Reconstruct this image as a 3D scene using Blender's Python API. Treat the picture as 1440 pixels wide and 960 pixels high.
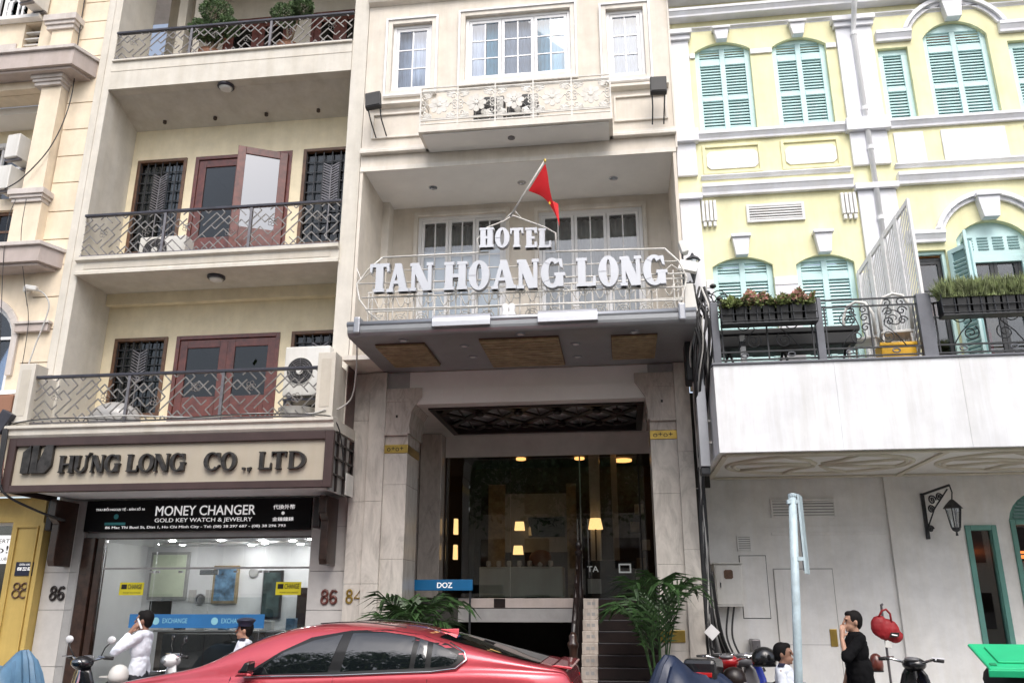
import bpy, bmesh, math, random
from mathutils import Vector, Matrix
random.seed(7)
R = math.radians
S = bpy.context.scene
for o in list(bpy.data.objects):
    bpy.data.objects.remove(o)
# ------------------------------------------------------------------ camera
cd = bpy.data.cameras.new('camera'); cam = bpy.data.objects.new('camera', cd)
S.collection.objects.link(cam); S.camera = cam
cd.sensor_width = 36.0; cd.lens = 36.0 * 1175.0 / 1440.0
cd.clip_start = 0.1; cd.clip_end = 2000
cam.location = (0, 0, 1.85)
cam.rotation_euler = (R(90 + 17.5), 0, R(7.4))
# ------------------------------------------------------------------ sky, sun, exposure
w = bpy.data.worlds.new('World'); S.world = w; w.use_nodes = True
nt = w.node_tree; bg = nt.nodes['Background']
sky = nt.nodes.new('ShaderNodeTexSky'); sky.sky_type = 'NISHITA'; sky.sun_disc = False
SUN_EL, SUN_AZ = 52.0, 165.0           # azimuth: compass degrees, +Y is north; the sun stands behind the camera
sky.sun_elevation = R(SUN_EL); sky.sun_rotation = R(SUN_AZ)
sky.air_density = 1.0; sky.dust_density = 4.0; sky.ozone_density = 1.0
hsv = nt.nodes.new('ShaderNodeHueSaturation'); hsv.inputs['Saturation'].default_value = 0.62
nt.links.new(sky.outputs[0], hsv.inputs['Color']); nt.links.new(hsv.outputs[0], bg.inputs[0])
bg.inputs[1].default_value = 0.15
sl = bpy.data.lights.new('sun', 'SUN'); sl.energy = 1.0; sl.angle = R(40); sl.color = (1.0, 0.97, 0.93)
so = bpy.data.objects.new('sun', sl); S.collection.objects.link(so)
so.rotation_euler = (R(90 - SUN_EL), 0, R(180 - SUN_AZ) + 0)
dx = math.sin(R(SUN_AZ)) * math.cos(R(SUN_EL)); dy = math.cos(R(SUN_AZ)) * math.cos(R(SUN_EL)); dz = math.sin(R(SUN_EL))
so.rotation_euler = Vector((-dx, -dy, -dz)).to_track_quat('-Z', 'Y').to_euler()
S.view_settings.view_transform = 'Standard'; S.view_settings.look = 'None'
S.view_settings.gamma = 1.0; S.view_settings.use_curve_mapping = False
S.view_settings.exposure = 0.74
S.render.engine = 'CYCLES'
S.cycles.max_bounces = 8; S.cycles.transparent_max_bounces = 12

# ------------------------------------------------------------------ materials
MATS = {}
def mat(name, col, rough=0.6, metal=0.0, var=0.06, scale=3.0, streak=0.0, bump=0.0, bscale=40.0, spec=0.5, col2=None, coat=0.0, emit=None, est=0.0, transl=0.0):
    if name in MATS: return MATS[name]
    m = bpy.data.materials.new(name); m.use_nodes = True; t = m.node_tree; N = t.nodes; L = t.links
    b = N['Principled BSDF']
    b.inputs['Roughness'].default_value = rough; b.inputs['Metallic'].default_value = metal
    b.inputs['Specular IOR Level'].default_value = spec
    if coat: b.inputs['Coat Weight'].default_value = coat; b.inputs['Coat Roughness'].default_value = 0.03
    tc = N.new('ShaderNodeTexCoord')
    n1 = N.new('ShaderNodeTexNoise'); n1.inputs['Scale'].default_value = scale; n1.inputs['Detail'].default_value = 6; n1.inputs['Roughness'].default_value = 0.65
    L.new(tc.outputs['Object'], n1.inputs['Vector'])
    r = N.new('ShaderNodeValToRGB')
    c2 = col2 or tuple(max(0, c * (1 - 2.2 * var)) for c in col)
    c1 = tuple(min(1, c * (1 + var)) for c in col)
    r.color_ramp.elements[0].position = 0.3; r.color_ramp.elements[1].position = 0.7
    r.color_ramp.elements[0].color = (*c2, 1); r.color_ramp.elements[1].color = (*c1, 1)
    L.new(n1.outputs['Fac'], r.inputs[0]); out = r.outputs[0]
    if streak:
        mp = N.new('ShaderNodeMapping'); mp.inputs['Scale'].default_value = (3.1, 3.1, 0.22)
        L.new(tc.outputs['Object'], mp.inputs[0])
        n2 = N.new('ShaderNodeTexNoise'); n2.inputs['Scale'].default_value = 1.3; n2.inputs['Detail'].default_value = 5; n2.inputs['Roughness'].default_value = 0.7
        L.new(mp.outputs[0], n2.inputs['Vector'])
        r2 = N.new('ShaderNodeValToRGB'); r2.color_ramp.elements[0].position = 0.35; r2.color_ramp.elements[1].position = 0.6
        g = 1 - streak * .6; r2.color_ramp.elements[0].color = (g, g * 0.985, g * 0.95, 1); r2.color_ramp.elements[1].color = (1, 1, 1, 1)
        L.new(n2.outputs['Fac'], r2.inputs[0])
        mx = N.new('ShaderNodeMix'); mx.data_type = 'RGBA'; mx.blend_type = 'MULTIPLY'; mx.inputs[0].default_value = 1
        L.new(out, mx.inputs[6]); L.new(r2.outputs[0], mx.inputs[7]); out = mx.outputs[2]
    L.new(out, b.inputs['Base Color'])
    if bump:
        n3 = N.new('ShaderNodeTexNoise'); n3.inputs['Scale'].default_value = bscale; n3.inputs['Detail'].default_value = 4
        L.new(tc.outputs['Object'], n3.inputs['Vector'])
        bp = N.new('ShaderNodeBump'); bp.inputs['Strength'].default_value = bump; bp.inputs['Distance'].default_value = 0.01
        L.new(n3.outputs['Fac'], bp.inputs['Height']); L.new(bp.outputs[0], b.inputs['Normal'])
    if emit:
        b.inputs['Emission Color'].default_value = (*emit, 1); b.inputs['Emission Strength'].default_value = est
    if transl:
        b.inputs['Transmission Weight'].default_value = 0
        tr = N.new('ShaderNodeBsdfTranslucent'); ms = N.new('ShaderNodeMixShader'); ms.inputs[0].default_value = transl
        L.new(out, tr.inputs[0]); L.new(b.outputs[0], ms.inputs[1]); L.new(tr.outputs[0], ms.inputs[2])
        L.new(ms.outputs[0], N['Material Output'].inputs[0])
    MATS[name] = m; return m
def glass(name, tint=(0.8, 0.85, 0.85), base=0.10, rough=0.01, grim=0.0):
    if name in MATS: return MATS[name]
    m = bpy.data.materials.new(name); m.use_nodes = True; t = m.node_tree; N = t.nodes; L = t.links
    N.remove(N['Principled BSDF'])
    tr = N.new('ShaderNodeBsdfTransparent'); tr.inputs[0].default_value = (*tint, 1)
    gl = N.new('ShaderNodeBsdfGlossy'); gl.inputs['Roughness'].default_value = rough; gl.inputs[0].default_value = (.95, .97, 1, 1)
    lw = N.new('ShaderNodeFresnel'); lw.inputs[0].default_value = 1.5
    ad = N.new('ShaderNodeMath'); ad.operation = 'ADD'; ad.inputs[1].default_value = base; ad.use_clamp = True
    ms = N.new('ShaderNodeMixShader')
    L.new(lw.outputs[0], ad.inputs[0]); L.new(ad.outputs[0], ms.inputs[0]); L.new(tr.outputs[0], ms.inputs[1]); L.new(gl.outputs[0], ms.inputs[2])
    L.new(ms.outputs[0], N['Material Output'].inputs[0]); MATS[name] = m; return m

def marble(name, col, vein, scale=2.0, rough=0.25):
    m = bpy.data.materials.new(name); m.use_nodes = True; t = m.node_tree; N = t.nodes; L = t.links; b = N['Principled BSDF']
    b.inputs['Roughness'].default_value = rough
    tc = N.new('ShaderNodeTexCoord'); mp = N.new('ShaderNodeMapping'); mp.inputs['Scale'].default_value = (2.2, 2.2, 0.7); mp.inputs['Rotation'].default_value = (0.1, 0.25, 0)
    L.new(tc.outputs['Object'], mp.inputs[0])
    n = N.new('ShaderNodeTexNoise'); n.inputs['Scale'].default_value = scale; n.inputs['Detail'].default_value = 9; n.inputs['Roughness'].default_value = 0.7; n.inputs['Distortion'].default_value = 1.6
    L.new(mp.outputs[0], n.inputs['Vector'])
    r = N.new('ShaderNodeValToRGB'); e = r.color_ramp.elements
    e[0].position = 0.36; e[0].color = (*vein, 1); e[1].position = 0.62; e[1].color = (*col, 1)
    k = e.new(0.48); k.color = (*[a * .55 + c * .45 for a, c in zip(col, vein)], 1)
    L.new(n.outputs['Fac'], r.inputs[0]); L.new(r.outputs[0], b.inputs['Base Color']); MATS[name] = m; return m

mat('cream', (.80, .69, .54), .75, streak=.10, bump=.15)
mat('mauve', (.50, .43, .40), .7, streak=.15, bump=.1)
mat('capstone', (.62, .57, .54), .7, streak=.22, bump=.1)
mat('greige', (.66, .625, .56), .7, streak=.14, bump=.12)
mat('greige_dark', (.58, .54, .47), .7, streak=.12, bump=.12)
mat('ochre_wall', (.78, .69, .50), .75, streak=.08, bump=.12)
mat('hotel_wall', (.72, .66, .58), .7, streak=.12, bump=.12)
mat('hotel_trim', (.75, .705, .64), .65, streak=.14, bump=.08)
mat('white_paint', (.80, .80, .80), .5, streak=.10)
mat('white_frame', (.82, .82, .83), .35, var=.03)
mat('cool_white', (.78, .79, .84), .6, streak=.08, bump=.06)
mat('grimy_white', (.78, .79, .82), .55, streak=.26, scale=1.4)
mat('yellow_wall', (.85, .82, .52), .75, var=.06, streak=.13, bump=.12)
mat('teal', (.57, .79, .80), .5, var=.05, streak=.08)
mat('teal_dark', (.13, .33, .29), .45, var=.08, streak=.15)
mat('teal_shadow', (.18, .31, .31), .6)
mat('lower_wall', (.81, .805, .80), .65, streak=.08, bump=.08)
mat('soffit_grey', (.78, .76, .72), .6, var=.05)
mat('soffit_white', (.80, .78, .75), .6, var=.04, scale=1.2)
mat('ochre_mould', (.64, .59, .48), .6)
mat('shop_yellow', (.56, .40, .12), .5, streak=.2)
mat('tile_light', (.56, .54, .52), .22, var=.05, scale=5)
mat('tile_grey', (.36, .355, .35), .25, var=.06, scale=5)
mat('granite_red', (.10, .05, .045), .35, var=.3, scale=30)
mat('sign_panel', (.43, .385, .31), .55, var=.03, streak=.06)
mat('sign_brown', (.055, .032, .03), .45, var=.12)
mat('letter_dark', (.06, .055, .052), .32, metal=.55, var=.3, scale=8)
mat('letter_silver', (.55, .57, .61), .4, metal=0.15, var=.03)
mat('letter_edge', (.42, .41, .40), .4, metal=0.5)
mat('black_sign', (.004, .004, .005), .6, var=.1, spec=.2)
mat('print_white_glow', (.85, .85, .85), .5, emit=(1, 1, 1), est=0.25)  # white print that also gives off a weak added glow
mat('rail_metal', (.20, .19, .20), .35, metal=.6, var=.15, scale=12)
mat('rail_dark', (.055, .055, .07), .4, metal=.3, var=.2)
mat('lattice', (.25, .235, .22), .36, metal=.6, var=.2, scale=14)
mat('iron_dark', (.035, .037, .042), .45, metal=.2, var=.2, scale=20)
mat('iron_grey', (.13, .135, .155), .4, metal=.2, var=.12)
mat('iron_white', (.72, .70, .66), .5, var=.1, scale=10, streak=.2)
mat('wood_red', (.135, .034, .024), .3, var=.25, scale=9, coat=.3)
mat('wood_brown', (.13, .065, .035), .4, var=.25, scale=9)
mat('wood_dark', (.045, .022, .015), .3, var=.3, scale=9, coat=.4)
mat('wood_black', (.018, .011, .010), .35, var=.3)
mat('wood_slat', (.36, .27, .15), .45, var=.2, scale=8)
mat('canopy_grey', (.31, .32, .335), .35, metal=.35, var=.06)
mat('canopy_silver', (.40, .41, .44), .36, metal=.65, var=.05)
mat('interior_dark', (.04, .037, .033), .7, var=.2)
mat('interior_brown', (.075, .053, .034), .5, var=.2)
mat('interior_white', (.75, .75, .76), .6, var=.03)
mat('curtain_white', (.66, .68, .73), .8, var=.04)
mat('curtain_grey', (.46, .46, .46), .85, var=.1)
mat('film_white', (.70, .74, .80), .4, var=.03)
mat('film_blue', (.30, .62, .72), .6, var=.08)
mat('ac_white', (.70, .69, .66), .4, var=.05, streak=.18)
mat('ac_dark', (.035, .035, .038), .5, var=.2)
mat('rubber', (.02, .02, .02), .6, var=.2)
mat('cable', (.025, .025, .027), .5, var=.2)
mat('cable_light', (.5, .49, .47), .5, var=.1)
mat('pvc_white', (.80, .81, .84), .4, streak=.12)
mat('asphalt', (.05, .05, .05), .9, var=.2, scale=8, bump=.5, bscale=120)
mat('paving', (.40, .38, .355), .8, var=.15, scale=4, bump=.2)
mat('kerb', (.36, .35, .33), .8, var=.1)
mat('paint_line', (.75, .75, .72), .7)
mat('brass', (.55, .38, .10), .3, metal=.85, var=.15)
mat('flag_red', (.72, .015, .02), .6, var=.06, transl=.25)
mat('star_yellow', (.85, .6, .03), .6)
mat('car_red', (.60, .075, .10), .28, metal=.45, var=.03, coat=1.0)
mat('car_black', (.008, .008, .009), .3)
mat('car_glass', (.006, .008, .010), .02, var=.0, spec=.5).node_tree.nodes['Principled BSDF'].inputs['IOR'].default_value = 2.1
mat('chrome', (.7, .7, .72), .12, metal=1.0)
mat('lamp_red', (.5, .01, .01), .15, coat=.6)
mat('skin', (.42, .24, .165), .55, var=.06)
mat('skin_dark', (.28, .15, .10), .55, var=.06)
mat('hair', (.006, .005, .005), .75, spec=.2)
mat('shirt_white', (.74, .78, .86), .75, var=.04, bump=.35, bscale=14)
mat('shirt_black', (.005, .005, .006), .9, spec=.15, bump=.3, bscale=14)
mat('trousers', (.02, .022, .03), .8)
mat('cap_navy', (.012, .016, .04), .6)
mat('tarp_navy', (.012, .022, .055), .38, var=.15, bump=.4, bscale=9)
mat('tarp_blue', (.10, .21, .33), .45, var=.15, bump=.4, bscale=9)
mat('scooter_black', (.012, .012, .014), .25, coat=.5)
mat('scooter_grey', (.13, .13, .14), .3, coat=.5)
mat('scooter_white', (.72, .72, .73), .25, coat=.5)
mat('scooter_red', (.35, .012, .015), .25, coat=.6)
mat('scooter_blue', (.03, .05, .33), .25, coat=.6)
mat('bag_red', (.30, .010, .016), .6, var=.15, bump=.3, bscale=20)
mat('bin_green', (.02, .50, .22), .4, var=.05)
mat('bin_green_dark', (.01, .26, .11), .45, var=.08)
mat('pole_blue', (.50, .62, .68), .45, var=.12, scale=7, streak=.2)
mat('box_yellow', (.72, .40, .01), .4, var=.08)
mat('leaf_palm', (.036, .085, .024), .45, var=.7, scale=6, transl=.2)
mat('leaf_top', (.13, .20, .09), .6, var=.6, scale=9, transl=.2)
mat('leaf_grass', (.36, .42, .20), .6, var=.5, scale=9, transl=.25)
mat('leaf_green', (.27, .33, .12), .6, var=.5, scale=9, transl=.25)
mat('petal', (.80, .42, .36), .6, var=.3, scale=14, transl=.3)
mat('soil', (.03, .022, .015), .9)
mat('pot_dark', (.010, .011, .013), .55)
mat('pot_clay', (.32, .16, .10), .7)
mat('trunk', (.12, .085, .055), .9, bump=.5)
mat('blue_sign', (.01, .15, .36), .4)
mat('decal_blue', (.03, .17, .42), .4)
mat('decal_yellow', (.72, .62, .02), .5)
mat('board_green', (.60, .66, .50), .4)
mat('picture_blue', (.16, .30, .46), .3, var=.5, scale=4)
mat('picture_dark', (.05, .08, .08), .3, var=.6, scale=5)
mat('lamp_warm', (.9, .6, .25), .5, emit=(1, .60, .24), est=1.5)
mat('lamp_orange', (.9, .4, .12), .5, emit=(1, .46, .14), est=2.0)
mat('lamp_white', (.9, .9, .9), .5, emit=(1, .98, .96), est=85.0)
mat('glow_red', (.8, .2, .1), .5, emit=(1, .22, .05), est=2.0)
mat('diffuser', (.78, .77, .74), .3)
mat('teal_soft', (.05, .35, .38), .5)
marble('marble', (.60, .56, .51), (.42, .39, .355))
marble('marble_pink', (.56, .50, .45), (.38, .33, .29), 3.0)
glass('pane', (.86, .90, .90), .10)
glass('pane_sky', (.72, .80, .90), .05)
glass('pane_glare', (.16, .17, .17), .22)  # plain door glass, reflection raised to imitate bright sky on it
glass('pane_dark', (.42, .44, .44), .0)
glass('pane_shop', (.92, .94, .94), .0)
glass('pane_clear', (.78, .79, .78), .03)
glass('lantern_glass', (.85, .88, .88), .15)

# ------------------------------------------------------------------ helpers
COL = S.collection
def root_of(o):
    while o.parent: o = o.parent
    return o
def tag(o, label=None, cat=None, group=None, kind=None):
    if label: o['label'] = label
    if cat: o['category'] = cat
    if group: o['group'] = group
    if kind: o['kind'] = kind
    return o
def thing(name, label, cat, loc=(0, 0, 0), group=None):
    o = bpy.data.objects.new(name, None); COL.objects.link(o); o.location = loc; o.empty_display_size = .2
    return tag(o, label, cat, group)
def link(name, me, m=None, parent=None):
    o = bpy.data.objects.new(name, me); COL.objects.link(o)
    if parent: o.parent = parent
    if m is not None: me.materials.clear(); me.materials.append(MATS[m] if isinstance(m, str) else m)
    return o
def copy_tree(o, parent=None):
    c = o.copy(); COL.objects.link(c); c.parent = parent
    for ch in list(o.children): copy_tree(ch, c)
    return c
class MB:
    def __init__(s): s.v = []; s.f = []
    def add(s, vs, fs):
        n = len(s.v); s.v += [tuple(p) for p in vs]; s.f += [tuple(i + n for i in f) for f in fs]; return s
    def box(s, x0, x1, y0, y1, z0, z1):
        if x0 > x1: x0, x1 = x1, x0
        if y0 > y1: y0, y1 = y1, y0
        if z0 > z1: z0, z1 = z1, z0
        return s.add([(x0, y0, z0), (x1, y0, z0), (x1, y1, z0), (x0, y1, z0), (x0, y0, z1), (x1, y0, z1), (x1, y1, z1), (x0, y1, z1)],
                     [(0, 3, 2, 1), (4, 5, 6, 7), (0, 1, 5, 4), (1, 2, 6, 5), (2, 3, 7, 6), (3, 0, 4, 7)])
    def hexa(s, p):      # 8 corners ordered as box
        return s.add(p, [(0, 3, 2, 1), (4, 5, 6, 7), (0, 1, 5, 4), (1, 2, 6, 5), (2, 3, 7, 6), (3, 0, 4, 7)])
    def prism(s, poly, a, b, axis='y'):
        n = len(poly); A = []; B = []
        ar = sum(poly[i][0] * poly[(i + 1) % n][1] - poly[(i + 1) % n][0] * poly[i][1] for i in range(n))
        if ar < 0: poly = poly[::-1]
        for u, v in poly:
            if axis == 'y': A.append((u, a, v)); B.append((u, b, v))
            elif axis == 'x': A.append((a, u, v)); B.append((b, u, v))
            else: A.append((u, v, a)); B.append((u, v, b))
        fs = [tuple(range(n)), tuple(range(2 * n - 1, n - 1, -1))]
        fs += [(i, i + n, (i + 1) % n + n, (i + 1) % n) for i in range(n)]
        return s.add(A + B, fs)
    def tube(s, pts, r, n=6, closed=False, r2=None):
        pts = [Vector(p) for p in pts]; m = len(pts); rings = []
        up = None
        for i, p in enumerate(pts):
            a = pts[(i - 1) % m] if (closed or i > 0) else p
            b = pts[(i + 1) % m] if (closed or i < m - 1) else p
            t = (b - a)
            if t.length < 1e-9: t = Vector((0, 0, 1))
            t.normalize()
            if up is None:
                up = Vector((0, 0, 1)) if abs(t.z) < .9 else Vector((0, 1, 0))
            u = t.cross(up)
            if u.length < 1e-4: u = t.cross(Vector((1, 0, 0)))
            u.normalize(); v = u.cross(t); up = v
            rr = r if r2 is None else r + (r2 - r) * i / max(1, m - 1)
            rings.append([p + (u * math.cos(2 * math.pi * k / n) + v * math.sin(2 * math.pi * k / n)) * rr for k in range(n)])
        vs = [q for ring in rings for q in ring]; fs = []
        for i in range(m if closed else m - 1):
            j = (i + 1) % m
            for k in range(n): fs.append((i * n + k, i * n + (k + 1) % n, j * n + (k + 1) % n, j * n + k))
        if not closed: fs += [tuple(range(n))[::-1], tuple((m - 1) * n + k for k in range(n))]
        return s.add(vs, fs)
    def lathe(s, prof, c=(0, 0, 0), n=16, axis='z'):
        vs = []; fs = []; m = len(prof)
        for r_, z in prof:
            for k in range(n):
                a = 2 * math.pi * k / n; q = (r_ * math.cos(a), r_ * math.sin(a), z)
                if axis == 'y': q = (q[0], q[2], q[1])
                if axis == 'x': q = (q[2], q[0], q[1])
                vs.append((c[0] + q[0], c[1] + q[1], c[2] + q[2]))
        for i in range(m - 1):
            for k in range(n): fs.append((i * n + k, i * n + (k + 1) % n, (i + 1) * n + (k + 1) % n, (i + 1) * n + k))
        fs += [tuple(range(n))[::-1], tuple((m - 1) * n + k for k in range(n))]
        return s.add(vs, fs)
    def ell(s, c, rx, ry, rz, n=12, m=8):
        prof = []
        base = len(s.v)
        pr = [(max(.02, math.sin(math.pi * i / m)), -math.cos(math.pi * i / m)) for i in range(m + 1)]
        s.lathe(pr, (0, 0, 0), n)
        for i in range(base, len(s.v)):
            x, y, z = s.v[i]; s.v[i] = (c[0] + x * rx, c[1] + y * ry, c[2] + z * rz)
        return s
    def grid(s, P):      # P[i][j] points
        a, b = len(P), len(P[0]); vs = [p for row in P for p in row]
        return s.add(vs, [(i * b + j, i * b + j + 1, (i + 1) * b + j + 1, (i + 1) * b + j) for i in range(a - 1) for j in range(b - 1)])
    def xform(s, M, i0=0):
        for i in range(i0, len(s.v)): s.v[i] = tuple(M @ Vector(s.v[i]))
        return s
    def mesh(s, name, off=(0, 0, 0)):
        me = bpy.data.meshes.new(name)
        me.from_pydata([(x - off[0], y - off[1], z - off[2]) for x, y, z in s.v], [], s.f); me.validate(); me.update(); return me
    def build(s, name, m, parent=None, bevel=0, smooth=False, sub=0, fix=True):
        off = root_of(parent).location if parent else (0, 0, 0)
        me = s.mesh(name, off)
        if fix:
            bm = bmesh.new(); bm.from_mesh(me); bmesh.ops.recalc_face_normals(bm, faces=bm.faces); bm.to_mesh(me); bm.free()
        o = link(name, me, m, parent)
        if smooth:
            me.polygons.foreach_set('use_smooth', [True] * len(me.polygons))
            if smooth == 'auto': me.set_sharp_from_angle(angle=R(35))
        if sub: md = o.modifiers.new('sub', 'SUBSURF'); md.levels = md.render_levels = sub
        if bevel:
            md = o.modifiers.new('bevel', 'BEVEL'); md.width = bevel; md.segments = 2; md.limit_method = 'ANGLE'; md.angle_limit = R(40)
        return o
def B(name, m, parent, x0, x1, y0, y1, z0, z1, bevel=0):
    return MB().box(x0, x1, y0, y1, z0, z1).build(name, m, parent, bevel)
def arch_pts(x0, x1, zs, rise, n=12):
    """points from (x0,zs) over the crown to (x1,zs)"""
    w_ = (x1 - x0) / 2; c = (x0 + x1) / 2
    if rise <= 0: return [(x0, zs), (x1, zs)]
    Rr = (w_ * w_ + rise * rise) / (2 * rise); zc = zs + rise - Rr
    a0 = math.atan2(zs - zc, -w_); a1 = math.atan2(zs - zc, w_)
    return [(c + Rr * math.cos(a0 + (a1 - a0) * i / n), zc + Rr * math.sin(a0 + (a1 - a0) * i / n)) for i in range(n + 1)]
def wall_open(mb, x0, x1, z0, z1, y0, y1, ops):
    """ops: (xa, xb, za, zspring, rise)"""
    x = x0
    for xa, xb, za, zb, rise in sorted(ops):
        if xa > x: mb.box(x, xa, y0, y1, z0, z1)
        if za > z0: mb.box(xa, xb, y0, y1, z0, za)
        if zb + rise < z1:
            mb.prism([(xa, z1)] + arch_pts(xa, xb, zb, rise) + [(xb, z1)], y0, y1)
        x = xb
    if x < x1: mb.box(x, x1, y0, y1, z0, z1)
    return mb
def arch_band(mb, x0, x1, zs, rise, t, y0, y1, n=14):
    a = arch_pts(x0, x1, zs, rise, n); b = arch_pts(x0 - t, x1 + t, zs, rise + t, n)
    for i in range(n): mb.prism([a[i], a[i + 1], b[i + 1], b[i]], y0, y1)
    return mb
def frame(mb, x0, x1, z0, z1, t, y0, y1, tb=None):
    tb = t if tb is None else tb
    mb.box(x0, x0 + t, y0, y1, z0, z1); mb.box(x1 - t, x1, y0, y1, z0, z1)
    mb.box(x0 + t, x1 - t, y0, y1, z1 - t, z1)
    if tb: mb.box(x0 + t, x1 - t, y0, y1, z0, z0 + tb)
    return mb
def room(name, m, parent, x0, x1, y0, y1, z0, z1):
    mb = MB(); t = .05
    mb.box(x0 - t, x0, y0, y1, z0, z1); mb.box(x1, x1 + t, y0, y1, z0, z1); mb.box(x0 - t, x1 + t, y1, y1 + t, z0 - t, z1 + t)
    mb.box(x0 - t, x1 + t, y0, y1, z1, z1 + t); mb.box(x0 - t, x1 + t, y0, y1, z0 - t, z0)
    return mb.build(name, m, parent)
def curtain(parent, m, x0, x1, z0, z1, y, amp=.025, wl=.09):
    n = max(6, int((x1 - x0) / wl * 5)); top = []; bot = []
    for i in range(n + 1):
        x = x0 + (x1 - x0) * i / n; yy = y + amp * math.sin(2 * math.pi * (x - x0) / wl + .7 * math.sin(9 * x))
        top.append((x, yy, z1)); bot.append((x, yy, z0))
    return MB().grid([bot, top]).build('curtain', m, parent, smooth=True)
def text(name, s, x0, x1, z0, z1, y, m, parent, ext=.004, bold=0.0):
    fat = bold * (z1 - z0) * 1.6; bold = 0
    c = bpy.data.curves.new('txt', 'FONT'); c.body = s; c.offset = bold; c.resolution_u = 3
    o = bpy.data.objects.new('txt', c); COL.objects.link(o)
    dg = bpy.context.evaluated_depsgraph_get(); me = bpy.data.meshes.new_from_object(o.evaluated_get(dg))
    vs = [v.co.copy() for v in me.vertices]; fs = [tuple(p.vertices) for p in me.polygons]
    bpy.data.objects.remove(o); bpy.data.curves.remove(c); bpy.data.meshes.remove(me)
    if not vs: return None
    ax, bx = min(v.x for v in vs), max(v.x for v in vs); ay, by = min(v.y for v in vs), max(v.y for v in vs)
    mb = MB()
    for i, (du, dv) in enumerate(((0, 0), (1, .5), (-1, .5), (0, -1)) if fat else ((0, 0),)):
        mb.add([(x0 + (v.x - ax) / (bx - ax) * (x1 - x0) + du * fat, y - .0005 * i, z0 + (v.y - ay) / (by - ay + 1e-9) * (z1 - z0) + dv * fat) for v in vs], fs)
    ob = mb.build(name, m, parent, fix=False)
    md = ob.modifiers.new('solid', 'SOLIDIFY'); md.thickness = ext; md.offset = 0
    return ob
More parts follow.
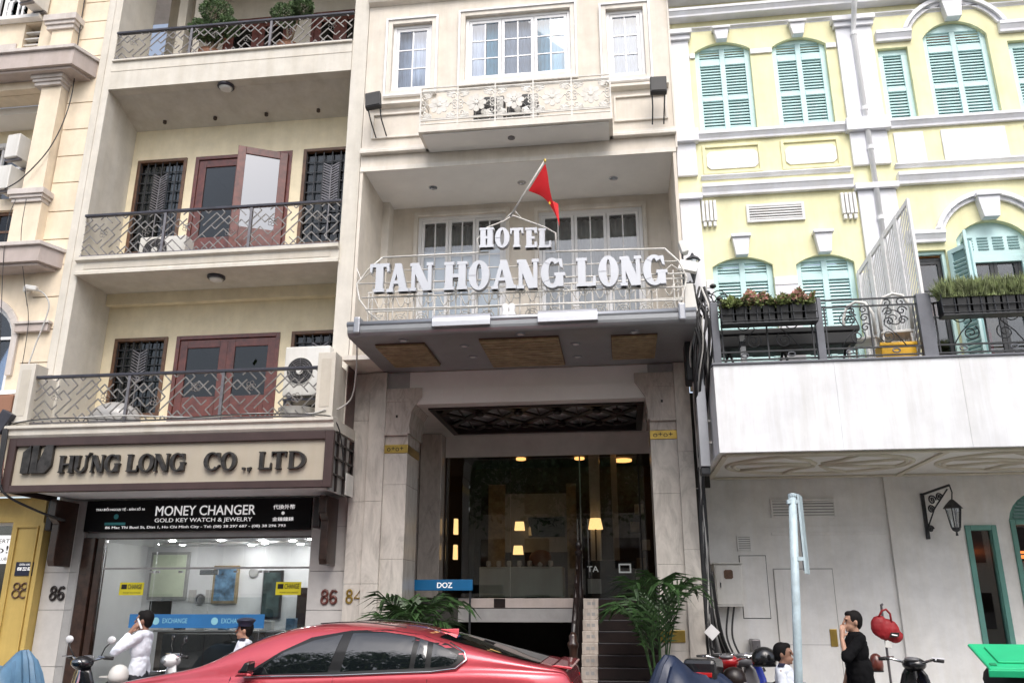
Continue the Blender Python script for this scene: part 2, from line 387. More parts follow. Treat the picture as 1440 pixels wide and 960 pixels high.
# ---- serif capitals: lists of (u,v) polygons in a box of width w and height 1
def glyph(ch, w, st=.19, th=.10, sh=.085, ov=.05):
    P = []
    bx = lambda a, b, c, d: P.append([(a, c), (b, c), (b, d), (a, d)])
    def serif(c, half, z, up): bx(c - half, c + half, z, z + sh) if up else bx(c - half, c + half, z - sh, z)
    def ring(cx, cz, ro, rzo, ri, rzi, a0, a1, n=20):
        for i in range(n):
            p, q = R(a0 + (a1 - a0) * i / n), R(a0 + (a1 - a0) * (i + 1) / n)
            P.append([(cx + ro * math.cos(p), cz + rzo * math.sin(p)), (cx + ro * math.cos(q), cz + rzo * math.sin(q)),
                      (cx + ri * math.cos(q), cz + rzi * math.sin(q)), (cx + ri * math.cos(p), cz + rzi * math.sin(p))])
    hs = st / 2 + ov
    if ch in 'HU' or ch == 'N':
        l = ov + st / 2; r_ = w - ov - st / 2
    if ch == 'H':
        bx(l - st / 2, l + st / 2, 0, 1); bx(r_ - st / 2, r_ + st / 2, 0, 1); bx(l + st / 2, r_ - st / 2, .5 - th / 2, .5 + th / 2)
        for c in (l, r_): serif(c, hs, 0, True); serif(c, hs, 1, False)
    elif ch == 'T':
        bx(w / 2 - st / 2, w / 2 + st / 2, 0, 1); bx(0, w, 1 - th, 1); serif(w / 2, hs, 0, True)
        P.append([(0, 1), (th * .9, 1), (th * .55, .68), (0, .72)]); P.append([(w, 1), (w - th * .9, 1), (w - th * .55, .68), (w, .72)])
    elif ch == 'L':
        l = ov + st / 2; bx(l - st / 2, l + st / 2, 0, 1); bx(l, w, 0, th); serif(l, hs, 1, False); serif(l, hs, 0, True)
        P.append([(w, 0), (w - th, 0), (w - th * .6, .33), (w, .36)])
    elif ch == 'E':
        l = ov + st / 2; bx(l - st / 2, l + st / 2, 0, 1); bx(l, w, 0, th); bx(l, w, 1 - th, 1); bx(l, w * .8, .5 - th / 2, .5 + th / 2)
        bx(w - th, w, 0, .28); bx(w - th, w, .72, 1); serif(l, hs, 0, True); serif(l, hs, 1, False)
    elif ch == 'A':
        c = w / 2
        P.append([(ov, 0), (ov + th, 0), (c + .02, 1), (c - th + .02, 1)]); P.append([(w - ov - st, 0), (w - ov, 0), (c + st * .35, 1), (c - st * .55, 1)])
        bx(w * .27, w * .72, .28, .28 + th * .9); serif(ov + th / 2, th / 2 + ov, 0, True); serif(w - ov - st / 2, hs, 0, True)
    elif ch == 'N':
        l = ov + th / 2; r_ = w - ov - th / 2
        bx(l - th / 2, l + th / 2, 0, 1); bx(r_ - th / 2, r_ + th / 2, 0, 1)
        P.append([(0, 1), (st * 1.15, 1), (w - ov, 0), (w - ov - st * 1.15, 0)])
        serif(l, th / 2 + ov, 0, True); serif(l, th / 2 + ov, 1, False); serif(r_, th / 2 + ov, 1, False)
    elif ch == 'O':
        ring(w / 2, .5, w / 2, .53, w / 2 - st, .53 - th, 0, 360, 36)
    elif ch in 'CG':
        ring(w / 2, .5, w / 2, .53, w / 2 - st, .53 - th, 48, 318 if ch == 'C' else 330, 30)
        P.append([(w * .74, .99), (w * .93, .99), (w * .97, .66), (w * .86, .70)])
        if ch == 'G': bx(w - st * 1.05, w - .01, .02, .46); serif(w - st / 2, hs, .50, False)
        else: P.append([(w * .80, .10), (w * .93, .20), (w * .98, .30), (w * .88, .26)])
    elif ch == 'D':
        l = ov + st / 2; bx(l - st / 2, l + st / 2, 0, 1); ring(w * .38, .5, w * .62, .5, w * .62 - st, .5 - th, -90, 90, 20)
        bx(l, w * .4, 0, th); bx(l, w * .4, 1 - th, 1); serif(l, hs, 0, True); serif(l, hs, 1, False)
    elif ch in 'UƯ':
        l = ov + st / 2; r_ = w * (.78 if ch == 'Ư' else .9) - th / 2
        bx(l - st / 2, l + st / 2, .3, 1); bx(r_ - th / 2, r_ + th / 2, .3, 1); serif(l, hs, 1, False); serif(r_, th / 2 + ov, 1, False)
        cx = (l - st / 2 + r_ + th / 2) / 2; ro = (r_ + th / 2 - l + st / 2) / 2
        ring(cx, .31, ro, .33, ro - (st + th) / 2, .33 - th, 180, 360, 16)
        if ch == 'Ư': P.append([(r_ + .03, .86), (r_ + .10, .93), (w + .02, 1.14), (w - .10, 1.16)])
    elif ch == '.':
        bx(0, w, 0, .13)
    elif ch == ',':
        P.append([(0, .10), (w, .14), (w * .5, -.14), (w * .1, -.10)])
    return P
def letter(ch, x0, x1, z0, z1, y0, y1, m, parent, **kw):
    h = z1 - z0; wd = (x1 - x0) / h; mb = MB()
    for i, poly in enumerate(glyph(ch, wd, **kw)):
        mb.prism([(x0 + u * h, z0 + v * h) for u, v in poly], y0 - .0006 * (i % 9), y1)
    return mb.build('letter', m, parent)
# ================================================================== ground
tag(B('street', 'asphalt', None, -150, 150, -60, 9.95, -.3, 0), kind='structure')
tag(B('ground', 'paving', None, -150, 150, 15.9, 200, -.3, .06), kind='structure')
tag(B('kerb', 'kerb', None, -60, 60, 9.952, 10.18, -.2, .13, .015), kind='structure')
tag(B('pavement', 'paving', None, -60, 60, 10.182, 15.898, -.2, .125), kind='structure')
tag(B('far_pavement', 'paving', None, -60, 60, -8.0, .9, .002, .13), kind='structure')

def louvre_shutter(parent, x0, x1, za, zs, rise, y, singles, cols=2, m='teal', rows=None, jamb=.055, name='shutter'):
    """closed louvred shutter filling an opening; slats are sub-parts of the shutter (or one joined part)"""
    mb = MB(); d0, d1 = y, y + .045
    mid = (x0 + x1) / 2; st = .085
    zt = zs - .24 if rise > 0 else zs - .10
    edges = [(x0 + jamb + .03, mid - st * .5), (mid + st * .5, x1 - jamb - .03)] if cols == 2 else [(x0 + jamb + .04, x1 - jamb - .04)]
    H = zt - za
    rows_ = [(za + .10, za + H * .47), (za + H * .53, zt)]
    top = (zs - .13, zs + rise * .45) if rise > .05 else None
    # stiles and rails without overlaps
    xs = [x0] + [q for e in edges for q in e] + [x1]
    zcuts = [za] + [q for r_ in rows_ for q in r_] + ([top[0], top[1]] if top else [])
    for i in range(0, len(xs), 2):
        mb.box(xs[i], xs[i + 1], d0, d1, za, zcuts[-1])
    for e in edges:
        zz = za
        for a, b in rows_ + ([top] if top else []):
            mb.box(e[0], e[1], d0, d1, zz, a); zz = b
    if rise > 0: mb.prism(arch_pts(x0, x1, zs, rise) + [(x1, zs - .0), (x1, zcuts[-1]), (x0, zcuts[-1])] if zcuts[-1] < zs else
                          [(x0, zcuts[-1])] + [p for p in arch_pts(x0, x1, zs, rise, 24) if p[1] > zcuts[-1] + .004] + [(x1, zcuts[-1])], d0, d1)
    else: mb.box(x0, x1, d0, d1, zcuts[-1], zs)
    sh = mb.build(name, m, parent, .006)
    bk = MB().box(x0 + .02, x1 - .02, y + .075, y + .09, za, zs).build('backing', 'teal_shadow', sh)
    meshes = {}; join = MB(); off = root_of(parent).location
    for e in edges:
        for a, b in rows_ + ([top] if top else []):
            n = max(2, int(round((b - a) / .054))); pt = (b - a) / n; L_ = e[1] - e[0]
            for k in range(n):
                z = a + pt * (k + .5)
                if singles:
                    key = round(L_, 3)
                    if key not in meshes:
                        q = MB().box(-L_ / 2, L_ / 2, -.019, .019, -.0055, .0055); q.xform(Matrix.Rotation(R(58), 4, 'X'))
                        meshes[key] = q.mesh('slat'); meshes[key].materials.append(MATS[m])
                    o = bpy.data.objects.new('slat', meshes[key]); COL.objects.link(o); o.parent = sh
                    o.location = ((e[0] + e[1]) / 2 - off[0], y + .03 - off[1], z - off[2])
                else:
                    i0 = len(join.v); join.box(-L_ / 2, L_ / 2, -.019, .019, -.0055, .0055)
                    join.xform(Matrix.Translation(((e[0] + e[1]) / 2, y + .03, z)) @ Matrix.Rotation(R(58), 4, 'X'), i0)
    if not singles: tag(join.build('louvre_slats', m, sh), kind='stuff')
    return sh
def casement(parent, x0, x1, z0, z1, y, cols, sash=1, rows=3, fm='white_frame', gm='pane_sky', t=.055, bar=.022, name='window', split=None):
    """glazed window: fixed frame, sashes, glazing bars and one pane per opening"""
    mb = frame(MB(), x0, x1, z0, z1, t, y, y + .08); win = mb.build(name, fm, parent, .006)
    w_ = (x1 - x0 - 2 * t) / sash
    for s_ in range(sash):
        a = x0 + t + s_ * w_ + .004; b = a + w_ - .008
        sf = frame(MB(), a, b, z0 + t + .004, z1 - t - .004, .05, y + .015, y + .06)
        ia, ib, ja, jb = a + .05, b - .05, z0 + t + .054, z1 - t - .054
        cw = (ib - ia) / cols; rh = (jb - ja) / rows
        for i in range(1, cols): sf.box(ia + i * cw - bar / 2, ia + i * cw + bar / 2, y + .025, y + .05, ja, jb)
        for j in range(1, rows):
            for i in range(cols): sf.box(ia + i * cw + (bar / 2 if i else 0), ia + (i + 1) * cw - (bar / 2 if i < cols - 1 else 0), y + .026, y + .049, ja + j * rh - bar / 2, ja + j * rh + bar / 2)
        so_ = sf.build('sash', fm, win)
        for i in range(cols):
            for j in range(rows):
                MB().add([(ia + i * cw, y + .037, ja + j * rh), (ia + (i + 1) * cw, y + .037, ja + j * rh), (ia + (i + 1) * cw, y + .037, ja + (j + 1) * rh), (ia + i * cw, y + .037, ja + (j + 1) * rh)], [(0, 1, 2, 3)]).build('pane', gm, win)
    return win
def ac_unit(name, label, loc, rz=0, w=.80, h=.56, d=.30, group=None, dark=False):
    t = thing(name, label, 'air conditioner', (0, 0, 0), group)
    B('casing', 'ac_dark' if dark else 'ac_white', t, -w / 2, w / 2, -d / 2, d / 2, .04, h, .015)
    r_ = min(h * .42, w * .30); cx = -w * .14
    MB().lathe([(r_, 0), (r_, -.012), (r_ * .97, -.012), (r_ * .97, -.002)], (cx, -d / 2, h * .52), 28, 'y').build('fan_ring', 'ac_white', t, smooth='auto')
    MB().lathe([(r_ * .965, -.001), (r_ * .965, -.004)], (cx, -d / 2, h * .52), 28, 'y').build('fan_opening', 'ac_dark', t)
    g = MB()
    for k in range(1, 6): 
        rr = r_ * .96 * k / 6
        g.tube([(cx + rr * math.cos(a * math.pi / 10), -d / 2 - .014, h * .52 + rr * math.sin(a * math.pi / 10)) for a in range(20)], .004, 4, True)
    for k in range(8):
        a = k * math.pi / 4; g.tube([(cx + .06 * math.cos(a), -d / 2 - .016, h * .52 + .06 * math.sin(a)), (cx + r_ * .97 * math.cos(a), -d / 2 - .016, h * .52 + r_ * .97 * math.sin(a))], .004, 4)
    g.build('grille', 'rail_metal', t)
    MB().lathe([(.055, -.014), (.055, -.024), (.03, -.027)], (cx, -d / 2, h * .52), 14, 'y').build('badge', 'ac_white', t, smooth='auto')
    B('service_panel', 'ac_white', t, w * .27, w * .485, -d / 2 - .006, -d / 2 - .001, .07, h - .03, .002)
    for s_ in (-1, 1): B('foot', 'rail_metal', t, s_ * w * .33 - .03, s_ * w * .33 + .03, -d / 2 - .02, d / 2 + .02, 0, .039)
    t.location = loc; t.rotation_euler = (0, 0, R(rz)); return t
def cable(label, pts, r=.009, m='cable', name='cable', smooth_n=8, cat='cable', sag=0):
    P = [Vector(p) for p in pts]; out = []
    for i in range(len(P) - 1):
        p0 = P[i - 1] if i else P[i]; p1 = P[i]; p2 = P[i + 1]; p3 = P[i + 2] if i + 2 < len(P) else P[i + 1]
        for k in range(smooth_n):
            t = k / smooth_n
            out.append(.5 * ((2 * p1) + (-p0 + p2) * t + (2 * p0 - 5 * p1 + 4 * p2 - p3) * t * t + (-p0 + 3 * p1 - 3 * p2 + p3) * t ** 3))
    out.append(P[-1])
    return tag(MB().tube(out, r, 6).build(name, m, None, smooth=True), label, cat)

# ================================================================== cream corner house on the far left
A = thing('cream_house', 'cream house with mauve ledges and rusticated wall at the left edge', 'building', (-11, 12.6, 0))
wa = MB()
wall_open(wa, -14, -9.22, 3.52, 7.24, 12.12, 12.45, [(-11.3, -9.98, 4.6, 6.15, .62)])
wall_open(wa, -14, -9.22, 7.24, 8.72, 12.12, 12.45, [(-11.2, -10.36, 7.72, 8.5, 0)])
wa.box(-10.17, -9.22, 12.12, 12.45, 8.72, 10.85); wa.box(-14, -10.17, 13.0, 13.2, 8.72, 9.0)
wa.box(-14, -9.22, 12.12, 12.45, 10.85, 11.9)
wall_open(wa, -14, -9.22, 11.9, 14.6, 12.12, 12.45, [(-10.95, -10.62, 11.9, 12.45, 0), (-13.2, -10.98, 12.55, 13.9, 0)])
wa.build('wall', 'cream', A)
B('roof', 'capstone', A, -14, -9.24, 12.1, 15, 14.61, 14.8)
zs = [14.5, 13.75, 13.25, 12.77, 12.33, 11.94, 11.56, 11.11, 10.57, 10.02, 9.48, 8.95, 8.39, 7.86, 7.38, 6.80, 6.22, 5.65, 5.08, 4.5, 3.9, 3.53]
for a, b in zip(zs[:-1], zs[1:]): B('wall_course', 'cream', A, -9.76, -9.225, 12.085, 12.119, b + .009, a - .009, .003)
B('joint_backing', 'wood_brown', A, -9.755, -9.23, 12.1191, 12.1197, 3.54, 14.49)
B('pilaster', 'cream', A, -10.2, -9.78, 11.92, 12.119, 11.47, 14.6); B('pilaster', 'cream', A, -10.17, -9.78, 11.9, 12.119, 8.74, 10.82)
B('pilaster', 'cream', A, -10.26, -9.74, 11.9, 12.119, 7.66, 8.49)
def cap(x0, x1, z0, z1, y):
    mb = MB(); h = z1 - z0
    mb.box(x0 + .06, x1 - .06, y + .06, 12.118, z0, z0 + h * .3); mb.box(x0 + .03, x1 - .03, y + .03, 12.118, z0 + h * .3, z0 + h * .55); mb.box(x0, x1, y, 12.118, z0 + h * .55, z1)
    return mb.build('pilaster_cap', 'capstone', A, .006)
cap(-10.36, -9.70, 12.07, 12.36, 11.82); cap(-10.34, -9.71, 10.825, 11.05, 11.78); cap(-10.36, -9.68, 8.5, 8.735, 11.8)
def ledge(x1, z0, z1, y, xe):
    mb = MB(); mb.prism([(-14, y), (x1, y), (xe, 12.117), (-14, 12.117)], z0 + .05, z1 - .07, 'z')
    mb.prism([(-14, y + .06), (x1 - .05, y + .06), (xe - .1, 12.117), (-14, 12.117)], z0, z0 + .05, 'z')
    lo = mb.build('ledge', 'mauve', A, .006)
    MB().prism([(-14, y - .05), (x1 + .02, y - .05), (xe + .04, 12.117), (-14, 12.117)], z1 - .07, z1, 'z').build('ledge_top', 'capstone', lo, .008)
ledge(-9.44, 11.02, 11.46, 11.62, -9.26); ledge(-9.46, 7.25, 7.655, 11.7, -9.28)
B('beam', 'cream', A, -14, -9.79, 11.95, 12.118, 10.86, 11.015)
# recessed loggia with an arched window
B('loggia_ceiling', 'soffit_white', A, -14, -10.18, 12.46, 13.0, 10.7, 10.85)
bw = wall_open(MB(), -14, -9.8, 9.0, 10.7, 13.0, 13.2, [(-12.6, -10.75, 9.0, 9.9, .5)]); bw.build('loggia_wall', 'ochre_wall', A)
B('loggia_floor', 'capstone', A, -14, -9.78, 12.46, 13.3, 8.55, 8.71)
aw = MB(); arch_band(aw, -12.5, -10.85, 9.9, .44, .09, 12.98, 13.06); aw.box(-12.59, -12.5, 12.98, 13.06, 9.0, 9.9); aw.box(-10.85, -10.76, 12.98, 13.06, 9.0, 9.9)
aw.box(-11.70, -11.65, 13.0, 13.05, 9.0, 10.3); aw.box(-12.5, -11.7, 13.0, 13.05, 9.85, 9.9); aw.box(-11.65, -10.85, 13.0, 13.05, 9.85, 9.9)
wv = aw.build('arched_window', 'white_frame', A, .005)
MB().prism([(-12.5, 9.0)] + arch_pts(-12.5, -10.85, 9.9, .44) + [(-10.85, 9.0)], 13.08, 13.09).build('pane', 'pane', wv)
B('room_back', 'interior_dark', A, -13, -10.3, 13.25, 13.3, 8.8, 10.6)
# lower arched window, trim and small openings
al = MB(); arch_band(al, -11.3, -9.98, 6.15, .60, .11, 12.06, 12.118); al.box(-9.98, -9.87, 12.06, 12.118, 5.45, 6.15); al.build('window_arch', 'capstone', A, .006)
av = MB(); arch_band(av, -11.22, -10.06, 6.15, .52, .08, 12.16, 12.22); av.box(-10.06, -9.98, 12.16, 12.22, 4.6, 6.15); av.box(-10.64, -10.60, 12.17, 12.21, 4.6, 6.66)
av.box(-11.2, -10.64, 12.17, 12.21, 6.1, 6.15); av.box(-10.60, -10.06, 12.17, 12.21, 6.1, 6.15); ao = av.build('arched_window', 'white_frame', A, .005)
MB().prism([(-11.22, 4.6)] + arch_pts(-11.22, -10.06, 6.15, .52) + [(-10.06, 4.6)], 12.23, 12.235).build('pane', 'pane_sky', ao)
curtain(A, 'curtain_white', -11.3, -9.98, 4.6, 6.7, 12.32)
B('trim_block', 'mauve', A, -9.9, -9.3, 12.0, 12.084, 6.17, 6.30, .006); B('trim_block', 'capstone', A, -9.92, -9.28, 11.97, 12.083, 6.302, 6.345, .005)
room('room', 'interior_dark', A, -11.2, -10.36, 12.46, 13, 7.72, 8.5)
fw = frame(MB(), -11.2, -10.36, 7.72, 8.5, .06, 12.2, 12.26); fw.box(-10.80, -10.76, 12.2, 12.26, 7.78, 8.44); fw.box(-11.14, -10.8, 12.21, 12.25, 8.1, 8.14); fw.box(-10.76, -10.42, 12.21, 12.25, 8.1, 8.14)
fo = fw.build('small_window', 'wood_brown', A); B('pane', 'pane_dark', fo, -11.14, -10.42, 12.225, 12.23, 7.78, 8.44)
room('vent_room', 'interior_dark', A, -10.95, -10.62, 12.46, 12.7, 11.9, 12.45)
for k in range(3): B('vent_slat', 'ac_white', A, -10.95, -10.62, 12.16, 12.24, 11.98 + .14 * k, 12.01 + .14 * k)
# upper windows with curved glazing
for k, x in enumerate((-13.0, -12.3, -11.58, -10.98 - .5)):
    uw = wall_open(MB(), x, x + .62, 12.56, 13.9, 12.2, 12.26, [(x + .07, x + .29, 12.68, 13.05, .05), (x + .33, x + .55, 12.68, 13.05, .05)]).build('white_window', 'white_frame', A, .004)
    B('pane', 'pane', uw, x + .06, x + .56, 12.23, 12.235, 12.66, 13.2); MB().box(x + .07, x + .29, 12.215, 12.245, 12.86, 12.885).box(x + .33, x + .55, 12.215, 12.245, 12.86, 12.885).build('glazing_bar', 'white_frame', uw)
B('room_back', 'interior_dark', A, -13.3, -10.9, 12.46, 12.5, 12.5, 13.9); B('sill', 'white_paint', A, -14, -10.6, 11.98, 12.118, 12.48, 12.56, .006)
B('wall_panel', 'capstone', A, -13.2, -11.05, 12.09, 12.118, 11.75, 12.0)
# awning box and ground floor
B('blind_box', 'pot_clay', A, -11.5, -9.33, 11.55, 12.11, 4.66, 4.98, .02); MB().prism([(11.55, 4.985), (12.1, 4.985), (12.1, 5.2)], -11.5, -9.4, 'x').build('blind_slope', 'soffit_white', A)
gw = wall_open(MB(), -14, -9.16, 0.126, 3.5, 12.5, 12.8, [(-11.6, -9.68, .126, 3.12, 0)]); gw.build('shop_wall', 'shop_yellow', A)
for x0, x1 in ((-9.60, -9.57), (-9.24, -9.21)): B('pilaster_bead', 'shop_yellow', A, x0, x1, 12.47, 12.499, .126, 3.02, .004)
B('pilaster_bead', 'shop_yellow', A, -9.60, -9.21, 12.47, 12.499, 3.03, 3.06, .004); B('pilaster_edge', 'shop_yellow', A, -9.16, -9.09, 12.44, 12.8, .126, 3.1, .006)
room('shop_room', 'interior_dark', A, -11.6, -9.68, 12.81, 14.5, .13, 3.12)
so1 = MB(); frame(so1, -11.6, -9.68, .13, 3.12, .05, 12.6, 12.66, 0); s1 = so1.build('shopfront', 'white_frame', A); B('pane', 'pane_clear', s1, -11.55, -9.73, 12.63, 12.636, .13, 3.07)
tag(B('shade_lamp', 'lamp_warm', A, -9.95, -9.80, 13.0, 13.1, 3.0, 3.06), None)
pl = B('house_plaque', 'cap_navy', A, -9.50, -9.20, 12.485, 12.497, 2.29, 2.5, .003)
text('lettering', '038 222 82', -9.46, -9.24, 2.37, 2.42, 12.483, 'print_white_glow', pl, .002, .02); text('lettering', 'CENTRAL HOME', -9.44, -9.26, 2.445, 2.475, 12.483, 'print_white_glow', pl, .002)
po = B('poster', 'print_white_glow', A, -10.2, -9.72, 12.58, 12.584, 2.48, 2.92)
for k, (s_, a, b) in enumerate((('EXPERT', 2.80, 2.86), ('no!', 2.64, 2.76), ('CAFE CLUB', 2.53, 2.58))): text('lettering', s_, -10.12, -9.75, a, b, 12.577, 'letter_dark', po, .002)
n88 = MB()
for cx in (-9.42, -9.29):
    for cz, rr in ((2.02, .062), (2.135, .05)): n88.tube([(cx + rr * math.cos(a * math.pi / 9), 12.485, cz + rr * .95 * math.sin(a * math.pi / 9)) for a in range(18)], .012, 6, True)
n88.build('house_number', 'wood_brown', A, smooth=True)
for i, (x, z, gx) in enumerate(((-10.46, 9.36, 'upper'), (-10.52, 8.74, 'lower'))):
    ac_unit('air_conditioner', f'white air conditioner in the cream loggia, {gx} of the two', (x, 12.1, z), -97, .50, .50, .27, 'air conditioners in the cream loggia')
ac_unit('air_conditioner', 'white air conditioner box beside the top left window panes', (-10.66, 11.88, 12.57), -97, .45, .56, .25)
# ================================================================== balcony house (sign HUNG LONG)
HL = thing('balcony_house', 'grey beige house with three lattice balconies and a company sign', 'building', (-6.65, 13, 0))
XL, XR, YB = -8.92, -4.39, 13.0
for x0, x1 in ((-9.2, XL), (XR, -4.12)): B('pier', 'greige', HL, x0, x1, 12.0, 13.0, 4.45, 14.4, .012)
B('pier_strip', 'greige', HL, -9.14, -9.05, 11.985, 11.999, 5.4, 14.4); B('pier_strip', 'greige_dark', HL, -4.121, -4.118, 12.05, 12.4, 4.5, 8.7)
B('side_cladding', 'granite_red', HL, -4.119, -4.108, 12.02, 12.42, 4.32, 5.75)
def floor_slab(z0, z1, name='balcony_slab'):
    mb = MB(); yf = 11.93
    mb.box(XL - .02, XR + .02, 12.0, YB, z0 + .02, z1)
    mb.prism([(12.0, z0 + .02), (11.93, z0 + .02), (11.93, z0 + .07), (11.96, z0 + .09), (11.96, z1 - .09), (11.90, z1 - .06), (11.90, z1), (12.0, z1)], XL - .02, XR + .02, 'x')
    return mb.build(name, 'greige', HL)
sl1 = floor_slab(7.09, 7.42)
B('recess_panel', 'greige_dark', sl1, XL + .12, XR - .12, 11.952, 11.959, 7.21, 7.30)
B('beam_front', 'greige', HL, XL, XR, 11.99, 12.55, 10.73, 11.30); B('beam_line', 'greige_dark', HL, XL, XR, 11.984, 11.989, 11.10, 11.115); B('beam_cap', 'greige', HL, XL, XR, 11.95, 12.6, 11.302, 11.34, .008)
B('terrace_slab', 'greige_dark', HL, XL, XR, 12.551, 13.0, 10.75, 11.30); MB().prism([(12.20, 10.729), (12.999, 10.47), (12.999, 10.748), (12.56, 10.748), (12.56, 10.7295)], XL + .001, XR - .001, 'x').build('ceiling_slope', 'greige', HL)
B('ceiling_beam', 'ochre_wall', HL, XL + .001, XR - .001, 12.86, 12.999, 6.90, 7.108)
# back walls with openings
dz = {'f3': (7.42, 9.84), 'f2': (4.45, 6.31), 'f4': (11.3, 13.7)}
ops3 = [(-8.79, -7.81, 7.9, 9.83, 0), (-7.64, -5.76, 7.42, 9.83, 0), (-5.54, -4.45, 7.9, 9.83, 0)]
wall_open(MB(), -9.2, -4.12, 7.1, 10.75, YB, YB + .22, ops3).build('back_wall', 'ochre_wall', HL)
ops2 = [(-8.72, -7.73, 4.9, 6.31, 0), (-7.57, -5.69, 4.46, 6.31, 0), (-5.48, -4.45, 4.9, 6.31, 0)]
wall_open(MB(), -9.2, -4.12, 4.3, 7.1, YB, YB + .22, ops2).build('back_wall', 'ochre_wall', HL)
ops4 = [(-7.9, -6.4, 11.34, 13.6, 0), (-6.0, -4.75, 11.34, 13.6, 0)]
wall_open(MB(), -9.2, -4.12, 11.2, 14.4, 13.9, 14.1, ops4).build('back_wall', 'greige_dark', HL)
B('terrace_floor', 'greige_dark', HL, -9.2, -4.12, 13.001, 13.899, 11.1, 11.299); B('roof', 'greige', HL, -9.3, -4.0, 11.8, 14.2, 14.41, 14.6)
for x in (-8.55, -8.2): B('column', 'greige_dark', HL, x, x + .18, 13.2, 13.4, 11.3, 14.4, .01)
for ops, zz in ((ops3, 0), (ops2, 0), (ops4, 1)):
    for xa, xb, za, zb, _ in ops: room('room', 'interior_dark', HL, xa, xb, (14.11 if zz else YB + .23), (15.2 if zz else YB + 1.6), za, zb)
def grille_window(x0, x1, z0, z1, y, fern=True):
    fr = frame(MB(), x0, x1, z0, z1, .06, y - .03, y + .10).build('window', 'wood_brown', HL, .006)
    B('pane', 'pane_dark', fr, x0 + .06, x1 - .06, y + .06, y + .066, z0 + .06, z1 - .06)
    g = MB(); a, b, c, d = x0 + .06, x1 - .06, z0 + .06, z1 - .06; r_ = .009
    n = 6
    for i in range(n + 1): g.box(a + (b - a) * i / n - r_, a + (b - a) * i / n + r_, y + .0, y + .018, c, d)
    m_ = 9
    for j in range(1, m_): g.box(a, b, y + .019, y + .033, c + (d - c) * j / m_ - r_, c + (d - c) * j / m_ + r_)
    g.build('grille', 'iron_dark', fr)
    if fern:
        f = MB(); cx = (x0 + x1) / 2; w_ = (x1 - x0) * .15; zc = z0 + (z1 - z0) * .42; zt = z0 + (z1 - z0) * .80
        f.box(cx - .010, cx + .010, y - .012, y - .002, z0 + .1, zt)
        k = zc
        while k < zt:
            for s_ in (-1, 1): f.prism([(cx + s_ * .012, k), (cx + s_ * .012, k + .022), (cx + s_ * w_ * .9, k + .092), (cx + s_ * w_ * .9, k + .070)], y - .012, y - .002)
            k += .052
        f.build('leaf_ornament', 'rail_metal', fr)
    for xx in (x0 + .08, x1 - .36): curtain(fr, 'curtain_white', xx, xx + .28, z0 + .08, z1 - .12, y + .12, .012, .07)
    return fr
grille_window(-8.79, -7.81, 7.9, 9.83, YB); grille_window(-5.54, -4.45, 7.9, 9.83, YB); grille_window(-8.72, -7.73, 4.9, 6.31, YB); grille_window(-5.48, -4.45, 4.9, 6.31, YB)
def leaf_mesh(parent, w_, h, name='leaf'):
    mb = frame(MB(), 0, w_, 0, h, .14, -.025, .025, .75)
    lf = mb.build(name, 'wood_red', parent, .006)
    B('panel_moulding', 'wood_red', lf, .22, w_ - .22, -.035, -.026, .18, .60, .008)
    B('pane', 'pane_dark', lf, .14, w_ - .14, -.004, .004, .75, h - .14)
    return lf
def double_door(x0, x1, z0, z1, y, open_right):
    d = frame(MB(), x0, x1, z0, z1, .07, y - .02, y + .12, 0).build('door', 'wood_red' , HL, .006)
    w_ = (x1 - x0 - .14) / 2; off = root_of(HL).location
    l1 = leaf_mesh(d, w_, z1 - z0 - .09); l1.location = Vector((0, 0, 0))
    for o in [l1] + list(l1.children):
        me = o.data
        for v in me.vertices: v.co += off          # back to local door coordinates
    l1.location = Vector((x0 + .07, y + .03, z0 + .01)) - off
    l2 = leaf_mesh(d, w_, z1 - z0 - .09)
    for o in [l2] + list(l2.children):
        for v in o.data.vertices: v.co += off; v.co.x -= w_
    l2.location = Vector((x1 - .07, y + .03, z0 + .01)) - off
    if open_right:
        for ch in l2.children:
            if ch.name.startswith('pane') and not ch.name.startswith('panel'): ch.data.materials[0] = MATS['pane_glare']  # same glass as the shut leaf, with the sky glare built in
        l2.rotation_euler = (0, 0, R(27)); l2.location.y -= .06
    return d
double_door(-7.64, -5.76, 7.42, 9.83, YB, True); double_door(-7.57, -5.69, 4.46, 6.31, YB, False)
for xa, xb, za, zb, _ in ops4: double_door(xa, xb, za, zb, 13.9, False)
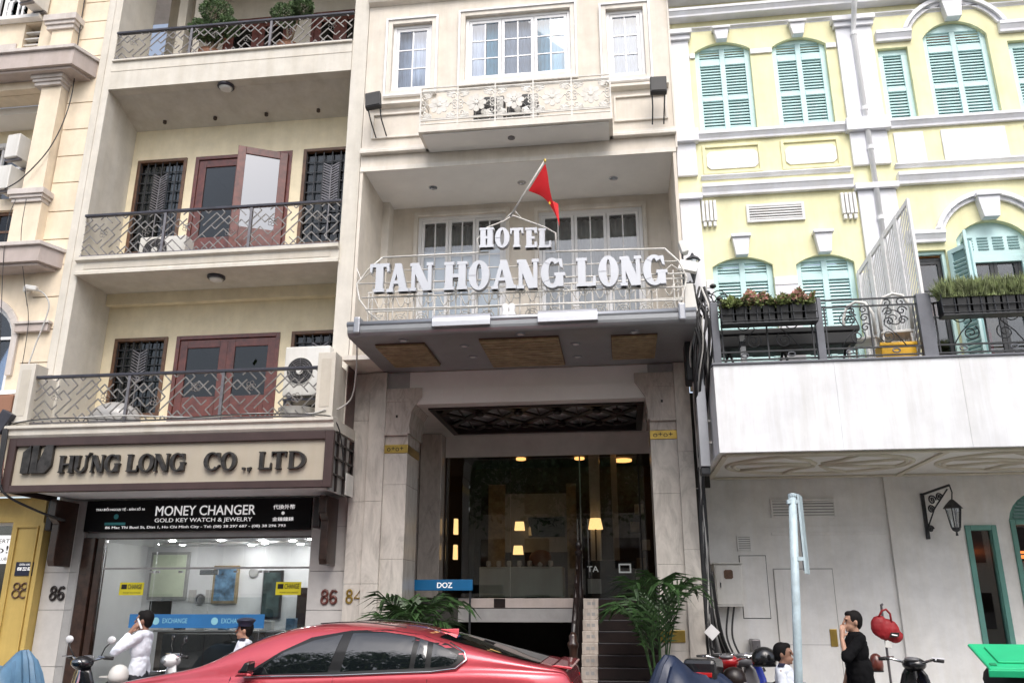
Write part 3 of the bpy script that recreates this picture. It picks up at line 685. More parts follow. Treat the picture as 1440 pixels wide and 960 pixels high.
# fretwork balustrades
def fret(x0, x1, z0, z1, y, seed):
    """diagonal key-pattern bars clipped to the panel"""
    rnd = random.Random(seed); mb = MB(); a = .105; cx, cz = (x0 + x1) / 2, (z0 + z1) / 2; c45 = math.sqrt(.5)
    def seg(u0, v0, u1, v1, mir):
        P = []
        for u, v in ((u0, v0), (u1, v1)):
            px, pz = (u - v) * c45 * a, (u + v) * c45 * a
            P.append((px, pz))
        (ax, az), (bx_, bz) = P
        ax += cx + mir; bx_ += cx + mir; az += cz; bz += cz
        t0, t1 = 0., 1.; dx_, dz_ = bx_ - ax, bz - az
        for p, q in ((-dx_, ax - x0), (dx_, x1 - ax), (-dz_, az - z0), (dz_, z1 - az)):
            if abs(p) < 1e-9:
                if q < 0: return
            else:
                r_ = q / p
                if p < 0: t0 = max(t0, r_)
                else: t1 = min(t1, r_)
        if t1 - t0 < .02: return
        sx, sz, ex, ez = ax + dx_ * t0, az + dz_ * t0, ax + dx_ * t1, az + dz_ * t1
        L_ = math.hypot(ex - sx, ez - sz); nx, nz = -(ez - sz) / L_ * .0085, (ex - sx) / L_ * .0085
        yo = .0 if abs(u1 - u0) > 0 else .006
        mb.prism([(sx + nx, sz + nz), (sx - nx, sz - nz), (ex - nx, ez - nz), (ex + nx, ez + nz)], y - .008 - yo, y + .006)
    N = 12; T = 6
    tile = [(0, 0, 4, 0), (4, 0, 4, 2), (4, 2, 2, 2), (2, 2, 2, 3), (0, 1, 3, 1), (3, 1, 3, .0), (0, 2, 1, 2), (1, 2, 1, 5), (1, 5, 3, 5), (3, 5, 3, 4), (2, 4, 5, 4), (5, 4, 5, 1), (5, 1, 6, 1), (0, 3, 0, 6), (4, 3, 6, 3), (4, 3, 4, 5), (5, 5, 5, 6), (2, 5, 2, 6)]
    for i in range(-3, 4):
        for j in range(-3, 4):
            fl = (i + j) % 2
            for u0, v0, u1, v1 in tile:
                if fl: u0, v0, u1, v1 = v0, u0, v1, u1
                seg(i * T + u0, j * T + v0, i * T + u1, j * T + v1, 0)
    # scrolled rosettes
    for k in range(2):
        rx = x0 + (x1 - x0) * (.22 + .5 * k + .08 * rnd.random()); rz = z0 + (z1 - z0) * (.35 + .35 * rnd.random())
        for ph in range(5):
            an = ph * 2 * math.pi / 5; mb.tube([(rx + .045 * math.cos(an) + .03 * math.cos(t_ * .7), y - .010, rz + .045 * math.sin(an) + .03 * math.sin(t_ * .7)) for t_ in range(9)], .005, 4)
    return mb
def balustrade(x0, x1, z0, z1, y, posts, seed, top='rail_dark'):
    tr = MB(); tr.box(x0, x1, y - .035, y + .035, z1 - .045, z1); r_ = tr.build('railing', top, HL, .008)
    B('bottom_rail', 'rail_metal', r_, x0, x1, y - .012, y + .012, z0 + .012, z0 + .034)
    xs = [x0] + posts + [x1]
    for p in posts: B('post', 'rail_metal', r_, p - .022, p + .022, y - .022, y + .022, z0, z1 - .046)
    for i, (a, b) in enumerate(zip(xs[:-1], xs[1:])):
        fret(a + .02, b - .02, z0 + .04, z1 - .05, y, seed + i).build('lattice_panel', 'lattice', r_)
    return r_
balustrade(XL, XR, 11.34, 11.95, 12.0, [-7.45, -5.93], 1); balustrade(XL, XR, 7.43, 8.22, 11.97, [-7.45, -5.93], 11); balustrade(-8.93, -4.38, 4.47, 5.24, 11.5, [-7.38, -5.87], 21)
# ceiling lamps and spots
for x, y, z in ((-6.75, 12.15, 10.73), (-6.6, 12.3, 7.108)):
    lp = MB().lathe([(.145, 0), (.15, -.03), (.125, -.055), (.118, -.05)], (x, y, z), 24).build('ceiling_lamp', 'rail_dark', HL, smooth='auto')
    MB().lathe([(.118, -.05), (.10, -.078), (.06, -.095), (.005, -.10)], (x, y, z), 24).build('globe', 'diffuser', lp, smooth=True)
for x in (-8.25, -7.25, -6.25, -5.25): MB().lathe([(.035, 0), (.035, -.05), (.028, -.055), (.028, -.045)], (x, 12.8, 10.535), 10).build('spot_lamp', 'wood_dark', HL)
# lower balcony: floor, cornice, pedestals, side walls
B('balcony_floor', 'greige', HL, -9.2, -4.08, 11.5, 12.99, 4.28, 4.44)
MB().prism([(11.52, 4.25), (11.40, 4.25), (11.37, 4.29), (11.37, 4.36), (11.33, 4.385), (11.33, 4.43), (11.52, 4.45)], -9.21, -4.06, 'x').build('cornice', 'greige', HL, .006)
for x0, x1 in ((-9.2, -8.93), (-4.38, -4.11)):
    p = B('pedestal', 'greige', HL, x0, x1, 11.42, 11.72, 4.452, 5.43, .01); B('inset', 'greige_dark', p, x0 + .06, x1 - .06, 11.415, 11.419, 4.6, 5.33, .004)
B('side_parapet', 'greige', HL, -9.18, -8.96, 11.721, 12.0, 4.452, 5.3, .01); B('side_parapet', 'greige', HL, -4.36, -4.13, 11.721, 12.0, 4.452, 5.3, .01)
# ground floor: tiled columns, shop window, interior
for x0, x1, n in ((-9.08, -8.52, 0), (-4.74, -4.14, 1)):
    c = B('column', 'tile_grey', HL, x0 + .01, x1 - .01, 12.62, 13.0, .126, 3.45)
    for a, b in zip((.13, .96, 1.78, 2.34, 3.0), (.96, 1.78, 2.34, 3.0, 3.44)):
        B('tile', 'tile_light', c, x0, x1 - .0 if n else x1 - .13, 12.605, 12.619, a + .004, b - .004, .002)
        if not n: B('tile', 'tile_grey', c, x1 - .126, x1, 12.605, 12.619, a + .004, b - .004, .002)
B('jamb', 'wood_dark', HL, -8.50, -8.30, 12.62, 12.78, .126, 2.87, .006); B('jamb', 'wood_dark', HL, -8.28, -8.17, 12.66, 12.78, .126, 2.87, .006)
B('jamb_light', 'tile_grey', HL, -8.52, -8.501, 12.61, 13.0, .126, 2.95)
B('lintel', 'tile_grey', HL, -8.52, -4.75, 12.70, 12.779, 2.87, 2.96); B('over_panel', 'soffit_white', HL, -9.1, -4.14, 12.72, 13.0, 3.001, 4.27)
B('shop_soffit', 'interior_white', HL, -8.80, -4.30, 11.505, 12.70, 3.475, 3.50)
sw = MB(); sw.box(-8.165, -4.745, 12.68, 12.72, .126, .2); sw.box(-8.165, -4.745, 12.70, 12.73, 2.845, 2.869)
sf = sw.build('shop_window', 'wood_dark', HL)
px = [-8.165, -7.28, -5.50, -4.745]
for a, b in zip(px[:-1], px[1:]):
    B('pane', 'pane_shop', sf, a + .004, b - .004, 12.705, 12.715, 2.42, 2.844); 
B('transom', 'tile_grey', sf, -8.165, -4.745, 12.695, 12.725, 2.385, 2.415)
for a, b in ((-8.165, -7.28), (-7.28, -6.35), (-6.35, -5.50), (-5.50, -4.745)): B('pane', 'pane_shop', sf, a + .004, b - .004, 12.705, 12.715, .21, 2.384)
for x in (-7.33, -7.23, -6.85, -5.95, -5.55, -5.45): B('patch_fitting', 'chrome', sf, x - .03, x + .03, 12.69, 12.73, 2.33, 2.36)
B('door_closer', 'chrome', sf, -6.55, -6.25, 12.725, 12.76, 2.30, 2.375, .006)
B('blue_decal', 'decal_blue', sf, -7.6, -5.42, 12.699, 12.703, 1.52, 1.72)
for x, s_ in ((-7.05, 'EXCHANGE'), (-6.1, 'EXCHANGE')):
    text('decal_lettering', s_, x, x + .40, 1.59, 1.66, 12.6965, 'film_blue', sf, .001); MB().lathe([(.055, 0), (.055, -.002)], (x - .11, 12.699, 1.62), 16, 'y').build('decal_mark', 'film_blue', sf)
for x, s_ in ((-7.83, 'CHANGE'), (-5.28, 'CHANGE')):
    d_ = B('yellow_decal', 'decal_yellow', sf, x, x + .40, 12.699, 12.703, 2.0, 2.19); text('decal_lettering', s_, x + .14, x + .37, 2.09, 2.16, 12.6965, 'letter_dark', sf, .001, .01); B('decal_mark', 'letter_dark', sf, x + .03, x + .12, 12.695, 12.6985, 2.09, 2.16); text('decal_lettering', 'MONEY EXCHANGE', x + .07, x + .36, 2.025, 2.045, 12.6965, 'letter_dark', sf, .001)
# shop interior
SYB, SCZ = 15.2, 2.90
MB().box(-8.9, -4.2, SYB, SYB + .1, .13, SCZ).box(-9.0, -8.9, 12.78, SYB, .13, SCZ).box(-4.2, -4.1, 12.78, SYB, .13, SCZ).build('shop_wall', 'interior_white', HL)
B('shop_ceiling', 'interior_white', HL, -9.0, -4.1, 12.78, SYB + .1, SCZ, SCZ + .1); B('shop_floor', 'tile_light', HL, -9.0, -4.1, 12.78, SYB + .1, .127, .14); MB().prism([(-8.2, 14.3), (-8.2, 14.36), (-5.3, 13.96), (-5.3, 13.9)], SCZ - .03, SCZ - .001, 'z').build('ceiling_groove', 'tile_light', HL)
for i, (x, y) in enumerate(((-5.15, 13.7), (-5.55, 13.95), (-6.05, 13.8), (-6.75, 13.75), (-7.6, 13.7), (-5.3, 14.5), (-6.3, 14.5), (-7.1, 14.3), (-5.75, 14.8), (-6.7, 14.85), (-7.9, 14.6), (-5.05, 14.2))):
    MB().lathe([(.05, 0), (.05, -.012), (.035, -.014)], (x, y, SCZ - .001), 12).build('downlight', 'lamp_white', HL)
cb = B('shop_counter', 'interior_brown', HL, -7.9, -5.2, 14.1, 14.5, .14, 1.42, .01); B('counter_top', 'tile_grey', cb, -7.95, -5.15, 14.05, 14.55, 1.421, 1.45, .005); B('counter_glass', 'pane_shop', cb, -7.9, -5.2, 14.12, 14.13, 1.46, 1.98)
for k in range(6): B('counter_goods', ('wood_dark', 'ac_white', 'picture_blue')[k % 3], HL, -7.7 + k * .4, -7.55 + k * .4, 14.25, 14.4, 1.451, 1.56 + .04 * (k % 3), .01)
B('display_case', 'interior_dark', HL, -7.3, -6.0, 13.2, 13.6, .14, 1.42, .01); B('monitor', 'interior_dark', HL, -8.05, -7.65, 14.0, 14.03, 1.62, 1.92, .008)
pf = B('notice_board', 'tile_grey', HL, -8.78, -8.02, SYB - .06, SYB - .002, 1.95, 2.80, .01); B('board_face', 'board_green', pf, -8.73, -8.07, SYB - .07, SYB - .061, 2.0, 2.75)
pf = B('wall_picture', 'wood_slat', HL, -7.52, -7.03, SYB - .06, SYB - .002, 1.88, 2.55, .01); B('picture_face', 'picture_blue', pf, -7.47, -7.08, SYB - .07, SYB - .061, 1.93, 2.50)
pf = B('wall_picture', 'wood_black', HL, -6.56, -6.18, SYB - .06, SYB - .002, 1.62, 2.46, .01); B('picture_face', 'picture_dark', pf, -6.53, -6.21, SYB - .07, SYB - .061, 1.66, 2.42)
for x in (-7.98, -7.65): B('notice', 'tile_light', HL, x, x + .14, SYB - .02, SYB - .002, 1.9, 2.12)
MB().lathe([(.09, 0), (.09, -.03), (.07, -.04)], (-6.76, SYB - .002, 2.42), 20, 'y').build('wall_clock', 'tile_grey', HL); MB().lathe([(.11, 0), (.10, -.03), (.075, -.03), (.075, -.005)], (-7.75, SYB - .002, 1.95), 20, 'y').build('wall_mirror', 'chrome', HL)
MB().box(-5.75, -5.42, 14.8, 15.1, .14, 2.15).build('cabinet', 'wood_dark', HL, .01); B('cabinet', 'wood_brown', HL, -5.4, -5.1, 14.7, 15.1, .14, 1.75, .01)
# timber brackets under the sign
for x, l in ((-8.71, 'left'), (-4.39, 'right')):
    br = MB(); br.prism([(12.6, 2.42), (12.22, 2.42), (12.18, 2.5), (12.18, 3.05), (12.05, 3.15), (12.05, 3.41), (12.6, 3.41)], x - .06, x + .06, 'x')
    br.build('bracket', 'wood_dark', HL, .012); B('bracket_block', 'wood_black', HL, x - .20, x - .085, 12.2, 12.6, 2.95, 3.41, .02)
def eight6(x, z, y, m, parent, s_=1.0):
    t = MB()
    for cz, rr in ((z + .052, .045), (z + .15, .040)): t.tube([(x + rr * math.cos(a * math.pi / 8), y, cz + rr * 1.1 * math.sin(a * math.pi / 8)) for a in range(16)], .021, 6, True)
    x += .135
    t.tube([(x + .043 * math.cos(a * math.pi / 8), y, z + .055 + .05 * math.sin(a * math.pi / 8)) for a in range(16)], .021, 6, True)
    t.tube([(x - .043, y, z + .06), (x - .045, y, z + .14), (x - .02, y, z + .185), (x + .02, y, z + .19), (x + .045, y, z + .165)], .021, 6)
    return t.build('house_number', m, parent, smooth=True)
eight6(-8.86, 1.93, 12.59, 'wood_black', HL); eight6(-4.46, 1.87, 12.59, 'wood_red', HL)

# ------------------------------------------------------------------ company sign
SG = thing('company_sign', 'long beige company sign board with brown frame and dark serif letters', 'sign', (-6.6, 11.6, 3.36))
frame(MB(), -9.12, -4.05, 3.435, 4.245, .125, 11.38, 11.46, .105).build('sign_frame', 'sign_brown', SG, .008)
B('sign_face', 'sign_panel', SG, -8.995, -4.175, 11.43, 11.45, 3.53, 4.13); 
bx_ = MB().box(-9.10, -9.06, 11.461, 12.6, 3.44, 4.24).box(-9.06, -4.11, 11.461, 11.50, 3.44, 3.47); bx_.build('sign_box', 'sign_brown', SG)
B('box_end', 'letter_edge', SG, -4.11, -4.085, 11.461, 12.2, 3.39, 4.24)
for zz in (3.62, 3.86, 4.08): B('end_bar', 'wood_black', SG, -4.084, -4.05, 11.47, 12.35, zz, zz + .025)
for yy in (11.62, 11.95, 12.3): B('end_bar', 'wood_black', SG, -4.083, -4.045, yy, yy + .025, 3.40, 4.24)
B('end_plate', 'ac_white', SG, -4.043, -4.03, 11.99, 12.33, 3.40, 3.72)
lg = MB(); z0, z1 = 3.715, 4.13; 
for poly in ([(-8.85, 3.715), (-8.725, 3.715), (-8.715, 3.92), (-8.735, 4.13), (-8.85, 4.03)], [(-8.705, 3.715), (-8.59, 3.715), (-8.595, 3.85), (-8.60, 4.13), (-8.70, 4.13)], [(-8.588, 3.715), (-8.46, 3.715), (-8.37, 3.82), (-8.37, 4.13), (-8.49, 4.13), (-8.585, 3.86)]):
    lg.prism(poly, 11.37, 11.425)
lg.build('logo', 'letter_dark', SG)
row = [('H', -8.245, -8.005), ('Ư', -8.0, -7.75), ('N', -7.735, -7.53), ('G', -7.52, -7.29), ('L', -7.17, -6.99), ('O', -6.985, -6.745), ('N', -6.74, -6.515), ('G', -6.50, -6.27), ('C', -5.975, -5.725), ('O', -5.715, -5.48), ('.', -5.385, -5.345), (',', -5.31, -5.25), ('L', -5.145, -4.95), ('T', -4.955, -4.735), ('D', -4.70, -4.44)]
for ch, a, b in row:
    k = (a + 8.25) / 3.8 * -.012
    letter(ch, a, b, 3.712 + k, 3.965 + k, 11.37, 11.427, 'letter_dark', SG, st=.235, th=.09, sh=.07)

MC = thing('shop_sign', 'black sign board with white MONEY CHANGER lettering above the shop window', 'sign', (-6.6, 12.6, 2.92))
B('sign_board', 'black_sign', MC, -8.5, -4.76, 12.57, 12.63, 2.965, 3.445, .006)
yq = 12.566
text('lettering', 'MONEY CHANGER', -7.31, -5.66, 3.195, 3.345, yq, 'print_white_glow', MC, .004, .010)
text('lettering', 'GOLD KEY WATCH & JEWELRY', -7.31, -5.70, 3.075, 3.155, yq, 'print_white_glow', MC, .004, .004)
text('lettering', '86 Mac Thi Buoi St, Dist 1, Ho Chi Minh City - Tel: (08) 38 297 687 - (08) 38 296 793', -8.13, -5.15, 2.955 + .035, 3.04, yq, 'print_white_glow', MC, .004, .014)
text('lettering', 'THU ĐỔI NGOẠI TỆ - BẢN SỐ 16', -8.33, -7.50, 3.275, 3.335, yq, 'print_white_glow', MC, .004, .008)
text('lettering', '代換外幣', -5.37, -5.02, 3.27, 3.34, yq, 'print_white_glow', MC, .004, .01); text('lettering', '金鑰鐘錶', -5.37, -5.03, 3.09, 3.15, yq, 'print_white_glow', MC, .004, .01)
MB().lathe([(.026, .0), (.026, -.004)], (-5.205, yq, 3.21), 14, 'y').build('dot', 'print_white_glow', MC)
B('sign_emblem', 'teal_soft', MC, -8.15, -7.80, 12.5665, 12.569, 3.06, 3.10); MB().lathe([(.04, 0), (.04, -.003)], (-7.97, 12.569, 3.19), 14, 'y').build('sign_emblem', 'teal_soft', MC)

# ------------------------------------------------------------------ things on the balconies
ac_unit('air_conditioner', 'white air conditioner behind the middle balcony lattice', (-7.75, 12.6, 7.43), 0, .85, .55)
ac_unit('air_conditioner', 'large white air conditioner standing at the right end of the lowest balcony', (-4.72, 12.0, 4.85), 0, .72, .82)
MB_ = thing('equipment_stand', 'dark metal stand under the large air conditioner', 'stand', (-4.72, 12.0, 4.44))
for sx in (-5.05, -4.42): 
    for sy in (11.85, 12.12): B('leg', 'rail_dark', MB_, sx, sx + .035, sy, sy + .035, 4.445, 4.81)
B('top_frame', 'rail_dark', MB_, -5.06, -4.38, 11.84, 12.16, 4.811, 4.845)
tk = MB(); tk.ell((-8.1, 12.35, 4.70), .42, .32, .30, 18, 10); tag(tk.build('sheeted_pile', 'tile_grey', None, smooth=True), 'grey sheeted heap behind the left panel of the lowest lattice', 'sheet')
bw_ = MB().lathe([(.02, 0), (.22, .02), (.30, .16), (.31, .17), (.02, .18)], (-4.75, 11.75, 4.47), 20).build('basin', 'ac_white', None, smooth='auto'); tag(bw_, 'pale upturned basin under the large air conditioner', 'basin')
cable('white cable lying along the foot of the lowest lattice', [(-9.15, 11.40, 4.50), (-8.4, 11.42, 4.53), (-7.4, 11.43, 4.56), (-6.2, 11.43, 4.50), (-5.3, 11.43, 4.53), (-4.5, 11.42, 4.50), (-4.2, 11.4, 4.55)], .011, 'cable_light')
cable('black cable sagging over the cornice of the company sign', [(-9.3, 11.5, 4.45), (-8.9, 11.36, 4.5), (-8.2, 11.40, 4.54), (-7.0, 11.41, 4.475), (-5.6, 11.41, 4.52), (-4.4, 11.38, 4.48), (-4.05, 11.5, 4.35), (-4.02, 11.9, 3.6)], .009)
# ================================================================== hotel
HT = thing('hotel_building', 'beige hotel with white windows, deep soffit and dark marble entrance', 'building', (-1.5, 13, 0))
HX0, HX1 = -4.11, 1.07
tops = [(-3.66, -2.96, 10.22, 11.57, 0), (-2.37, -.56, 10.33, 11.61, 0), (.05, .67, 10.17, 11.50, 0)]
mb = MB()
wall_open(mb, HX0, HX1, 8.78, 14.5, 12.0, 12.25, [tops[0], tops[1], tops[2]]); mb.box(HX1 - .2, HX1, 12.25, 14.5, 8.78, 14.5); mb.build('front_wall', 'hotel_wall', HT)
for i, (a, b, za, zb, _) in enumerate(tops):
    # stepped surround
    s1 = frame(MB(), a - .08, b + .08, za - .08, zb + .08, .079, 11.955, 11.999).build('window_surround', 'hotel_trim', HT, .006)
    frame(MB(), a - .115, b + .115, za - .115, zb + .115, .034, 11.93, 11.998).build('outer_bead', 'white_frame', s1, .004)
    casement(HT, a, b, za, zb, 12.03, 2, 3 if i == 1 else 1, 3)
    room('room', 'interior_white', HT, a, b, 12.26, 13.6, za, zb)
    if i == 1:
        for c, (p, q, m_) in enumerate(((a + .05, a + .33, 'curtain_white'), (a + .34, a + .60, 'film_blue'), (a + .64, a + 1.2, 'curtain_white'), (a + 1.24, b - .05, 'film_blue'))): curtain(HT, m_, p, q, za + .02, zb - .02, 12.2, .014, .07)
    else: curtain(HT, 'curtain_white', a + .02, b - .02, za + .02, zb - .02, 12.2, .02, .08)
# mouldings
def ledge_x(name, x0, x1, prof, m, par=HT): return MB().prism(prof, x0, x1, 'x').build(name, m, par, .004)
ledge_x('base_ledge', HX0, HX1 + .02, [(12.0, 9.02), (11.90, 9.02), (11.90, 9.07), (11.93, 9.09), (11.93, 9.13), (12.0, 9.15)], 'hotel_trim')
for a, b in ((-3.95, -3.02), (.12, .98)):
    ledge_x('sill_ledge', a - .05, b + .04, [(12.0, 9.90), (11.90, 9.93), (11.90, 9.98), (12.0, 10.0)], 'hotel_trim')
    frame(MB(), a, b, 9.32, 9.80, .035, 11.965, 11.999).build('wall_panel', 'hotel_trim', HT, .005)
ledge_x('top_cornice', HX0, HX1 + .03, [(12.0, 12.0), (11.9, 12.03), (11.86, 12.1), (11.86, 12.2), (12.0, 12.24)], 'hotel_trim')
B('corner_strip', 'hotel_trim', HT, HX1 - .001, HX1 + .03, 11.98, 12.3, 8.79, 14.5); B('roof', 'hotel_trim', HT, HX0, HX1, 11.85, 14.5, 14.51, 14.7)
# soffit and recessed loggia
B('soffit', 'soffit_white', HT, HX0, HX1, 12.003, 13.6, 8.765, 8.779); B('drip_edge', 'hotel_trim', HT, HX0, HX1, 11.985, 12.0025, 8.72, 8.80)
for x, y in ((-3.04, 12.75), (-1.49, 12.77), (.07, 12.82)):
    MB().lathe([(.075, 0), (.075, -.012), (.055, -.014), (.05, -.002)], (x, y, 8.764), 18).build('downlight', 'chrome', HT, smooth='auto')
lops = [(-3.47, -1.86, 5.72, 8.58, 0), (-1.28, .55, 5.72, 8.55, 0)]
wall_open(MB(), HX0, HX1, 5.45, 8.764, 13.5, 13.7, lops).build('loggia_wall', 'hotel_wall', HT)
B('side_wall', 'hotel_wall', HT, HX0, -4.06, 12.0, 13.5, 5.45, 8.764); B('side_wall', 'hotel_wall', HT, 1.02, HX1, 12.0, 13.5, 5.45, 8.764); B('pilaster', 'hotel_trim', HT, -4.06, -3.93, 13.2, 13.5, 5.45, 8.764)
B('loggia_floor', 'hotel_trim', HT, HX0, HX1, 11.7, 13.6, 5.38, 5.45)
for i, (a, b, za, zb, _) in enumerate(lops):
    frame(MB(), a - .07, b + .07, za, zb + .07, .069, 13.45, 13.499, 0).build('window_surround', 'hotel_trim', HT, .005)
    w_ = casement(HT, a, b, za, zb, 13.53, 2, 3, 4, gm='pane', t=.06)
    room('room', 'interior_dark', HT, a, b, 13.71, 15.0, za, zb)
    if i == 0:
        for k in range(3): B('frosted_film', 'film_white', HT, a + .10 + k * (b - a - .1) / 3, a + (k + 1) * (b - a - .1) / 3, 13.62, 13.625, 5.8, 7.93)
    curtain(HT, 'curtain_grey', a + .02, b - .02, za, zb - .03, 13.9, .03, .12)
# small upper balcony with cut metal flowers
jb = MB().box(-2.99, .09, 11.40, 11.999, 9.02, 9.14); jo = jb.build('flower_balcony', 'hotel_trim', HT, .006)
B('balcony_soffit', 'soffit_white', jo, -2.93, .03, 11.46, 11.99, 8.995, 9.019); MB().lathe([(.06, 0), (.06, -.012), (.04, -.012)], (-1.53, 11.7, 8.994), 14).build('downlight', 'rail_metal', jo)
rl = MB(); y = 11.43
for z in (9.17, 9.235, 9.77, 9.835): rl.box(-2.97, .07, y - .012, y + .012, z, z + .02)
xs = [-2.97 + 3.04 * k / 5 for k in range(6)]
for x in xs: rl.box(x - .011, x + .011, y - .013, y + .013, 9.14, 9.855)
for x in (-2.97, .07):
    for z in (9.17, 9.77, 9.835): rl.box(x - .01, x + .01, y + .013, 11.99, z, z + .02)
rl.build('rail_frame', 'iron_white', jo)
for i in range(5):
    a, b = xs[i] + .015, xs[i + 1] - .015; cx, cz = (a + b) / 2, 9.51; f = MB()
    for k in range(8):
        t = k * math.pi / 4; n = []
        for (u, v) in ((.028, 0), (.07, .028), (.115, .045), (.15, .035), (.168, 0), (.15, -.035), (.115, -.045), (.07, -.028)):
            n.append((cx + u * math.cos(t) - v * math.sin(t), cz + u * math.sin(t) + v * math.cos(t)))
        f.prism(n, y - .006 - .0007 * k, y + .004)
    f.lathe([(.035, 0), (.035, -.014), (.02, -.018)], (cx, y - .004, cz), 12, 'y')
    for sx in (-1, 1):
        for sz in (-1, 1):
            for rr, ox, oz in ((.06, .235, .155), (.04, .15, .20), (.045, .255, .045)):
                f.tube([(cx + sx * (ox + rr * (1 - q / 16) * math.cos(q * .55)), y, cz + sz * (oz + rr * (1 - q / 16) * math.sin(q * .55))) for q in range(14)], .011, 5)
            f.prism([(cx + sx * .27, cz + sz * .24), (cx + sx * .20, cz + sz * .13), (cx + sx * .12, cz + sz * .16), (cx + sx * .17, cz + sz * .245)], y - .005, y + .003)
        f.tube([(cx + sx * (.17 + .11 * q / 6), y, cz + .03 * math.sin(q)) for q in range(7)], .01, 5)
    for sz in (-1, 1): f.tube([(a, y, cz + sz * .245), (b, y, cz + sz * .245)], .012, 5)
    f.build('flower_panel', 'iron_white', jo)
for x, l in ((-1.95, 'left of the two behind the flower balcony'), (-1.4, 'right of the two behind the flower balcony')):
    ac_unit('air_conditioner', f'dark air conditioner with round grille, {l}', (x + .05, 11.80, 9.15), 0, .50, .62, .26, 'air conditioners behind the flower balcony', True)

def floodlight(label, x, z, tilt):
    t = thing('floodlight', label, 'floodlight', (0, 0, 0), 'floodlights on the hotel front')
    hd = MB().box(-.13, .13, -.04, .05, -.17, .17); hd.xform(Matrix.Rotation(R(-14), 4, 'X')); hd.build('lamp_head', 'pot_dark', t, .012)
    gl = MB().box(-.11, .11, -.052, -.042, -.15, .15); gl.xform(Matrix.Rotation(R(-14), 4, 'X')); gl.build('lens', 'rubber', t)
    for s_ in (-1, 1): MB().tube([(s_ * .10, .01, -.16), (s_ * .09, .06, -.33), (s_ * .09, .32, -.50)], .011, 6).build('bracket_arm', 'iron_dark', t)
    t.location = (x, 11.62, z); t.rotation_euler = (0, R(tilt), 0)
floodlight('black floodlight on wire legs at the left of the hotel front', -3.83, 9.82, -8); floodlight('black floodlight on wire legs at the right of the hotel front', .83, 9.70, 2)

# ------------------------------------------------------------------ canopy
CX0, CX1, CY = -3.66, 1.06, 10.55
cn = MB(); pf = [(12.44, 5.37), (CY + .10, 5.37)] + [(CY + .09 - .09 * math.cos(R(a)), 5.455 - .085 * math.sin(R(a)) ) for a in (75, 50, 25, 0)] + [(CY, 5.52), (CY + .04, 5.55), (12.44, 5.55)]
cno = MB().prism(pf, CX0, CX1, 'x').build('canopy', 'canopy_grey', HT, 0)
tp = MB().tube([(CX0 - .01, CY + .03, 5.545), (CX1 + .01, CY + .03, 5.545)], .045, 12).build('canopy_gutter', 'canopy_silver', cno, smooth=True)
for a, b in ((-2.46, -1.66), (-1.02, -.22)):
    pr = [(CY + .05, 5.63)] + [(CY + .03 - .09 * math.sin(R(q)), 5.50 + .13 * math.cos(R(q))) for q in (10, 35, 60, 85)] + [(CY - .065, 5.44), (CY - .02, 5.43), (CY + .1, 5.60)]
    MB().prism(pr, a, b, 'x').build('fascia_panel', 'canopy_silver', cno, .006)
for x in (-3.52, .88): MB().box(x - .045, x + .045, CY - .04, CY + .15, 5.40, 5.64).build('clamp', 'canopy_silver', cno, .02)
for (x0, x1) in ((-3.38, -2.66), (-1.88, -.77), (-.06, .57)):
    tr_ = frame(MB(), x0, x1, 0, 1, .0001, 0, .0001) if False else MB()
    y0, y1 = (10.95, 12.05); n = 11 if x0 == -1.88 else 11
    ctr = x0 == -1.88
    if ctr: y0, y1 = 10.88, 12.25
    bo = B('timber_panel', 'wood_brown', cno, x0, x1, y0, y1, 5.355, 5.369)
    for k in range(n):
        d = (y1 - y0) / n; B('slat', 'wood_slat', cno, x0 + .006, x1 - .006, y0 + k * d + .012, y0 + (k + 1) * d - .012, 5.325, 5.354, .004)
for x, y in ((-2.14, 11.19), (-2.11, 11.74), (-1.28, 10.74), (-.56, 11.29), (-.57, 11.94), (.26, 10.84), (-2.93, 10.82)):
    lo = MB().lathe([(.07, 0), (.07, -.014), (.052, -.016), (.048, -.003)], (x, y, 5.369), 20).build('downlight', 'canopy_silver', cno, smooth='auto'); MB().lathe([(.047, -.003), (.047, -.006)], (x, y, 5.369), 16).build('lens', 'diffuser', lo)
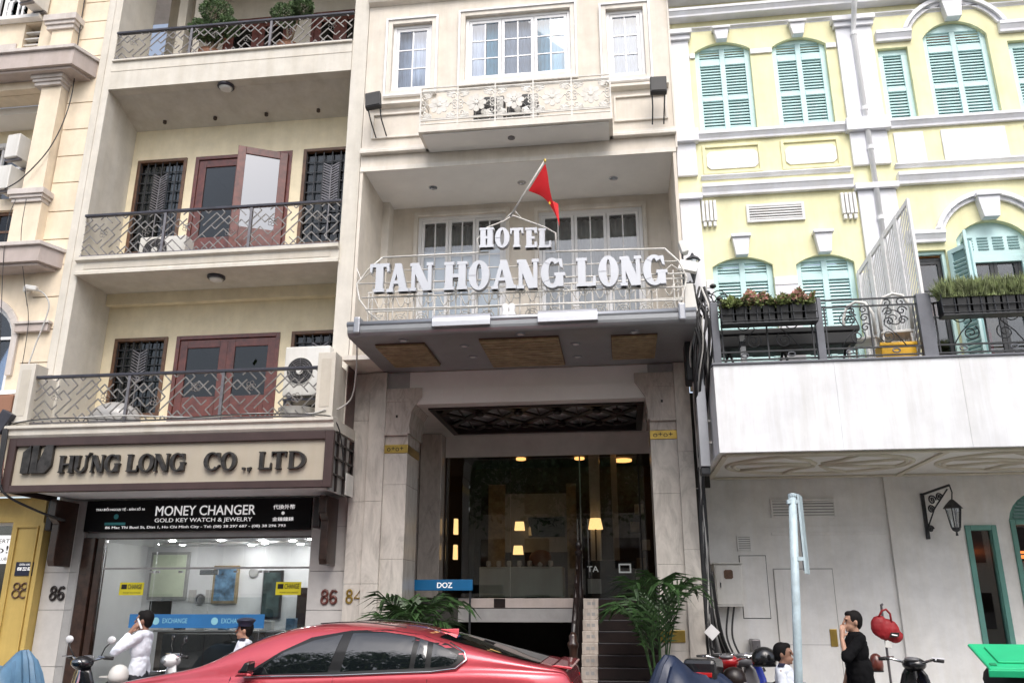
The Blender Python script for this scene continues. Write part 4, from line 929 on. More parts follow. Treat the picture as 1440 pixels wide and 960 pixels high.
# ------------------------------------------------------------------ entrance columns and ceiling
def col(x0, x1, y0, joints, name='column', m='marble'):
    c = B(name, 'tile_grey', HT, x0 + .008, x1 - .008, y0 + .012, 13.2, .126, 5.36)
    for a, b in zip(joints[:-1], joints[1:]): B('marble_slab', m, c, x0, x1, y0, 13.19, a + .002, b - .002, .003)
    return c
col(-4.13, -3.86, 12.44, (.13, 1.4, 2.15, 3.35, 4.6, 5.36)); col(-3.86, -3.60, 12.40, (.13, 2.15, 3.35, 5.36)); col(-3.60, -3.24, 12.45, (.13, 1.3, 2.5, 3.6, 4.08), 'column', 'marble')
col(.46, .85, 12.45, (.13, 1.25, 2.4, 3.4, 4.2)); col(.85, 1.07, 12.40, (.13, 1.0, 2.6, 4.0, 5.36))
for x0, x1, sx in ((-3.60, -3.24, 1), (.46, .85, -1)):
    zb = 4.08 if sx > 0 else 4.2
    xi = x1 if sx > 0 else x0
    # gold band, frieze and flared capital
    gb = B('gold_band', 'brass', HT, x0 - .004, x1 + .004, 12.44, 13.2, zb, zb + .13, .004); text('band_marks', 'o+o+', x0 + .04, x1 - .06, zb + .03, zb + .10, 12.437, 'wood_black', gb, .002)
    B('frieze', 'marble_pink', HT, x0, x1, 12.455, 13.2, zb + .132, zb + .30, .008)
    cp = []
    for q, (dz_, o_) in enumerate(((0, .03), (.12, .02), (.35, .05), (.5, .14), (.58, .20), (.72, .20))): cp.append((xi + sx * o_, zb + .30 + dz_))
    poly = [(x0 if sx > 0 else x1, zb + .302)] + cp + [(x0 if sx > 0 else x1, zb + 1.02)]
    MB().prism(poly, 12.42, 13.3).build('capital', 'marble_pink', HT, .006)
    for z_ in (.27, .80): B('capital_bead', 'marble_pink', HT, x0 + .0, x1 - .0, 12.405, 12.42, zb + z_, zb + z_ + .05, .006)
    B('bolt', 'wood_black', HT, (x0 + x1) / 2 - .015, (x0 + x1) / 2 + .015, 12.41, 12.419, zb + .55, zb + .59)
B('gold_band', 'brass', HT, .455, .80, 12.435, 12.449, 1.36, 1.52, .004)
bm_ = B('lintel', 'soffit_white', HT, -3.6, .85, 12.48, 12.66, 4.84, 5.365); B('lintel_step', 'soffit_white', HT, -3.2, .45, 12.462, 12.479, 4.84, 5.09)
# porch ceiling with recessed diamond lattice
PX0, PX1, PY0, PY1, PZ = -3.0, .40, 12.72, 14.85, 4.84
cl = MB(); cl.box(-3.7, PX0, 12.661, 15.2, PZ, PZ + .12); cl.box(PX1, 1.05, 12.661, 15.2, PZ, PZ + .12); cl.box(PX0, PX1, 12.661, PY0, PZ, PZ + .12); cl.box(PX0, PX1, PY1, 15.2, PZ, PZ + .12)
co = cl.build('porch_ceiling', 'soffit_grey', HT)
B('coffer_back', 'interior_white', HT, PX0 - .1, PX1 + .1, PY0 - .1, PY1 + .1, PZ + .125, PZ + .16); frame(MB(), PX0, PX1, PY0, PY1, .09, 0, 0) 
fr = MB()
for a in ((PX0, PX1, PY0, PY0 + .1), (PX0, PX1, PY1 - .1, PY1), (PX0, PX0 + .1, PY0 + .1, PY1 - .1), (PX1 - .1, PX1, PY0 + .1, PY1 - .1)): fr.box(a[0], a[1], a[2], a[3], PZ - .03, PZ + .119)
fro = fr.build('coffer_frame', 'wood_black', HT, .008)
nx, ny = 5, 2; dx_, dy_ = (PX1 - PX0 - .2) / nx, (PY1 - PY0 - .2) / ny
for i in range(nx):
    for j in range(ny):
        cx, cy = PX0 + .1 + (i + .5) * dx_, PY0 + .1 + (j + .5) * dy_; lt = MB()
        for sx in (-1, 1):
            for sy in (-1, 1):
                p = Vector((cx + sx * dx_ / 2, cy, 0)); q = Vector((cx, cy + sy * dy_ / 2, 0)); t = (q - p).normalized(); nrm = Vector((-t.y, t.x, 0)) * .055
                zz = PZ + .02 + .0015 * ((sx + 1) + (sy + 1) * 2)
                lt.prism([(p + nrm).to_2d()[:], (p - nrm).to_2d()[:], (q - nrm).to_2d()[:], (q + nrm).to_2d()[:]], zz, PZ + .06, 'z')
        lt.box(cx - .012, cx + .012, cy - dy_ * .32, cy + dy_ * .32, PZ + .035, PZ + .055); lt.lathe([(.07, 0), (.085, -.03), (.05, -.06)], (cx + dx_ / 2 if i < nx - 1 else cx, cy, PZ + .03), 10)
        lt.build('lattice_diamond', 'wood_black', fro)
# porch side walls, lobby glazing, landing
B('porch_wall', 'marble_pink', HT, -3.75, -3.6, 13.2, 18.2, .126, 4.84); B('porch_wall', 'marble_pink', HT, .85, 1.0, 13.2, 18.2, .126, 4.84)
B('mirror', 'car_glass', HT, -3.599, -3.58, 13.25, 14.6, 1.2, 4.0); B('mirror_frame', 'chrome', HT, -3.6, -3.57, 13.205, 13.245, .3, 4.2); B('porch_pilaster', 'marble_pink', HT, -3.59, -3.2, 14.75, 15.1, 1.97, 4.83, .01)
B('landing', 'interior_dark', HT, -3.58, .84, 13.62, 18.2, 1.60, 1.95); B('landing_edge', 'mauve', HT, -2.62, -.66, 13.58, 13.619, 1.81, 1.955, .006); B('landing_band', 'tile_grey', HT, -2.62, -.66, 13.585, 13.62, 1.60, 1.80); B('landing_mat', 'wood_black', HT, -2.05, -1.87, 13.574, 13.579, 1.815, 1.95)  # landing_edge: beige marble given a darker colour to stand for deeper shade
MB().box(-3.58, .84, 17.9, 18.0, .13, 1.6).box(-3.58, -3.5, 13.7, 17.9, .13, 1.6).build('garage_wall', 'interior_dark', HT)
LG = MB(); LG.box(-3.2, .8, 15.1, 15.16, 4.45, 4.835); lg_ = LG.build('lobby_glazing', 'soffit_grey', HT)
for a, b in ((-3.19, -2.0), (-1.99, -.74), (-.72, .3), (.31, .8)): B('pane', 'pane_clear', lg_, a, b, 15.125, 15.135, 1.96, 4.449)
for x, m_ in ((-3.19, 'wood_black'), (-.745, 'chrome'), (.30, 'wood_black')): B('mullion', m_, lg_, x, x + .025, 15.11, 15.15, 1.96, 4.449)
for x in (-.80, -.62): B('pull_handle', 'chrome', lg_, x, x + .02, 15.05, 15.07, 2.3, 3.3)
# lobby interior
MB().box(-3.6, 1.0, 20.0, 20.1, 1.96, 5.0).box(-3.6, -3.5, 15.2, 20.0, 1.96, 5.0).box(.9, 1.0, 15.2, 20, 1.96, 5.0).build('lobby_wall', 'interior_brown', HT); B('lobby_ceiling', 'interior_dark', HT, -3.6, 1.0, 15.2, 20.1, 5.0, 5.1); B('lobby_floor', 'interior_brown', HT, -3.6, 1.0, 15.2, 20.1, 1.951, 1.96)
B('lobby_floor_back', 'interior_dark', HT, -3.6, 1.0, 18.2, 20.1, 1.6, 1.95)
B('lobby_panel', 'wood_slat', HT, -2.8, -2.45, 17.7, 17.8, 1.97, 4.3); B('lobby_panel', 'wood_slat', HT, -1.15, -.95, 17.7, 17.8, 1.97, 4.3); B('lobby_screen', 'tile_grey', HT, -2.45, -1.15, 17.75, 17.8, 2.9, 4.1); B('lobby_tv', 'car_glass', HT, -1.95, -1.2, 17.7, 17.74, 3.2, 3.6); B('marble_pillar', 'tile_light', HT, -.62, -.42, 16.5, 16.9, 1.97, 4.9); B('marble_pillar', 'tile_light', HT, -.2, -.08, 17.2, 17.5, 1.97, 4.9)
for x, y, z, w_, h in ((-2.06, 17.0, 3.37, .10, .085), (-2.09, 17.0, 2.9, .10, .085), (-3.07, 15.5, 3.24, .035, .14), (-3.07, 15.5, 2.78, .035, .13)):
    l_ = MB().prism([(x - w_, z - h), (x + w_, z - h), (x + w_ * .8, z + h), (x - w_ * .8, z + h)], y, y + .12).build('wall_lamp', 'lamp_warm', HT)
fl = MB().lathe([(.14, 0), (.10, .2)], (-.51, 16.2, 3.22), 14).build('floor_lamp', 'lamp_warm', HT); B('lamp_stem', 'wood_black', fl, -.525, -.495, 16.19, 16.21, 1.97, 3.22)
for x, y in ((.08, 17.19), (.06, 19.0), (-2.51, 16.07), (-1.06, 16.25), (-2.2, 18.5), (-.9, 18.6)): MB().lathe([(.20 if x > 0 else .11, 0), (.20 if x > 0 else .11, -.04), (.09, -.05)], (x, y, 4.99), 20).build('ceiling_disc', 'lamp_orange', HT)
tb = B('lobby_table', 'ac_white', HT, -2.75, -1.15, 16.3, 16.9, 2.0, 2.55, .02)
for i in range(7): MB().lathe([(.03, 0), (.05, .03), (.045, .10), (.02, .11)], (-2.6 + i * .2, 16.5, 2.56), 10).build('tea_cup', 'ac_white', HT)
MB().ell((-1.6, 16.6, 2.72), .22, .18, .16, 10, 7).build('flower_bowl', 'pot_clay', HT, smooth=True); B('green_rug', 'bin_green_dark', HT, -3.0, -.8, 15.3, 17.2, 1.961, 1.97)
rc = B('reception_desk', 'wood_black', HT, -.70, .20, 15.6, 16.1, 1.97, 2.62, .01); text('desk_lettering', 'TA', -.66, -.46, 2.42, 2.52, 15.595, 'print_white_glow', rc, .003); frame(MB(), -.10, .12, 2.40, 2.56, .025, 15.58, 15.595).build('desk_screen', 'print_white_glow', rc); B('paper_stack', 'ac_white', rc, -.66, -.42, 15.58, 15.6, 2.05, 2.3)
for k in range(5): B('shelf_goods', 'wood_slat' if k % 2 else 'ac_white', HT, .15 + .1 * (k % 3), .33 + .1 * (k % 3), 17.3, 17.5, 2.2 + .35 * k, 2.4 + .35 * k)
# ------------------------------------------------------------------ stairs
for k in range(12):
    z0, z1 = .126 + k * .152, .126 + (k + 1) * .152 - .002; y0 = 11.4 + k * .18
    st = B('stair_step', 'wood_black', HT, -.41, .455, y0, 13.62 if k > 10 else 13.6, z0, z1, .006)
    e = B('step_end', 'marble_pink', HT, -.64, -.412, y0 - .005, y0 + .20, z0, z1, .004)
    for s_ in (0, 1): B('tile_inlay', 'tile_grey', e, -.58 + s_ * .07, -.53 + s_ * .07, y0 - .008, y0 - .0055, z0 + .055, z0 + .10)
    B('nosing', 'rail_dark', st, -.41, .455, y0 - .004, y0 - .0005, z1 - .012, z1 - .004)
BN = thing('stair_banister', 'dark turned wooden newel post and handrail of the hotel stair', 'banister', (-.72, 12.2, .126))
MB().lathe([(.10, 0), (.115, .05), (.09, .12), (.075, .3), (.085, .42), (.125, .50), (.14, .62), (.12, .76), (.075, .86), (.06, .90), (.075, .93), (.06, .97), (.05, 1.08), (.06, 1.17), (.075, 1.20), (.075, 1.24), (.05, 1.27), (.055, 1.33), (.02, 1.38)], (-.72, 11.9, .126), 18).build('newel_post', 'wood_dark', BN, smooth=True)
MB().lathe([(.06, 0), (.06, .10), (.048, .14), (.048, .64), (.06, .68), (.06, .70), (.03, .73), (.05, .76), (.055, .80), (.03, .85)], (-.70, 13.5, 1.955), 14).build('post', 'wood_black', BN, smooth='auto')
B('post_shaft', 'wood_black', BN, -.76, -.64, 13.45, 13.56, .3, 1.954); MB().tube([(-.72, 11.9, 1.40), (-.71, 12.7, 1.95), (-.70, 13.5, 2.6)], .04, 8).build('handrail', 'wood_black', BN, smooth=True)
for k in range(5): MB().lathe([(.02, 0), (.03, .2), (.018, .35), (.03, .5), (.018, .75)], (-.715, 12.15 + .26 * k, .9 + .21 * k), 8).build('baluster', 'wood_black', BN, smooth=True)
n84 = MB(); x, z, y = -4.03, 1.88, 12.43
for cz, rr in ((z + .05, .042), (z + .145, .036)): n84.tube([(x + rr * math.cos(a * math.pi / 8), y, cz + rr * 1.1 * math.sin(a * math.pi / 8)) for a in range(16)], .016, 6, True)
n84.tube([(x + .17, y, z), (x + .17, y, z + .19), (x + .08, y, z + .07), (x + .21, y, z + .07)], .015, 6); n84.build('house_number', 'brass', HT)
bs = thing('blue_strip_sign', 'blue strip sign with white lettering behind the left palm', 'sign', (-2.9, 13.4, 2.05)); B('sign_board', 'blue_sign', bs, -3.4, -2.36, 13.38, 13.42, 2.07, 2.235, .006); text('lettering', 'DOZ', -2.92, -2.68, 2.11, 2.19, 13.377, 'print_white_glow', bs, .003, .02)
B('sign_post', 'iron_dark', bs, -3.35, -3.32, 13.40, 13.43, .126, 2.07); B('sign_post', 'iron_dark', bs, -2.42, -2.39, 13.425, 13.45, .126, 2.07)

# ------------------------------------------------------------------ hotel letter sign
LS = thing('hotel_letter_sign', 'white metal letters HOTEL TAN HOANG LONG on a wrought frame above the canopy', 'sign', (-1.4, 10.75, 5.6))
k_ = 10.75 / 11
def SX(x): return x * k_
def SZ(z): return 1.85 + (z - 1.85) * k_
for ch, a, b, c, d in [('T', -3.51, -3.22, 6.16, 6.60), ('A', -3.25, -2.92, 6.15, 6.59), ('N', -2.91, -2.57, 6.15, 6.58), ('H', -2.41, -2.07, 6.14, 6.57), ('O', -2.05, -1.75, 6.13, 6.56), ('A', -1.72, -1.36, 6.12, 6.56), ('N', -1.35, -1.04, 6.11, 6.55), ('G', -1.01, -.69, 6.11, 6.54), ('L', -.51, -.24, 6.10, 6.53), ('O', -.20, .08, 6.09, 6.53), ('N', .10, .40, 6.08, 6.52), ('G', .42, .73, 6.08, 6.51),
                       ('H', -1.90, -1.69, 6.77, 7.08), ('O', -1.67, -1.46, 6.76, 7.06), ('T', -1.45, -1.26, 6.75, 7.05), ('E', -1.23, -1.06, 6.73, 7.04), ('L', -1.04, -.86, 6.72, 7.02)]:
    lt = letter(ch, SX(a), SX(b), SZ(c), SZ(d), 10.70, 10.74, 'letter_silver', LS, st=.25, th=.125, sh=.11, ov=.05)
    bk = letter(ch, SX(a) - .004, SX(b) + .006, SZ(c) - .008, SZ(d) + .003, 10.742, 10.775, 'letter_edge', LS, st=.26, th=.135, sh=.12, ov=.05); bk.name = 'letter_backing'; bk.parent = lt
fr = []
def T(pts, r=.012, y=10.80): 
    MB().tube([(SX(x), y, SZ(z)) for x, z in pts], r, 6).build('frame_tube', 'iron_white', LS, smooth=True)
T([(-3.36, 6.74), (-1.78, 6.735)], .014); T([(-.80, 6.69), (.74, 6.65)], .014); T([(-3.5, 6.53), (.9, 6.45)], .009); T([(-3.7, 6.34), (1.0, 6.26)], .012); T([(-3.65, 6.12), (1.0, 6.06)], .012); T([(-3.55, 5.90), (.95, 5.84)], .013, 10.72); T([(-3.5, 5.72), (.95, 5.66)], .013, 10.74)
T([(-3.36, 6.74), (-3.58, 6.55), (-3.73, 6.34), (-3.68, 6.1), (-3.52, 5.88), (-3.3, 5.70)], .013); T([(.74, 6.65), (.92, 6.45), (1.02, 6.2), (.95, 5.95), (.85, 5.7)], .013)
T([(-1.90, 6.72), (-1.95, 6.95), (-1.80, 7.13), (-1.55, 7.22), (-1.42, 7.30), (-1.25, 7.22), (-.95, 7.08), (-.80, 6.98), (-.80, 6.72)], .013); T([(-1.55, 7.24), (-1.4, 7.38), (-1.3, 7.25)], .011)
for i in range(15):
    x = -3.5 + i * .31; T([(x, 5.62), (x, 6.12 if i % 2 else 6.34)], .011, 10.86)
for x, z in ((-3.55, 6.5), (.82, 6.4)):
    for s_ in (-1, 1): T([(x, z), (x + .12 * s_, z - .1), (x + .2 * s_, z + .1)], .008)
# balustrade behind the letters
for i in range(16):
    x = -3.62 + i * .302; MB().box(x - .009, x + .009, 11.30, 11.32, 5.552, 6.30).build('balcony_bar', 'iron_white', HT)
for z in (5.66, 5.98, 6.28): B('balcony_rail', 'iron_white', HT, -3.64, 1.0, 11.295, 11.325, z, z + .022)
for i in range(14):
    orn = MB(); cx = -3.45 + i * .325
    for rr in (.10, .06):
        orn.tube([(cx + rr * math.cos(a * math.pi / 7), 11.29, 5.83 + rr * math.sin(a * math.pi / 7)) for a in range(14)], .008, 4, True)
    for a in range(6): orn.tube([(cx, 11.285, 5.83), (cx + .14 * math.cos(a * math.pi / 3), 11.285, 5.83 + .14 * math.sin(a * math.pi / 3))], .007, 4)
    orn.tube([(cx - .15 + .30 * q / 10, 11.29, 6.12 + .09 * math.sin(q * .9)) for q in range(11)], .008, 4); orn.tube([(cx + .12 + .10 * math.cos(q * .5) * (1 - q / 18), 11.288, 6.14 + .10 * math.sin(q * .5) * (1 - q / 18)) for q in range(15)], .008, 4)
    orn.build('balcony_ornament', 'iron_white', HT)
for x, l in ((-3.0, 'leftmost'), (-1.9, 'second from the left'), (-.35, 'second from the right'), (.35, 'rightmost')):
    ac_unit('air_conditioner', f'air conditioner standing behind the hotel letters, {l} of four', (x, 12.6, 5.46), 0, .78, .60, .3, 'air conditioners behind the hotel letters')
FB = MB(); 
for dx_ in (-.045, .045): FB.lathe([(.055, 0), (.06, .06), (.04, .12), (.055, .17), (.03, .22)], (-1.44 + dx_, 10.72, 5.58), 12)
tag(FB.build('white_finial', 'white_frame', None, smooth=True), 'small white plaster ornament on the canopy edge under the letters', 'ornament')
# flag
FG = thing('flag', 'limp red flag with a yellow star on a slanted white pole above HOTEL', 'flag', (-1.45, 10.7, 7.1))
p0, p1 = Vector((-1.42, 10.72, 7.12)), Vector((-.88, 10.35, 7.77)); MB().tube([p0, p0.lerp(p1, .5), p1], .014, 8).build('flag_pole', 'iron_white', FG, smooth=True)
MB().ell(tuple(p1), .02, .02, .03, 8, 6).build('finial', 'brass', FG)
a, b = p0.lerp(p1, .50), p0.lerp(p1, .98); G = []
for i in range(15):
    t = i / 14; row = []
    for j in range(25):
        s_ = j / 24; p = a.lerp(b, t)
        ex = Vector((.42 * s_ * (1 - .60 * t) + .015, 0, -.03 - (.98 * t ** .8) * s_ - .22 * s_ * (1 - t)))
        fold = Vector((.012 * math.sin(6 * s_ + 2 * t), .035 * math.sin(7 * s_ + 3 * t) * s_, 0))
        q = p + ex * 1.0 + fold * min(1, 3 * s_); row.append(tuple(q))
    G.append(row)
MB().grid(G).build('flag_cloth', 'flag_red', FG, smooth=True)
st_ = []; c = Vector(G[8][15]) + Vector((0, -.02, 0))
for k in range(10):
    r_ = .032 if k % 2 == 0 else .013; st_.append((c.x + r_ * .6 * math.sin(k * math.pi / 5), c.z + r_ * math.cos(k * math.pi / 5)))
MB().prism(st_, c.y - .004, c.y).build('star', 'star_yellow', FG)
# ================================================================== yellow townhouse on the right
YT = thing('yellow_townhouse', 'pale yellow colonial townhouse with white trim and teal louvred shutters', 'building', (4.5, 13, 0))
YX0, YX1, YF = 1.09, 9.5, 12.2
up = [(1.50, 2.40, 9.16, 10.68, .15), (2.75, 3.61, 9.16, 10.66, .15), (4.40, 4.87, 9.10, 10.47, 0), (5.12, 6.10, 9.10, 10.60, .28), (6.38, 6.86, 9.10, 10.43, 0)]
md_ = [(1.52, 2.42, 4.95, 6.80, .14), (2.76, 3.61, 4.95, 6.78, .14), (4.46, 4.93, 4.95, 6.90, 0), (5.10, 6.12, 4.95, 7.05, .29), (6.34, 6.82, 4.95, 6.88, 0)]
mb = MB(); wall_open(mb, YX0, YX1, 8.98, 14.2, YF, YF + .3, up); wall_open(mb, YX0, YX1, 4.92, 8.98, YF, YF + .3, md_); mb.build('front_wall', 'yellow_wall', YT)
for i, (a, b, za, zs_, rise) in enumerate(up): louvre_shutter(YT, a, b, za, zs_, rise, YF + .07, True, 1 if b - a < .6 else 2)
for i, (a, b, za, zs_, rise) in enumerate(md_[:2]): louvre_shutter(YT, a, b, za, zs_, rise, YF + .07, False, 2)
for (a, b, za, zs_, rise) in up + md_[:2]:
    B('sill', 'white_paint', YT, a - .03, b + .03, YF - .03, YF + .06, za - .05, za, .005)
def band(x0, x1, z0, z1, y=None, m='cool_white', name='moulding', steps=2):
    mb = MB(); y = YF - .10 if y is None else y; h = z1 - z0
    pr = [(YF - .001, z0), (y + .05, z0), (y + .045, z0 + h * .25), (y + .012, z0 + h * .62), (y, z0 + h * .66), (y, z1), (YF - .001, z1)]
    return mb.prism(pr, x0, x1, 'x').build(name, m, YT, .004)
# pilasters
for x0, x1 in ((1.09, 1.40), (3.78, 4.34)):
    B('pilaster', 'cool_white', YT, x0, x1, YF - .06, YF - .001, 8.36, 8.94, .006); B('pilaster', 'cool_white', YT, x0, x1, YF - .06, YF - .001, 9.16, 10.88, .006); B('pilaster', 'cool_white', YT, x0, x1, YF - .06, YF - .001, 4.92, 7.92, .006)
    for z0, z1, o in ((10.881, 10.97, .03), (10.972, 11.06, .06), (7.925, 8.02, .04), (8.94, 9.158, .05)): B('pilaster_band', 'cool_white', YT, x0 - o, x1 + o, YF - .06 - o * 1.6, YF - .001, z0, z1, .006)
B('pilaster', 'cool_white', YT, 6.95, 7.5, YF - .06, YF - .001, 4.92, 10.88, .006)
# string courses
for x0, x1 in ((1.45, 3.73), (4.39, 6.9), (7.55, 9.4)):
    band(x0, x1, 8.97, 9.12); band(x0, x1, 8.28, 8.345, YF - .07); band(x0, x1, 7.98, 8.17, YF - .13)
for x0, x1 in ((1.09, 9.4),):
    band(x0, x1, 11.08, 11.14, YF - .05); band(x0, x1, 11.27, 11.42, YF - .22); band(x0, x1, 11.62, 11.9, YF - .34); B('eaves', 'soffit_white', YT, x0, x1, YF - .5, YF - .002, 11.91, 12.05); B('roof', 'pot_clay', YT, x0, x1, YF - .45, 15, 12.06, 14.4)
for x0, x1 in ((1.41, 1.50), (2.40, 2.75), (3.61, 3.77)): B('spring_band', 'white_paint', YT, x0, x1, YF - .03, YF - .001, 10.55, 10.64, .005)
for x0, x1 in ((1.41, 1.52), (2.42, 2.76), (3.61, 3.77)): B('spring_band', 'white_paint', YT, x0, x1, YF - .03, YF - .001, 6.45, 6.58, .005); 
for x0, x1 in ((1.41, 1.52), (2.42, 2.76), (3.61, 3.77)): B('lower_wall', 'cool_white', YT, x0, x1, YF - .02, YF - .001, 4.92, 6.449)
def keystone(cx, z0, z1, w0=.085, w1=.125, y=.14):
    mb = MB().prism([(cx - w0, z0), (cx + w0, z0), (cx + w1, z1 - .05), (cx - w1, z1 - .05)], YF - y + .03, YF - .001); mb.box(cx - w1 - .02, cx + w1 + .02, YF - y, YF - .001, z1 - .049, z1)
    return mb.build('keystone', 'cool_white', YT, .006)
keystone(1.95, 10.83, 11.075); keystone(3.18, 10.81, 11.075); keystone(1.97, 6.94, 7.28, .09, .13); keystone(3.19, 6.92, 7.28, .09, .13)
# arch mouldings of the right bay
for zs_, rise, zk0, zk1 in ((10.77, .42, 10.88, 11.26), (7.21, .46, 7.34, 7.73)):
    for dx_, t, yy in ((0, .06, .05), (.065, .07, .10)):
        mbx = MB(); arch_band(mbx, 4.95 - dx_, 6.27 + dx_, zs_, rise + dx_ * .9, t, YF - yy, YF - .001, 16); mbx.build('arch_moulding', 'cool_white', YT, .004)
    for x0, x1 in ((4.39, 4.94), (6.28, 6.92)): band(x0, x1 if x0 < 5 else x1, zs_ - .20, zs_ - .02, YF - .11)
    keystone(5.61, zk0, zk1, .11, .16, .17)
# panels under the upper windows
for x0, x1, z0, z1 in ((1.56, 2.36, 8.44, 8.84), (2.78, 3.56, 8.44, 8.84)):
    frame(MB(), x0 - .06, x1 + .06, z0 - .06, z1 + .06, .05, YF - .028, YF - .001).build('panel_frame', 'yellow_wall', YT, .004)
    c = .06; MB().prism([(x0 + c, z0 + .02), (x1 - c, z0 + .02), (x1, z0 + c + .02), (x1, z1 - c - .06), (x1 - c, z1 - .06), (x0 + c, z1 - .06), (x0, z1 - c - .06), (x0, z0 + c + .02)], YF - .02, YF - .001).build('panel', 'white_paint', YT, .004)
for x0, x1 in ((4.44, 4.88), (5.14, 6.08), (6.36, 6.8)): B('panel', 'cool_white', YT, x0, x1, YF - .025, YF - .001, 8.36, 8.90, .005)
# vent and pilaster brackets
frame(MB(), 2.10, 2.97, 7.50, 7.80, .04, YF - .04, YF - .001).build('vent_frame', 'white_paint', YT, .004); B('vent_back', 'interior_dark', YT, 2.14, 2.93, YF - .006, YF - .001, 7.54, 7.76)
for k in range(5): B('vent_slat', 'white_paint', YT, 2.14, 2.93, YF - .035, YF - .008, 7.555 + k * .044, 7.575 + k * .044)
for x in (1.42, 3.52):
    for k in range(4):
        B('bracket_flute', 'white_paint', YT, x + k * .06, x + k * .06 + .045, YF - .07, YF - .001, 7.55, 7.90, .006)
        if k < 3: B('bracket_drop', 'white_paint', YT, x + k * .075 + .012, x + k * .075 + .06, YF - .065, YF - .001, 7.46, 7.535, .008)
# downpipe
dp = MB().tube([(4.04, YF - .40, 14), (4.04, YF - .40, 11.2), (4.05, YF - .25, 11.05), (4.05, YF - .08, 10.8), (4.05, YF - .08, 4.95)], .042, 16).build('downpipe', 'white_frame', YT, smooth=True)
for z in (10.7, 9.3, 8.6, 7.4): MB().lathe([(.052, 0), (.052, .06)], (4.05, YF - .08, z), 12).build('pipe_collar', 'white_frame', dp)
# open door bays on the terrace with warm rooms
for (a, b, za, zs_, rise) in md_[2:]:
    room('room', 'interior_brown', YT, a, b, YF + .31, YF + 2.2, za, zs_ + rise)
def glazed_door(x0, x1, z0, z1, y, n):
    f = frame(MB(), x0, x1, z0, z1, .05, y, y + .06).build('glazed_door', 'iron_dark', YT, .004)
    w_ = (x1 - x0 - .1) / n
    for i in range(n):
        a = x0 + .05 + i * w_
        frame(MB(), a + .003, a + w_ - .003, z0 + .05, z1 - .05, .05, y + .005, y + .05).build('leaf', 'iron_dark', f)
        B('pane', 'pane_clear', f, a + .05, a + w_ - .05, y + .02, y + .026, z0 + .1, z1 - .1)
        for k in range(1, 4): B('glazing_bar', 'iron_dark', f, a + .053, a + w_ - .053, y + .012, y + .036, z0 + .1 + (z1 - z0 - .2) * k / 4 - .012, z0 + .1 + (z1 - z0 - .2) * k / 4 + .012)
glazed_door(4.46, 4.93, 4.95, 6.82, YF + .12, 1); glazed_door(5.22, 6.0, 4.95, 6.78, YF + .12, 2); glazed_door(6.36, 6.8, 4.95, 6.80, YF + .12, 1)
B('lamp_strip', 'glow_red', YT, 4.5, 4.9, YF + 1.0, YF + 1.2, 6.15, 6.25); 
for x in (4.65, 5.4, 5.75): MB().ell((x, YF + .9, 6.35), .10, .10, .07, 10, 6).build('pendant_lamp', 'lamp_orange', YT)
for x, z, w_, h, m_ in ((4.7, 5.95, .18, .25, 'pot_clay'), (5.5, 5.5, .22, .4, 'lamp_red'), (5.85, 5.6, .15, .7, 'wood_slat'), (4.65, 5.3, .2, .3, 'interior_white')): B('room_furniture', m_, YT, x - w_, x + w_, YF + .8, YF + 1.2, z - h, z + h, .02)
# arched top of the door bay and open shutter leaves
mbx = MB(); pts = [(5.10, 6.80)] + arch_pts(5.10, 6.12, 7.05, .29, 16) + [(6.12, 6.80)]; tb_ = MB().prism(pts, YF + .09, YF + .13).build('arched_transom', 'teal', YT, .004)
for i in range(4):
    x = 5.21 + i * .215
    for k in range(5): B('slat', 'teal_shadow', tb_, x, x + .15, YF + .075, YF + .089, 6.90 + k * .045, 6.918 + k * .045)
frame(MB(), 5.12, 6.10, 4.95, 6.80, .10, YF + .08, YF + .13, 0).build('door_frame', 'teal', YT, .004); frame(MB(), 4.46, 4.93, 4.95, 6.9, .05, YF + .05, YF + .11, 0).build('door_frame', 'teal', YT, .004)
def open_leaf(xh, sgn, ang, w_, z0, z1):
    t = frame(MB(), 0, w_, 0, z1 - z0, .07, -.02, .02)
    n = int((z1 - z0 - .2) / .065)
    o = t.build('open_shutter', 'teal', YT, .004); off = root_of(YT).location
    for v in o.data.vertices: v.co += off
    sm = MB().box(.07, w_ - .07, -.018, .018, -.005, .005).mesh('slat'); sm.materials.append(MATS['teal'])
    bkp = bpy.data.meshes.new('x')
    b_ = MB().box(.07, w_ - .07, .004, .010, .07, z1 - z0 - .07).mesh('backing'); b_.materials.append(MATS['teal_shadow']); bo = bpy.data.objects.new('backing', b_); COL.objects.link(bo); bo.parent = o
    for k in range(n):
        s_ = bpy.data.objects.new('slat', sm); COL.objects.link(s_); s_.parent = o; s_.location = (0, -.008, .1 + k * .065); s_.rotation_euler = (R(-30), 0, 0)
    o.location = Vector((xh, YF - .02, z0)) - off; o.rotation_euler = (0, 0, R(ang))
open_leaf(5.16, 1, 255, .42, 4.98, 7.02); open_leaf(6.06, 1, -75, .42, 4.98, 7.02); open_leaf(4.95, 1, -62, .40, 4.98, 6.86)

